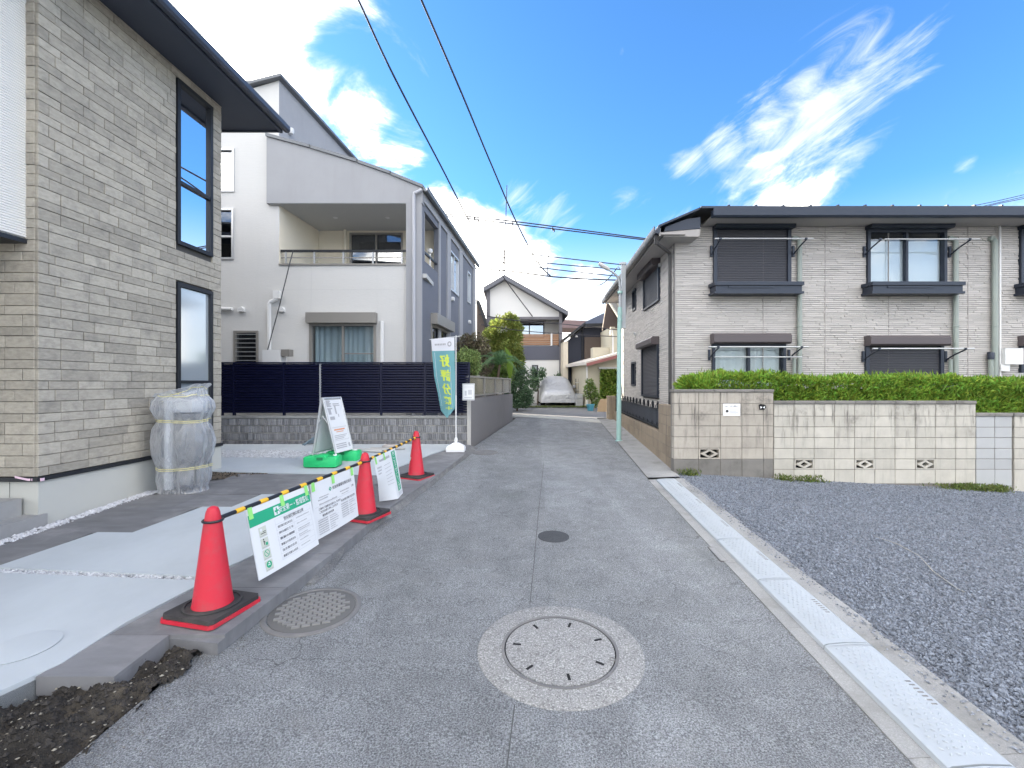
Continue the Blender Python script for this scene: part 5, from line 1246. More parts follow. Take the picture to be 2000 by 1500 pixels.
tag(B().tube([P(990, 362, 30), P(985, 520, 30), P(983, 650, 30)], [.03, .045, .06], 6).build('antenna_mast', m_wire), 'thin antenna mast rising behind the gabled white house', 'mast')
for i, (px, p0, p1) in enumerate(((985, 488, 516), (1071, 498, 538))):
    tag(B().tube([P(px, p0, 18.95), P(px - 2, p1, 18.95)], .02, 6).build('wire_spacer', m_wire), 'vertical spacer on the thin wires, ' + ('left one near the mast' if i == 0 else 'right one near the twisted cable end'), 'spacer', 'wire spacers')
for i, (px, py) in enumerate(((927, 427), (935, 431), (1001, 437), (1079, 447), (1082, 450))):
    tag(B().lathe([(.03, -.06), (.04, 0), (.03, .06)], P(px, py, 19.0), 8).build('wire_clip', m_wire), ['leftmost small clip on the highest pair of lines', 'second small clip from left on the highest pair', 'middle small clip on the highest pair of lines', 'fourth small clip on the highest pair of lines', 'rightmost small clip on the highest pair of lines'][i], 'clip', 'clips on the highest lines')

# ------------------------------------------------------------------ far houses
YG = 24.0; kG = YG / FPX; gx_ = lambda px: (px - 1000) * kG; gzz = lambda py: 1.7 + (750 - py) * kG
fG = Fr((0, YG, 0), (1, 0), (0, -1))
m_fw = mat('far_white_wall', (.68, .675, .665, 1), .8, var=.02); m_fgrey = mat('far_grey_trim', (.16, .155, .17, 1), .8, var=.05); m_fband = mat('far_band', (.10, .105, .135, 1), .8, var=.05)
m_wood = mat('wood_slat', (.30, .17, .10, 1), .7, var=.15, vscale=3, rnd=.12, stretch=(.6, 1, 4))
hG = thing('gabled_house', (gx_(1030), YG, .68), 'white gabled house with wood slat balcony at the end of lane', 'house')
wl2 = [(gx_(1005), gx_(1021), gzz(742), gzz(713)), (gx_(1039), gx_(1051), gzz(742), gzz(713))]
b = B(); wall_holes(b, fG, gx_(957), gx_(1097), .5, gzz(702), wl2, .15); b.build('lower_wall', m_fw, hG, smooth=False)
b = B(); b.add([fG(gx_(957), 0, gzz(620)), fG(gx_(1096), 0, gzz(620)), fG(gx_(1096), 0, gzz(606)), fG(gx_(985.5), 0, gzz(549)), fG(gx_(957), 0, gzz(566))], [(0, 1, 2, 3, 4)]); b.build('gable_wall', m_fw, hG, smooth=False)
ybk = YG + 1.2; fGb = Fr((0, ybk, 0), (1, 0), (0, -1)); kk2 = ybk / FPX
wu = ((1005 - 1000) * kk2, (1063 - 1000) * kk2, 1.7 + (750 - 662) * kk2, 1.7 + (750 - 628) * kk2)
b = B(); wall_holes(b, fGb, gx_(957), gx_(1097), gzz(702), gzz(600), [wu], .15); b.box(gx_(957), gx_(1097), YG + .05, YG + 1.2, gzz(621), gzz(619)); b.build('balcony_wall', m_fw, hG, smooth=False)
window(hG, fGb, *wu, m_fgrey, g_side, t=.06, cols=2); B().box(wu[0] - .05, wu[1] + .1, 0, .2, wu[3], wu[3] + .2, fGb).build('shutter_box', m_fgrey, hG, smooth=False)
for w_ in wl2: window(hG, fG, *w_, m_trim, g_dark, t=.06)
b = B(); b.box(gx_(955), gx_(1100), -.6, -.5, .5, gzz(705), fG); b.box(wu[0] - .2, wu[1] + .2, -.4, -.35, wu[2] - .2, wu[3] + .2, fGb); b.build('dark_room', m_dark, hG, smooth=False)
b = B(); b.box(gx_(950), gx_(957), -.3, .06, .5, gzz(566), fG); b.box(gx_(1092), gx_(1098), -.3, .06, .5, gzz(608), fG); b.box(gx_(957), gx_(1092), -.1, .05, gzz(624), gzz(619), fG); b.build('frame_posts', m_fgrey, hG, smooth=False)
b = B(); b.box(gx_(957), gx_(1092), -1.2, .03, gzz(703), gzz(676), fG); b.build('balcony_band', m_fband, hG, smooth=False)
for k in range(6): B().box(gx_(1000), gx_(1091), -.05, .0, gzz(674) + k * .098, gzz(674) + k * .098 + .085, fG).build('balcony_slat', m_wood, hG, smooth=False)
B().tube([fG(gx_(1077), .05, gzz(676)), fG(gx_(1077), .05, gzz(650))], .05, 8).build('balcony_post', m_fw, hG)
b = B()
for (a, c) in (((985.5, 540), (945, 564)), ((985.5, 540), (1108, 610))):
    b.prism([fG(gx_(a[0]), .45, gzz(a[1])), fG(gx_(c[0]), .45, gzz(c[1])), fG(gx_(c[0]), .45, gzz(c[1]) - .24), fG(gx_(a[0]), .45, gzz(a[1]) - .24)], (0, 8, 0))
b.build('roof', mat('far_roof', (.13, .135, .155, 1), .7), hG, smooth=False)
b = B(); b.quad((gx_(950), YG, .5), (gx_(950), YG + 7, .5), (gx_(950), YG + 7, gzz(566)), (gx_(950), YG, gzz(566))); b.quad((gx_(1098), YG, .5), (gx_(1098), YG + 7, .5), (gx_(1098), YG + 7, gzz(608)), (gx_(1098), YG, gzz(608))); b.build('side_walls', m_fgrey, hG, smooth=False)
# dark navy house
YN = 23.0; kN = YN / FPX; nx = lambda px: (px - 1000) * kN; nz = lambda py: 1.7 + (750 - py) * kN; fN = Fr((0, YN, 0), (1, 0), (0, -1))
m_nav = mat('navy_siding', (.018, .022, .038, 1), .6, var=.2, vscale=6, stretch=(1, 1, 6)); m_bpan = mat('brown_panel', (.085, .065, .055, 1), .7, var=.1, stretch=(1, 1, 8))
hN = thing('navy_house', (nx(1150), YN, .68), 'dark navy house with brown upper panel behind the covered car', 'house')
b = B(); b.add([fN(nx(1110), 0, .5), fN(nx(1215), 0, .5), fN(nx(1215), 0, nz(640)), fN(nx(1140), 0, nz(640)), fN(nx(1110), 0, nz(664))], [(0, 1, 2, 3, 4)]); b.quad(fN(nx(1110), 0, .5), fN(nx(1100), -7, .5), fN(nx(1100), -7, nz(664)), fN(nx(1110), 0, nz(664))); b.build('wall', m_nav, hN, smooth=False)
B().box(nx(1141), nx(1196), -.3, .12, nz(708), nz(659), fN).build('upper_panel', m_bpan, hN, smooth=False)
b = B(); b.prism([fN(nx(1098), .4, nz(668)), fN(nx(1141), .4, nz(635)), fN(nx(1141), .4, nz(631)), fN(nx(1098), .4, nz(663))], (0, 7, 0)); b.prism([fN(nx(1141), .4, nz(639)), fN(nx(1216), .4, nz(636)), fN(nx(1216), .4, nz(632)), fN(nx(1141), .4, nz(634))], (0, 6, 0)); b.build('roof_edge', m_trim, hN, smooth=False)
b = B(); b.prism([P(1128, 640, 25), P(1142, 629, 25), P(1178, 612, 25), P(1215, 612, 25), P(1215, 640, 25)], (0, 4, 0)); b.build('upper_roof', mat('blue_slate_roof', (.09, .105, .15, 1), .6), hN, smooth=False)
B().tube([fN(nx(1137), .06, nz(740)), fN(nx(1137), .06, nz(640))], .04, 8).build('downpipe', m_trim, hN)
hood(hN, fN, nx(1126), nz(657), m_pipe, .06)
tag(B().box(nx(1099), nx(1108), YN - .3, YN + 3, .5, nz(668)).build('narrow_house_wall', mat('cream_wall_far', (.62, .56, .46, 1), .85), smooth=False), 'narrow cream wall strip between gabled and navy houses', 'wall')
tag(B().prism([P(1096, 640, 33), P(1152, 641, 33), P(1150, 627, 33), P(1100, 624, 33)], (0, 3, 0)).build('distant_roof', mat('mauve_roof', (.20, .14, .14, 1), .8), smooth=False), 'distant dull pink roof between gabled and navy houses', 'roof')
t = thing('distant_house', P(935, 640, 24), 'dark sloping roof edge of a house behind the garden trees', 'house')
B().prism([P(931, 590, 23), P(936, 592, 23), P(960, 690, 23), P(931, 700, 23)], (0, 4, 0)).build('gable', m_bpan, t, smooth=False)
B().prism([P(930, 584, 22.9), P(937, 588, 22.9), P(958, 655, 22.9), P(954, 657, 22.9), P(934, 596, 22.9), P(930, 594, 22.9)], (0, 4, 0)).build('roof', m_trim, t, smooth=False)
# cream annex with ivy on the right, old tiled house above it
m_crm = mat('cream_plaster', (.52, .48, .38, 1), .85, var=.06, dirt=(.4, .38, .3, 1), dirt_amt=.3)
YC = 19.8; kC = YC / FPX; cx_ = lambda px: (px - 1000) * kC; cz_ = lambda py: 1.7 + (750 - py) * kC; fC = Fr((0, YC, 0), (1, 0), (0, -1))
hC = thing('cream_annex', (cx_(1170), YC, .68), 'cream single-storey annex with ivy and red-brown roof edge', 'annex')
b = B(); b.add([fC(cx_(1147), 0, .5), fC(cx_(1225), 0, .5), fC(cx_(1225), 0, cz_(690)), fC(cx_(1147), 0, cz_(712))], [(0, 1, 2, 3)]); b.quad(fC(cx_(1147), 0, .5), fC(cx_(1134), -3.5, .5), fC(cx_(1134), -3.5, cz_(712)), fC(cx_(1147), 0, cz_(712))); b.build('wall', m_crm, hC, smooth=False)
b = B(); b.prism([fC(cx_(1142), .35, cz_(713)), fC(cx_(1225), .35, cz_(690)), fC(cx_(1225), .35, cz_(684)), fC(cx_(1142), .35, cz_(707))], (-.6, 4, 0)); b.build('roof', mat('pale_roof_sheet', (.60, .55, .50, 1), .7), hC, smooth=False)
b = B(); b.prism([fC(cx_(1143), .37, cz_(716)), fC(cx_(1225), .37, cz_(694)), fC(cx_(1225), .37, cz_(688)), fC(cx_(1143), .37, cz_(710))], (0, .03, 0)); b.build('fascia', mat('red_fascia', (.30, .12, .11, 1), .6), hC, smooth=False)
B().box(cx_(1169), cx_(1225), 0, .12, cz_(721), cz_(717), fC).build('door_lintel', m_silver, hC, smooth=False)
B().tube([fC(cx_(1142), .3, cz_(708)), fC(cx_(1146), .06, cz_(718)), fC(cx_(1147), .05, .7)], .035, 8).build('downpipe', m_fw, hC)
B().box(cx_(1166), cx_(1225), -1.6, -1.0, cz_(700), cz_(675), fC).build('roof_parapet', m_crm, hC, smooth=False)
m_ivy = mat('ivy_leaf', (.20, .29, .05, 1), .6, var=.1, isl=.4, hue=.03, trans=.3)
iv = thing('ivy', (cx_(1190), YC - .1, .8), 'ivy curtain covering the cream annex beside the lamp pole', 'ivy')
n_ = 4200; q = np.stack([rh.uniform(cx_(1171), cx_(1222), n_), YC - .1 + rh.normal(0, .07, n_), rh.uniform(cz_(782), cz_(721), n_)], 1); nn = np.zeros((n_, 3)); nn[:, 1] = -1; nn[:, 2] = -.3
leaf_mesh('leaves', q, nn, .10, m_ivy, iv, aspect=.7, jit=.7, seed=9)
tag(B().prism([P(1166, 806, 17.9), P(1194, 806, 17.9), P(1194, 780, 17.9), P(1173, 779, 17.9), P(1168, 790, 17.9)], (.05, .06, .0)).build('plywood_board', mat('plywood', (.52, .38, .24, 1), .8, var=.08, stretch=(4, 4, .6)), smooth=False), 'tan plywood board leaning at the cross street corner', 'board')
YO = 20.3; t = thing('old_tiled_house', P(1195, 640, YO), 'old house gable with ribbed tile roof behind the lamp', 'house')
m_rt = mat('old_roof_tile', (.17, .16, .14, 1), .8, var=.2, vscale=4)
ap, ev = P(1185, 583, YO), P(1208, 620, YO - .5)              # ridge end and eaves end of the near verge
lv = P(1176, 641, YO + .4)                                    # low end of the far slope
back = Vector((2.6, 2.2, 0))
b = B(); b.add([ap, ev, ev + back, ap + back, ap - Vector((0, 0, .08)), ev - Vector((0, 0, .08)), ev + back - Vector((0, 0, .08)), ap + back - Vector((0, 0, .08))], [(0, 1, 2, 3), (7, 6, 5, 4), (0, 4, 5, 1), (1, 5, 6, 2), (2, 6, 7, 3), (3, 7, 4, 0)]); b.build('roof_slope', m_rt, t, smooth=False)
for k in range(6):
    o_ = back * (k / 6); B().tube([ap + o_ + Vector((0, 0, .03)), ev + o_ + Vector((0, 0, .03))], .045, 6).build('tile_rib', mat('pale_tile_rib', (.34, .32, .27, 1), .8), t)
B().tube([ap + Vector((0, 0, .05)), ap + back + Vector((0, 0, .05))], .08, 8).build('ridge', m_rt, t)
b = B(); b.prism([ap, lv, lv - Vector((0, 0, .14)), ap - Vector((0, 0, .22))], (.05, .12, 0)); b.build('verge_board', mat('old_timber', (.22, .19, .17, 1), .8), t, smooth=False)
b = B(); b.prism([P(1185, 592, YO + .5), P(1206, 622, YO + .3), P(1206, 641, YO + .3), P(1179, 641, YO + .6)], (.3, .3, 0)); b.build('gable_boards', mat('dark_boards', (.085, .065, .06, 1), .8), t, smooth=False)
b = B(); b.box((1193 - 1000) / FPX * 20.6, 6.2, 20.65, 23, .6, 1.7 + 112 / FPX * 20.6); b.build('wall', m_crm, t, smooth=False)
B().tube([P(1190, 642, 20.5), P(1195, 645, 20.5), P(1197, 655, 20.5), P(1197, 692, 20.5)], .035, 8).build('downpipe', m_fw, t)
# unseen house added behind the white house to shade the cross street
t = thing('unseen_shade_house', (-4, 22, .6), 'unseen beige house added behind the white house to shade the street', 'house')
B().box(-5.5, -2.4, 20.3, 26, .4, 4.35).build('wall', m_crm, t, smooth=False)
B().prism([Vector((-2.2, 20.1, 4.35)), Vector((-2.2, 26.2, 4.35)), Vector((-3.95, 26.2, 5.1)), Vector((-3.95, 20.1, 5.1))], (0, 0, .12)).build('roof', MATS['old_roof_tile'], t, smooth=False)
B().prism([Vector((-5.7, 20.1, 4.35)), Vector((-5.7, 26.2, 4.35)), Vector((-3.95, 26.2, 5.1)), Vector((-3.95, 20.1, 5.1))], (0, 0, .12)).build('roof', MATS['old_roof_tile'], t, smooth=False)
# ------------------------------------------------------------------ parked car under a silver cover
def covered_car():
    c = Vector((P(1092, 797, 20.6).x, 20.6, .705)); Wd = 1.66
    t = thing('covered_car', c, 'small parked car under a silver cover at the end of lane', 'car')
    m = mat('silver_cover', (.47, .48, .50, 1), .38, .25, var=.12, vscale=3, bump=1.0, bscale=5, bdist=.08)
    prof = [(0.0, .45, .62), (.05, .62, .80), (.35, .78, .93), (.75, .88, .97), (1.15, 1.18, .93), (1.55, 1.36, .85), (2.3, 1.40, .83), (2.9, 1.33, .83), (3.2, 1.05, .90), (3.4, .62, .85)]
    b = B(); n = 28; vs = []
    for y, h, w in prof:
        for k in range(n + 1):
            a = k / n * math.pi; s = math.sin(a); cc = math.cos(a)
            x = -(abs(cc) ** .38) * (1 if cc > 0 else -1) * Wd / 2 * (1 if s < .72 else .5 + .5 * 1) * (1 - (1 - w) * s ** 1.2)
            z = .14 + (h - .14) * (s ** .62) 
            wr = .02 * mnoise.noise(Vector((x * 4, y * 3, z * 4))) + .014 * math.sin(x * 26 + y * 3) * max(0, 1 - y) * (1 - s)
            vs.append(c + Vector((x + wr, y + wr - .04 * (1 - abs(cc) ** 2) * (1 if y < .1 else 0), max(z + wr * .6, .13))))
    fs = [(i * (n + 1) + k, i * (n + 1) + k + 1, (i + 1) * (n + 1) + k + 1, (i + 1) * (n + 1) + k) for i in range(len(prof) - 1) for k in range(n)]
    fs.append(tuple(range(n + 1))); b.add(vs, fs); b.build('cover', m, t, ang=60)
    for s in (-1, 1):
        q = c + Vector((s * (Wd / 2 + .02), 1.2, .86)); b = B(); b.lathe([(0, -.07), (.07, -.05), (.09, .02), (.05, .08), (0, .09)], q, 12, 1.1, .7); b.build('mirror_bulge', m, t)
        for y in (.55, 2.8):
            b = B(); b.tube([c + Vector((s * (Wd / 2 - .22), y, .27)), c + Vector((s * (Wd / 2 - .03), y, .27))], .27, 20); b.build('tyre', mat('tyre', (.02, .02, .02, 1), .9), t)
    B().box(c.x - .62, c.x + .62, c.y + .08, c.y + 3.2, c.z + .14, c.z + .25).build('underbody', m_trim, t, smooth=False)
covered_car()
# ------------------------------------------------------------------ garden plants at the end of the lane
def tree(name, label, base, clumps, size, m, trunk_r=.05, seed=1, aspect=.5, jit=.8, cat='tree', trunk_top=None, group=None):
    t = thing(name, base, label, cat, group)
    rc_ = np.random.default_rng(seed); full = []
    for q in clumps:      # break each mass into a core and many small outer clumps
        full.append((*q[:6], int(q[6] * .45)))
        for _ in range(9):
            d_ = rc_.normal(0, 1, 3); d_ /= np.linalg.norm(d_); k_ = rc_.uniform(.55, .95); s_ = rc_.uniform(.28, .48)
            full.append((q[0] + d_[0] * q[3] * k_, q[1] + d_[1] * q[4] * k_, q[2] + d_[2] * q[5] * k_, q[3] * s_, q[4] * s_, q[5] * s_, int(q[6] * .075)))
    p_, n_ = ellipsoid_pts(full, seed); leaf_mesh('crown', p_, n_, size, m, t, aspect, jit, seed)
    top = Vector(trunk_top or (clumps[0][0], clumps[0][1], clumps[0][2])); bs = Vector(base)
    mid = (bs + top) / 2 + Vector((.03, .02, 0))
    b = B(); b.tube([bs, mid, top], [trunk_r, trunk_r * .8, trunk_r * .4], 8)
    r = random.Random(seed)
    for k in range(5):
        d = Vector((r.uniform(-1, 1), r.uniform(-1, 1), r.uniform(.2, .9))) * .35; s = mid.lerp(top, r.uniform(0, .8)); b.tube([s, s + d * .6, s + d], [trunk_r * .4, trunk_r * .3, .006], 5)
    b.build('trunk', mat('bark', (.10, .075, .055, 1), .9, var=.2), t)
    return t
def E(px, py, Y, rpx, rpy, ry, n): 
    q = P(px, py, Y); return (q.x, q.y, q.z, rpx / FPX * Y, ry, rpy / FPX * Y, n)
m_gl = mat('green_leaf', (.16, .24, .06, 1), .55, var=.1, isl=.5, hue=.03, trans=.3); m_yel = mat('yellow_green_leaf', (.22, .26, .06, 1), .55, var=.1, isl=.4, hue=.03, trans=.35)
m_red = mat('bronze_leaf', (.19, .165, .105, 1), .6, var=.1, isl=.5, hue=.05, trans=.2); m_dk = mat('dark_leaf', (.10, .17, .09, 1), .5, var=.1, isl=.5, hue=.02, trans=.2); m_var = mat('pale_edged_leaf', (.24, .32, .11, 1), .55, var=.1, isl=.5, hue=.02, trans=.3)
def onG(px, Y, h=0): q = P(px, 750, Y); return Vector((q.x, Y, gz(Y) + h))
tree('columnar_tree', 'tall clipped garden tree with sunlit yellow green top', onG(985, 18.5, .6), [E(985, 650, 18.5, 33, 32, .6, 6500), E(993, 690, 18.4, 30, 45, .6, 6000), E(965, 700, 18.6, 24, 40, .5, 2600), E(960, 660, 18.5, 20, 22, .4, 1500)], .11, m_yel, .08, 2, .45)
tree('bronze_shrub', 'loose bronze and green shrub between round bush and tall tree', onG(930, 14.8, .8), [E(925, 672, 14.8, 30, 22, .5, 2600), E(945, 705, 14.8, 22, 32, .5, 2400), E(905, 690, 14.6, 18, 22, .4, 1000)], .085, m_red, .05, 3, .4, cat='shrub')
tree('round_bush', 'rounded pale edged bush behind end of the navy fence', onG(915, 11.6, 1.0), [E(913, 712, 11.6, 28, 34, .42, 5200)], .055, m_var, .04, 4, .5, cat='bush')
tree('dark_shrub', 'dark green shrub at the far end of retaining wall', onG(1010, 18.2, 0), [E(1008, 766, 18.2, 22, 30, .45, 3600), E(1026, 776, 18.3, 15, 21, .4, 2200), E(1016, 735, 18.4, 18, 22, .4, 1500), E(1003, 742, 18.3, 16, 30, .4, 1800)], .09, m_dk, .04, 5, .4, cat='shrub')
tree('green_shrub', 'mid green shrub filling below the tall tree', onG(965, 15.8, .8), [E(958, 720, 15.8, 24, 24, .4, 2600), E(985, 735, 16, 18, 22, .4, 1800)], .08, m_gl, .04, 6, .4, cat='shrub')
tree('leggy_tree', 'thin leggy tree in front of white lower wall left of car', onG(1050, 21.5, 0), [E(1048, 735, 21.5, 14, 18, .4, 420), E(1038, 755, 21.4, 14, 14, .4, 380), E(1060, 728, 21.6, 8, 12, .3, 160)], .14, m_dk, .04, 7, .35, trunk_top=P(1050, 740, 21.5))
tree('potted_shrub', 'leafy plant growing over the driveway right of car', onG(1156, 19.0, .0), [E(1153, 765, 19, 14, 16, .3, 420), E(1163, 780, 19, 10, 16, .3, 300), E(1152, 748, 19, 8, 10, .2, 120)], .13, m_gl, .03, 8, .35, cat='plant')
tree('small_tree', 'slim dark tree rising behind the covered car', onG(1092, 23.6, 0), [E(1090, 738, 23.6, 8, 12, .3, 140), E(1091, 748, 23.6, 7, 8, .3, 80)], .14, m_dk, .03, 12, .35)
def palm():
    m_palm = mat('palm_leaf', (.12, .23, .10, 1), .5, var=.1, isl=.35, trans=.25)
    bs = onG(968, 14.3, .85); top = P(976, 712, 14.3)
    t = thing('palm', bs, 'small palm with drooping fronds above the panel fence', 'palm')
    B().tube([bs, top], [.05, .04], 8).build('trunk', MATS['bark'], t)
    r = random.Random(3)
    for k in range(22):
        a = k / 22 * math.tau + r.uniform(-.2, .2); el = r.uniform(.45, 1.45); L = r.uniform(1.0, 1.45); b = B(); pts = []
        for s in range(9):
            q = s / 8; pts.append(top + Vector((math.cos(a) * math.cos(el) * L * q, math.sin(a) * math.cos(el) * L * q * .6, math.sin(el) * L * q - .75 * L * q * q)))
        b.tube(pts, [.012 * (1 - i / 9) + .003 for i in range(9)], 4)
        for i in range(1, 9):
            d = (pts[i] - pts[i - 1]).normalized(); sd_ = d.cross(Vector((0, 0, 1))).normalized()
            for h in (0, .5):
                p0 = pts[i - 1].lerp(pts[i], h)
                for s in (-1, 1):
                    tip = p0 + sd_ * s * .17 * (1 - .5 * i / 9) + d * .14 - Vector((0, 0, .07)); b.add([p0 - d * .012, p0 + d * .012, tip], [(0, 1, 2)])
        b.build('frond', m_palm, t, smooth=False)
    # one broad bright leaf bending over
    b = B(); l0 = P(996, 740, 14.9)
    b.grid(lambda a, c: l0 + Vector(((a - .5) * .22 * math.sin(math.pi * min(.08 + c * .95, 1)) - .45 * max(0, c - .45) ** 1.5, 0, c * 1.25 - .55 * max(0, c - .6) ** 1.3)), 4, 14); b.build('broad_leaf', mat('bright_leaf', (.16, .26, .02, 1), .5, trans=.4), t)
palm()
t = thing('plant_pot', onG(1153, 18.3), 'blue plastic plant pot at corner by the plywood board', 'pot'); c = onG(1153, 18.3)
B().lathe([(.11, 0), (.16, .22), (.175, .22), (.175, .26), (.15, .26), (.14, .2)], c, 20).build('pot', mat('blue_plastic', (.10, .36, .48, 1), .45), t)
t = thing('side_fence', onG(1130, 21), 'dark grid gate beside the covered car', 'gate'); f = Fr((P(1124, 750, 21.5).x, 21.5, 0), (1, 0), (0, -1))
for k in range(5): B().box(k * .13, k * .13 + .03, 0, .03, .7, 1.95, f).build('bar', m_trim, t, smooth=False)
for z in (1.05, 1.4, 1.75): B().box(0, .55, .031, .05, z, z + .03, f).build('rail', m_silver, t, smooth=False)
t = thing('kerb_block_pile', onG(1132, 20.2), 'pale low block wall right of covered car', 'wall')
for j in range(3):
    for k in range(2): B().cbox(P(1127, 750, 20.2).x + k * .0 , P(1139, 750, 20.2).x, -.6 * k - .6, -.6 * k - .02, .66 + j * .2, .85 + j * .2, 0, Fr((0, 20.2, 0), (1, 0), (0, -1))).build('block', m_blk3, t, smooth=False)
n_ = 1500; q = np.stack([rh.uniform(-.2, 3.3, n_), 19.55 + rh.normal(0, .06, n_), .70 + rh.random(n_) * .05], 1); nn = np.zeros((n_, 3)); nn[:, 2] = 1
tag(leaf_mesh('grass_verge', q, nn, .08, m_weed, None, .2, .5, 3, 'stuff'), 'thin grass along the far edge of cross street', 'grass')
# ------------------------------------------------------------------ cones and bars
m_cone = mat('red_cone_plastic', (.56, .020, .042, 1), .45, var=.08, vscale=5, dirt=(.34, .07, .075, 1), dirt_amt=.6, dirt_scale=6, spec=.4)
m_rub = mat('black_rubber', (.035, .034, .035, 1), .85, var=.2, vscale=8, dirt=(.12, .11, .10, 1), dirt_amt=.5)
m_yel_p = mat('yellow_plastic', (.80, .45, .03, 1), .45, var=.05); m_blk_p = mat('black_plastic', (.02, .022, .028, 1), .4, var=.05)
def make_cone(label):
    t = thing('traffic_cone', (0, 0, 0), label, 'traffic cone', 'red traffic cones along the forecourt edge')
    b = B(); b.lathe([(.150, .028), (.148, .045), (.118, .052), (.113, .070), (.052, .575), (.048, .578), (.046, .60), (.040, .640), (.030, .665), (.012, .675), (0.001, .676)], (0, 0, 0), 36); b.build('cone_body', m_cone, t, ang=28)
    r = .20; cc = .022; o8 = [(-r + cc, -r), (r - cc, -r), (r, -r + cc), (r, r - cc), (r - cc, r), (-r + cc, r), (-r, r - cc), (-r, -r + cc)]
    B().prism([(x, y, 0) for x, y in o8], (0, 0, .022)).build('base_plate', m_cone, t, smooth=False)
    B().prism([(x * .955, y * .955, .023) for x, y in o8], (0, 0, .026)).build('rubber_weight', m_rub, t, smooth=False)
    B().lathe([(.165, .052), (.165, .058), (.150, .060), (.150, .0535)], (0, 0, 0), 36).build('weight_rim', m_rub, t)
    b = B(); b.tube([(.056 * math.cos(k / 20 * math.tau), .056 * math.sin(k / 20 * math.tau), .585) for k in range(21)], .008, 6); b.build('bar_ring', m_blk_p, t)
    return t
CP = [Vector((-1.985, 3.0, gz(3.0) + .092)), Vector((-1.60, 4.92, gz(4.92) + .092)), Vector((-1.43, 6.75, gz(6.75) + .075))]
cone = make_cone('nearest and largest red traffic cone at left end of the signs'); cone.location = CP[0]; cone.rotation_euler = (0, 0, math.radians(-14)); cone.scale = (1.03, 1.03, 1.03)
copy_tree(cone, CP[1], math.radians(-20), label='middle red cone partly behind the white permit board')
c3 = copy_tree(cone, CP[2], math.radians(-25), label='farthest red cone with a worn sticker, near the flag')
B().grid(lambda a, h: Vector(((.098 - .05 * h * .9) * math.cos(-2.3 + a * .7), (.098 - .05 * h * .9) * math.sin(-2.3 + a * .7), .25 + h * .10 + .03 * a)), 5, 3)
def bar(p, q, label, n=11):
    t = thing('cone_bar', (p + q) / 2, label, 'barrier bar', 'striped bars linking the cones'); d = q - p
    B().tube([p, q], .0150, 10).build('black_tube', m_blk_p, t)
    for k in range(n):
        a = p + d * ((k + .55) / n); c = p + d * ((k + .55 + .34) / n)
        B().tube([a, a.lerp(c, .08), a.lerp(c, .92), c], [.0155, .0178, .0178, .0155], 10).build('yellow_sleeve', m_yel_p, t)
    return t
top = lambda i, z=.60: CP[i] + Vector((0, 0, z))
d01 = (top(1) - top(0)).normalized(); d12 = (top(2) - top(1)).normalized()
bA, bB_ = top(0) + d01 * .06, top(1) - d01 * .06
bar(bA, bB_, 'striped bar between near and middle cone holding the white boards', 8)
bar(top(1) + d12 * .06, top(2) - d12 * .05, 'striped bar between the middle and the farthest cone', 9)
b = B(); b.v = []; 
def sticker():
    b = B(); b.grid(lambda a, h: Vector(((.0985 - .0001 - .0121 * (h * .10 + .03 * a) / .1) * math.cos(-2.6 + a * .75), (.0985 - .0121 * (h * .10 + .03 * a) / .1) * math.sin(-2.6 + a * .75), .215 + h * .09 * (1 - .5 * a) + .05 * a)), 6, 3)
    o = b.build('sticker', mat('worn_sticker', (.55, .50, .46, 1), .6, dirt=(.5, .12, .12, 1), dirt_amt=.7, dirt_scale=20)); o.parent = c3
sticker()
# ------------------------------------------------------------------ hanging boards
m_bwhite = mat('board_white', (.70, .71, .725, 1), .5, var=.015); m_green = mat('board_green', (.02, .36, .19, 1), .5, var=.02); m_tape = mat('green_tape', (.30, .72, .20, 1), .5, var=.05)
m_lgrey = mat('print_line', (.58, .58, .60, 1), .7, var=0); m_tgrey = mat('text_grey', (.12, .12, .13, 1), .7, var=0); m_pic = mat('picto_ground', (.55, .57, .50, 1), .6, var=.02); m_tnote = mat('text_faint', (.40, .40, .42, 1), .7, var=0)
NB = Vector((d01.y, -d01.x, 0)).normalized()     # towards the lane
def hang(t0, w, h, swing, name, label, warp=0.0):
    """surface function s(u,v,off): u 0..w along the bar, v 0..h upward"""
    o = bA + d01 * t0 + NB * .020
    def s(u, v, off=0.0):
        k = (h - v) / h
        return o + d01 * u + NB * (swing * k + off + .012 * math.sin(u / w * 3.0) * k + warp * k * k * (u / w)) - Vector((0, 0, (h - v) * math.sqrt(max(1 - (swing / h) ** 2, .1)) + .012)) + d01 * .03 * k
    t = thing(name, s(w / 2, h), label, 'sign')
    b = B(); b.grid(lambda a, c: s(a * w, c * h), 14, 12); b.build('board', m_bwhite, t)
    b = B(); b.grid(lambda a, c: s(a * w, c * h, -.006), 14, 12); b.build('board_back', m_bwhite, t)
    return t, s
def rect(b, s, u0, u1, v0, v1, off=.0015, n=6):
    b.grid(lambda a, c: s(u0 + (u1 - u0) * a, v0 + (v1 - v0) * c, off), n, 2)
def bars(b, s, u0, u1, v, th, r, off=.0022):
    """illegible small print: a row of short dashes"""
    u = u0
    while u < u1:
        e = min(u + r.uniform(.008, .016), u1); rect(b, s, u, e, v, v + th * r.uniform(.7, 1), off, 1); u = e + .004
LB = (bB_ - bA).length
w1, h1 = .70, .52
t, s = hang(.20, w1, h1, .085, 'safety_board', 'white safety board with green header hanging from the striped bar')
b = B(); rect(b, s, .004, w1 - .004, h1 - .135, h1 - .045, n=12); b.build('header_band', m_green, t)
b = B(); put_text(b, '安全第一・整理整頓', lambda u, v: s(u, v, .003), w1 * .70, h1 - .092, width=.36, height=.052); b.build('header_lettering', m_bwhite, t, smooth=False)
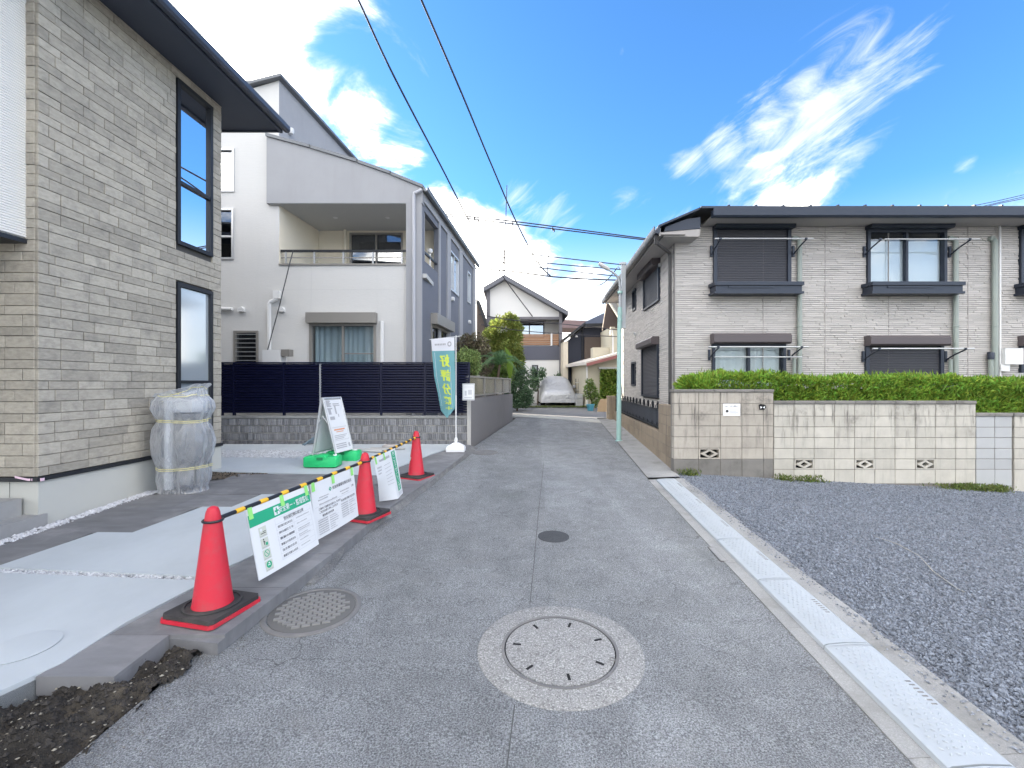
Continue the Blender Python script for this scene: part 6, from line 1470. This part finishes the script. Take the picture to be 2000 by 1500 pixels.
b = B(); rect(b, s, .255, .312, h1 - .122, h1 - .058, .003, 2); b.build('cross_ground', m_bwhite, t)
b = B(); rect(b, s, .277, .290, h1 - .115, h1 - .066, .0042, 1); rect(b, s, .262, .305, h1 - .097, h1 - .083, .0044, 1); b.build('cross', m_green, t)
b = B(); T = lambda tx, u, v, w=None, hh=None: put_text(b, tx, lambda p, q: s(p, q, .003), u, v, w, hh)
T('労災保険関係成立票', .46, h1 - .172, .24, .030)
lab = ['保険関係成立年月日', '労働保険番号', '事業の期間', '事業主の住所氏名', '注文者の氏名', '事業主代理人の氏名']
for i, l_ in enumerate(lab): T(l_, .345, h1 - .215 - i * .046, .165, .020)
b.build('lettering', m_tgrey, t, smooth=False)
b = B()
for i in range(7): rect(b, s, .245, w1 - .03, h1 - .193 - i * .046, h1 - .1905 - i * .046)
rect(b, s, .245, .2475, h1 - .469, h1 - .15); rect(b, s, .445, .4475, h1 - .469, h1 - .193); rect(b, s, w1 - .032, w1 - .03, h1 - .469, h1 - .15); rect(b, s, .245, w1 - .03, h1 - .152, h1 - .15); b.build('table_lines', m_lgrey, t)
b = B(); r = random.Random(2)
for i in range(6):
    bars(b, s, .475, r.uniform(.58, .65), h1 - .216 - i * .046, .009, r)
    if i in (2, 3): bars(b, s, .475, .62, h1 - .230 - i * .046, .008, r)
b.build('small_print', m_tnote, t)
for i in range(4):
    v0 = h1 - .225 - i * .085
    b = B(); rect(b, s, .075, .150, v0 - .01, v0 + .066, .0016, 2); pg = b.build('pictogram', m_pic, t)
    b = B()
    if i == 0:
        put = lambda u, v, r0, n=16: b.add([s(u + r0 * math.cos(k / n * math.tau), v + r0 * math.sin(k / n * math.tau), .0026) for k in range(n)], [tuple(range(n))])
        put(.098, v0 + .045, .011)
        b.build('picto_moon', m_bwhite, pg); b = B(); rect(b, s, .088, .138, v0 + .014, v0 + .020, .003, 2); rect(b, s, .112, .140, v0 + .026, v0 + .031, .003, 2); b.build('picto_mark', m_ink, pg)
    elif i == 1:
        n = 12; b.add([s(.104 + .006 * math.cos(k / n * math.tau), v0 + .056 + .006 * math.sin(k / n * math.tau), .0026) for k in range(n)], [tuple(range(n))])
        b.add([s(*p, .0026) for p in ((.099, v0 + .048), (.108, v0 + .047), (.118, v0 + .033), (.115, v0 + .030), (.109, v0 + .037), (.110, v0 + .012), (.105, v0 + .012), (.101, v0 + .03))], [(0, 1, 2, 3, 4, 5, 6, 7)]); b.build('picto_worker', m_ink, pg)
        b = B(); rect(b, s, .118, .138, v0 + .008, v0 + .030, .003, 2); b.build('picto_bin', m_green, pg)
    else:
        n = 20
        for k in range(n):
            a0, a1 = k / n * math.tau, (k + 1) / n * math.tau
            ri = .021 if i == 2 else .0; b.add([s(.1125 + q * math.cos(a), v0 + .036 + q * math.sin(a), .0026) for q, a in ((ri, a0), (.026, a0), (.026, a1), (ri, a1))], [(0, 1, 2, 3)])
        if i == 2: b.add([s(*p, .003) for p in ((.096, v0 + .052), (.100, v0 + .055), (.129, v0 + .020), (.125, v0 + .017))], [(0, 1, 2, 3)])
        b.build('picto_ring', m_green, pg)
        if i == 3:
            b = B(); rect(b, s, .100, .124, v0 + .03, v0 + .037, .0032, 2); b.add([s(*p, .0032) for p in ((.108, v0 + .042), (.122, v0 + .042), (.119, v0 + .053), (.108, v0 + .053))], [(0, 1, 2, 3)]); b.build('picto_mark', m_bwhite, pg)
    b = B(); bars(b, s, .082, .143, v0 - .004, .008, r); b.build('picto_caption', m_tnote, pg)
for u in (.03, .36, .66): b = B(); rect(b, s, u - .02, u + .022, h1 - .075, h1 + .012, .0052, 2); b.build('tape', m_tape, t)
# second board
w2, h2 = .70, .50
t, s = hang(.93, w2, h2, .04, 'permit_board', 'white permit board with company heading beside the middle cone')
b = B(); T2 = lambda tx, u, v, w=None, hh=None: put_text(b, tx, lambda p, q: s(p, q, .003), u, v, w, hh)
T2('住友林業緑化株式会社', .47, h2 - .105, .33, .034); T2('工事中ご迷惑をお掛けしますが', .24, h2 - .245, .34, .022); T2('ご協力お願い申し上げます', .22, h2 - .275, .28, .022)
T2('建設業の許可票', .20, h2 - .312, .17, .022); T2('労災保険関係成立票', .54, h2 - .262, .25, .022); T2('工事', .64, h2 - .165, .045, .022)
b.build('lettering', m_tgrey, t, smooth=False)
b = B(); cu, cv = .27, h2 - .105; b.add([s(cu + p, cv + q, .003) for p, q in ((-.022, 0), (0, -.022), (.022, 0), (0, .022))], [(0, 1, 2, 3)]); b.build('emblem', m_green, t)
b = B(); b.add([s(cu + p, cv + q, .0036) for p, q in ((-.008, 0), (0, -.008), (.008, 0), (0, .008))], [(0, 1, 2, 3)]); b.build('emblem_centre', m_bwhite, t)
b = B(); rect(b, s, .03, w2 - .02, h2 - .222, h2 - .2195)
for k in range(6): rect(b, s, .03, .36, h2 - .332 - k * .026, h2 - .3305 - k * .026); rect(b, s, .40, w2 - .02, h2 - .282 - k * .026, h2 - .2805 - k * .026)
b.build('table_lines', m_lgrey, t)
b = B(); r = random.Random(5)
bars(b, s, .10, .24, h2 - .15, .010, r); bars(b, s, .08, .22, h2 - .172, .012, r); bars(b, s, .09, .36, h2 - .212, .014, r); bars(b, s, .42, .58, h2 - .180, .012, r); bars(b, s, .44, .56, h2 - .205, .008, r)
for k in range(7):
    bars(b, s, .05, .19, h2 - .350 - k * .020, .012, r); bars(b, s, .215, r.uniform(.27, .35), h2 - .350 - k * .020, .008, r)
    bars(b, s, .41, .53, h2 - .302 - k * .021, .012, r); bars(b, s, .55, r.uniform(.59, .67), h2 - .302 - k * .021, .008, r)
b.build('small_print', m_tnote, t)
for u in (.03, .33, .66): b = B(); rect(b, s, u - .022, u + .022, h2 - .07, h2 + .012, .0052, 2); b.build('tape', m_tape, t)
# leaflet on the second bar
def leaflet():
    o = top(1) + d12 * .17; n2 = Vector((d12.y, -d12.x, 0)).normalized(); w, h = .70, .60
    def s(u, v, off=0.0):
        k = (h - v) / h; a = u / w
        curl = max(0, .62 - a - .0) * max(0, k - .42) * .75
        return o + d12 * (u + curl * .8 + .03 * k) + n2 * (.022 + .11 * k + off - curl * .5 + .02 * math.sin(a * 4) * k) - Vector((0, 0, (h - v) * .97 - curl * .10))
    t = thing('paper_notice', s(w / 2, h), 'curling white paper notice with green side strip on far bar', 'notice')
    b = B(); b.grid(lambda a, c: s(a * w, c * h), 18, 18); b.build('sheet', m_bwhite, t, ang=180)
    b = B(); b.grid(lambda a, c: s(.53 + .13 * a, .075 + .505 * c, .0022), 3, 18); b.build('green_strip', m_green, t)
    b = B()
    for k, ch in enumerate('まごころで施工しています'): put_text(b, ch, lambda p, q: s(p, q, .004), .595, .555 - k * .0415, width=.075, height=.036)
    b.build('strip_lettering', m_bwhite, t, smooth=False)
    b = B(); r = random.Random(8); sb = lambda u, v, off=0: s(u, v, off)
    bars(b, sb, .14, .46, .525, .032, r)
    for k in range(3): bars(b, sb, .05, .17 - .02 * k, .46 - k * .034, .02, r)
    for k in range(7): bars(b, sb, .24, .44, .46 - k * .042, .008, r)
    b.build('small_print', m_tnote, t)
    b = B(); rect(b, s, .52, .67, .015, .06, .0022, 2); b.build('grey_box', m_lgrey, t)
    for u in (.05, .30): b = B(); rect(b, s, u - .02, u + .02, h - .08, h + .01, .005, 2); b.build('tape', m_tape, t)
leaflet()
# ------------------------------------------------------------------ A-frame sign with green water weights
def aframe():
    Y0 = 7.45; base = Vector((-3.10, Y0 + .25, gz(Y0 + .25) + .095)); z0 = base.z
    t = thing('a_frame_sign', base, 'silver A-frame sign standing on the pale concrete slab', 'sign')
    ax = Vector((.10, .52, 0)); rn = P(629, 784, Y0); rn.z = z0 + 1.10
    def leg(foot, head): B().tube([foot, head], .017, 8).build('leg', m_silver, t)
    fl, frr = Vector((P(608, 750, Y0).x, Y0, z0)), Vector((P(661, 750, Y0).x, Y0, z0))
    for k in (0, 1):
        o = ax * k; leg(fl + o, rn + o + Vector((-.012, 0, 0))); leg(frr + o, rn + o + Vector((.012, 0, 0)))
    def panel(foot, nm, side):
        def s(u, v, off=0.0):   # u along axis 0..1, v 0..1 from bottom to top
            q = .18 + .82 * v; d = (rn - foot); nn = d.cross(ax).normalized() * side
            return foot + d * q + ax * u + nn * off
        b = B(); b.add([s(0, 0, -.006), s(1, 0, -.006), s(1, 1, -.006), s(0, 1, -.006), s(0, 0, .006), s(1, 0, .006), s(1, 1, .006), s(0, 1, .006)], [(0, 1, 2, 3), (7, 6, 5, 4), (0, 4, 5, 1), (1, 5, 6, 2), (2, 6, 7, 3), (3, 7, 4, 0)]); p = b.build(nm, m_bwhite, t, smooth=False)
        b = B()
        for u0, u1, v0, v1 in ((0, 1, 0, .025), (0, 1, .975, 1), (0, .05, .025, .975), (.95, 1, .025, .975)): b.add([s(u0, v0, .008), s(u1, v0, .008), s(u1, v1, .008), s(u0, v1, .008), s(u0, v0, .016), s(u1, v0, .016), s(u1, v1, .016), s(u0, v1, .016)], [(0, 1, 2, 3), (7, 6, 5, 4), (0, 4, 5, 1), (1, 5, 6, 2), (2, 6, 7, 3), (3, 7, 4, 0)])
        b.build('panel_frame', m_silver, p, smooth=False)
        return s, p
    # outward of the right panel must face the lane
    sR, pR = panel(frr, 'poster_panel', 1)
    if (sR(.5, .5, .1) - sR(.5, .5, 0)).x < 0: sgn = -1
    else: sgn = 1
    q = lambda u, v, off=0: sR(u, v, sgn * (abs(off) + .0095))
    b = B(); r = random.Random(3)
    def rc(b, u0, u1, v0, v1, off=.0): b.quad(q(u0, v0, off), q(u1, v0, off), q(u1, v1, off), q(u0, v1, off))
    for k in range(4): rc(b, .12, .12 + .1 * r.random() + .2, .93 - k * .045, .955 - k * .045)
    for (u0, u1, v0, v1) in ((.12, .30, .86, .96), (.45, .80, .88, .90), (.45, .82, .85, .865), (.14, .28, .70, .80), (.5, .58, .70, .86), (.15, .4, .60, .66), (.62, .66, .64, .7)): rc(b, u0, u1, v0, v1, .0005)
    for k in range(3): rc(b, .15, .85 - .1 * k, .30 - k * .03, .312 - k * .03)
    for k in range(3): rc(b, .12, .7, .14 - k * .035, .158 - k * .035)
    rc(b, .80, .90, .07, .14)
    b.build('poster_print', m_tnote, pR, smooth=False)
    b = B()
    for (u0, u1, v0, v1) in ((.08, .93, .455, .46), (.08, .93, .215, .22), (.08, .085, .22, .455), (.925, .93, .22, .455)): rc(b, u0, u1, v0, v1, .0006)
    b.build('poster_box', m_mid, pR, smooth=False)
    b = B(); rc(b, .2, .8, .40, .425); rc(b, .3, .7, .365, .38); b.build('poster_heading', mat('orange_print', (.65, .30, .16, 1), .6), pR, smooth=False)
    panel(fl, 'rear_panel', -1)
    B().tube([rn - ax * .02, rn + ax * 1.02], .022, 8).build('hinge_bar', m_silver, t)
    for k in (0, 1): B().tube([fl.lerp(rn, .62) + ax * k, (fl + frr) / 2 + (rn - (fl + frr) / 2) * .74 + ax * k, frr.lerp(rn, .62) + ax * k], .008, 6).build('stay', m_silver, t)
    mg = mat('green_tank', (.02, .50, .16, 1), .4, var=.05)
    for k, lab in ((0, 'green water weight under the near legs of the A-frame sign'), (1, 'green water weight under the far legs of the A-frame sign')):
        c = (fl + frr) / 2 + ax * (k * 1.12 - .10) + Vector((.02 * k, 0, 0)); w = thing('water_weight', c, lab, 'sign weight', 'green water weights')
        b = B(); L, D, H = .26, .13, .17
        prof = [(-L, .0), (-L - .01, .02), (-L - .01, H - .02), (-L + .02, H), (-.13, H), (-.10, H - .015), (-.075, H + .02), (.075, H + .02), (.10, H - .015), (.13, H), (L - .02, H), (L + .01, H - .02), (L + .01, .02), (L, 0)]
        n = len(prof); layers = [(-D, .94), (-D + .015, 1), (D - .015, 1), (D, .94)]
        vs = [c + Vector((x * s_, y, .004 + z * (1 if s_ == 1 else .95))) for y, s_ in layers for x, z in prof]
        b.add(vs, [(i * n + j, i * n + (j + 1) % n, (i + 1) * n + (j + 1) % n, (i + 1) * n + j) for i in range(3) for j in range(n)] + [tuple(range(n)), tuple(range(4 * n - 1, 3 * n - 1, -1))]); b.build('tank', mg, w, ang=50)
        B().lathe([(.03, 0), (.03, .02), (.02, .025)], c + Vector((.2, 0, H)), 14).build('filler_cap', m_bwhite, w)
        B().box(-.05, .05, -.135, -.128, H - .055, H - .01, Fr(c, (1, 0), (0, 1))).build('painted_grip_recess', mat('green_shadow', (.01, .22, .08, 1), .5), w, smooth=False)  # darker green plate, painted as the shade inside a recess
aframe()
# odds and ends lying by the tiled wall
t = thing('hose_bundle', G(592, 872, .1), 'grey blue cable bundle lying against the tiled wall', 'cable bundle')
b = B(); r = random.Random(1)
for k in range(4):
    b.tube([P(575 + k * 6, 876 - k, 9.55 - .05 * k), P(592 + k * 3, 868 - 2 * k, 9.55 - .03 * k), P(612, 864 - 3 * k, 9.55), P(625, 858 - 2 * k, 9.56)], .012, 6)
b.build('cables', mat('blue_grey_cable', (.16, .22, .26, 1), .6), t)
t = thing('timber_offcuts', G(730, 878, .1), 'thin pale boards lying along the tiled wall', 'boards')
for i, (a, c, y) in enumerate(((690, 770, 878), (700, 745, 881), (725, 790, 876))):
    p0, p1 = G(a, y, .11), G(c, y + 1, .11); f = Fr(p0, (p1 - p0).xy, None); B().box(0, (p1 - p0).length, -.04, .04, 0, .02, f).build('board', mat('pale_timber', (.50, .49, .47, 1), .8, rnd=.2), t, smooth=False)
c = G(762, 874, .11); tag(B().lathe([(.13, .0), (.14, .03), (.10, .06), (.03, .065), (.001, .066)], c, 20, 1.2, .8).build('grey_bowl', mat('grey_plastic', (.40, .37, .35, 1), .6)), 'small grey upturned pan lying in front of tiled wall', 'pan')
# ------------------------------------------------------------------ flag
def flag():
    Yf = 8.9; k = Yf / FPX; bx = (890.5 - 1000) * k; bs = Vector((bx, Yf, gz(Yf) + .075))
    t = thing('banner_flag', bs, 'teal vertical banner with mirrored yellow lettering on white pole', 'banner')
    b = B(); b.box(-.17, .17, -.13, .13, 0, .085, Fr(bs, (1, 0), (0, -1))); 
    bt = B(); lay = [(0, .175, .13), (.06, .18, .135), (.10, .165, .12), (.135, .10, .09), (.165, .05, .05)]
    for i in range(len(lay) - 1):
        (za, xa, ya), (zb, xb, yb2) = lay[i], lay[i + 1]
        va = [bs + Vector((sx * xa, sy * ya, za)) for sx, sy in ((-1, -1), (1, -1), (1, 1), (-1, 1))]; vb = [bs + Vector((sx * xb, sy * yb2, zb)) for sx, sy in ((-1, -1), (1, -1), (1, 1), (-1, 1))]
        bt.add(va + vb, [(q, (q + 1) % 4, 4 + (q + 1) % 4, 4 + q) for q in range(4)])
    bt.add(vb, [(0, 1, 2, 3)]); bt.build('base_tank', mat('white_tank', (.80, .80, .81, 1), .5), t, smooth=False)
    B().lathe([(.03, .16), (.035, .24), (.022, .27)], bs, 14).build('socket', m_pipe, t)
    zt_ = P(0, 655, Yf).z
    B().tube([bs + Vector((0, 0, .2)), Vector((bx, Yf, bs.z + 1.1))], .014, 8).build('pole', m_pipe, t); B().tube([Vector((bx, Yf, bs.z + 1.1)), Vector((bx, Yf, zt_))], .010, 8).build('upper_pole', m_pipe, t)
    B().tube([P(839, 663.5, Yf - .02), P(902, 656, Yf + .02)], .007, 6).build('top_rod', m_pipe, t)
    L = [(842, 662), (845, 700), (848, 735), (855, 768), (860, 796), (861, 800)]; R = [(887.5, 659), (888, 700), (889, 740), (889, 775), (888.5, 798), (888, 800)]
    def ed(lst, v):
        f = (1 - v) * 5; i = min(int(f), 4); q = f - i; return (lst[i][0] + (lst[i + 1][0] - lst[i][0]) * q, lst[i][1] + (lst[i + 1][1] - lst[i][1]) * q)
    def s(u, v, off=0.0):
        (x0, y0), (x1, y1) = ed(L, v), ed(R, v); tip = max(0, .12 - v) / .12
        x = x0 + (x1 - x0) * u; y = y0 + (y1 - y0) * u + tip * 17 * max(0, 1 - abs(u - .45) / .5)
        kk = (1 - v)
        return P(x, y, Yf - .02 - off + .07 * kk * math.sin(u * 5.0 + kk * 2) + .12 * kk * (1 - u))
    mteal = mat('teal_cloth', (.20, .45, .48, 1), .8, var=.04, trans=.3); mwc = mat('white_cloth', (.76, .76, .80, 1), .8, var=.02, trans=.2)
    b = B(); b.grid(lambda a, c: s(a, c * .875), 16, 36); b.build('banner_cloth', mteal, t, ang=180)
    b = B(); b.grid(lambda a, c: s(a, .875 + c * .125), 16, 5); b.build('banner_top', mwc, t, ang=180)
    my = mat('lime_print', (.62, .74, .10, 1), .7, var=0); b = B()
    for i, ch in enumerate('好評分譲中'):
        cv = .775 - i * .152
        vs, fs, w_, h_ = text_verts(ch); sc_ = .125 / h_
        for dx in (-.02, 0, .02):
            b.add([s(.54 + .05 * (i == 4) - x * .42 / w_ + dx, cv + y * sc_, .008) for x, y in vs], fs)
    b.build('lettering', my, t, smooth=False)
    b = B(); b.grid(lambda a, c: s(.10 + .014 * a + .03 * (1 - c), .22 + .64 * c, .007), 1, 16); b.grid(lambda a, c: s(.78 + .014 * a + .02 * (1 - c), .12 + .60 * c, .007), 1, 14); b.build('white_lines', mwc, t)
    b = B(); r = random.Random(4)
    for q in range(7): u0 = .14 + q * .07; b.grid(lambda a, c: s(u0 + .05 * a, .93 + .018 * c, .007), 1, 1)
    n = 16
    for q in range(n): 
        a0, a1 = q / n * math.tau, (q + 1) / n * math.tau; b.add([s(.78 + rr_ * math.cos(a) * 1.0, .94 + rr_ * .28 * math.sin(a), .007) for rr_, a in ((.05, a0), (.09, a0), (.09, a1), (.05, a1))], [(0, 1, 2, 3)])
    b.build('logo_print', m_mid, t)
flag()
# clear pocket board at the fence end
t = thing('site_notice_box', P(914, 765, 9.4), 'small clear framed notice hung at the end of the navy fence', 'notice')
f = Fr((0, 9.42, 0), (1, 0), (0, -1)); k_ = 9.42 / FPX; u0, u1, z0, z1 = (903 - 1000) * k_, (927 - 1000) * k_, 1.7 - 32 * k_, 1.7 + 1 * k_
B().box(u0, u1, -.02, 0, z0, z1, f).build('case', m_silver, t, smooth=False); B().box(u0 + .02, u1 - .02, .0, .003, z0 + .03, z1 - .03, f).build('sheet', m_paper, t, smooth=False)
b = B()
for j in range(3): b.quad(f(u0 + .03, .004, z1 - .055 - j * .02), f(u1 - .03, .004, z1 - .055 - j * .02), f(u1 - .03, .004, z1 - .050 - j * .02), f(u0 + .03, .004, z1 - .050 - j * .02))
for j, (a, c, d, e) in enumerate(((.05, .09, .10, .20), (.12, .2, .12, .22), (.04, .2, .05, .07))): b.quad(f(u0 + a, .0045, z0 + d), f(u0 + c, .0045, z0 + d), f(u0 + c, .0045, z0 + e), f(u0 + a, .0045, z0 + e))
b.build('print', m_lgrey, t, smooth=False)
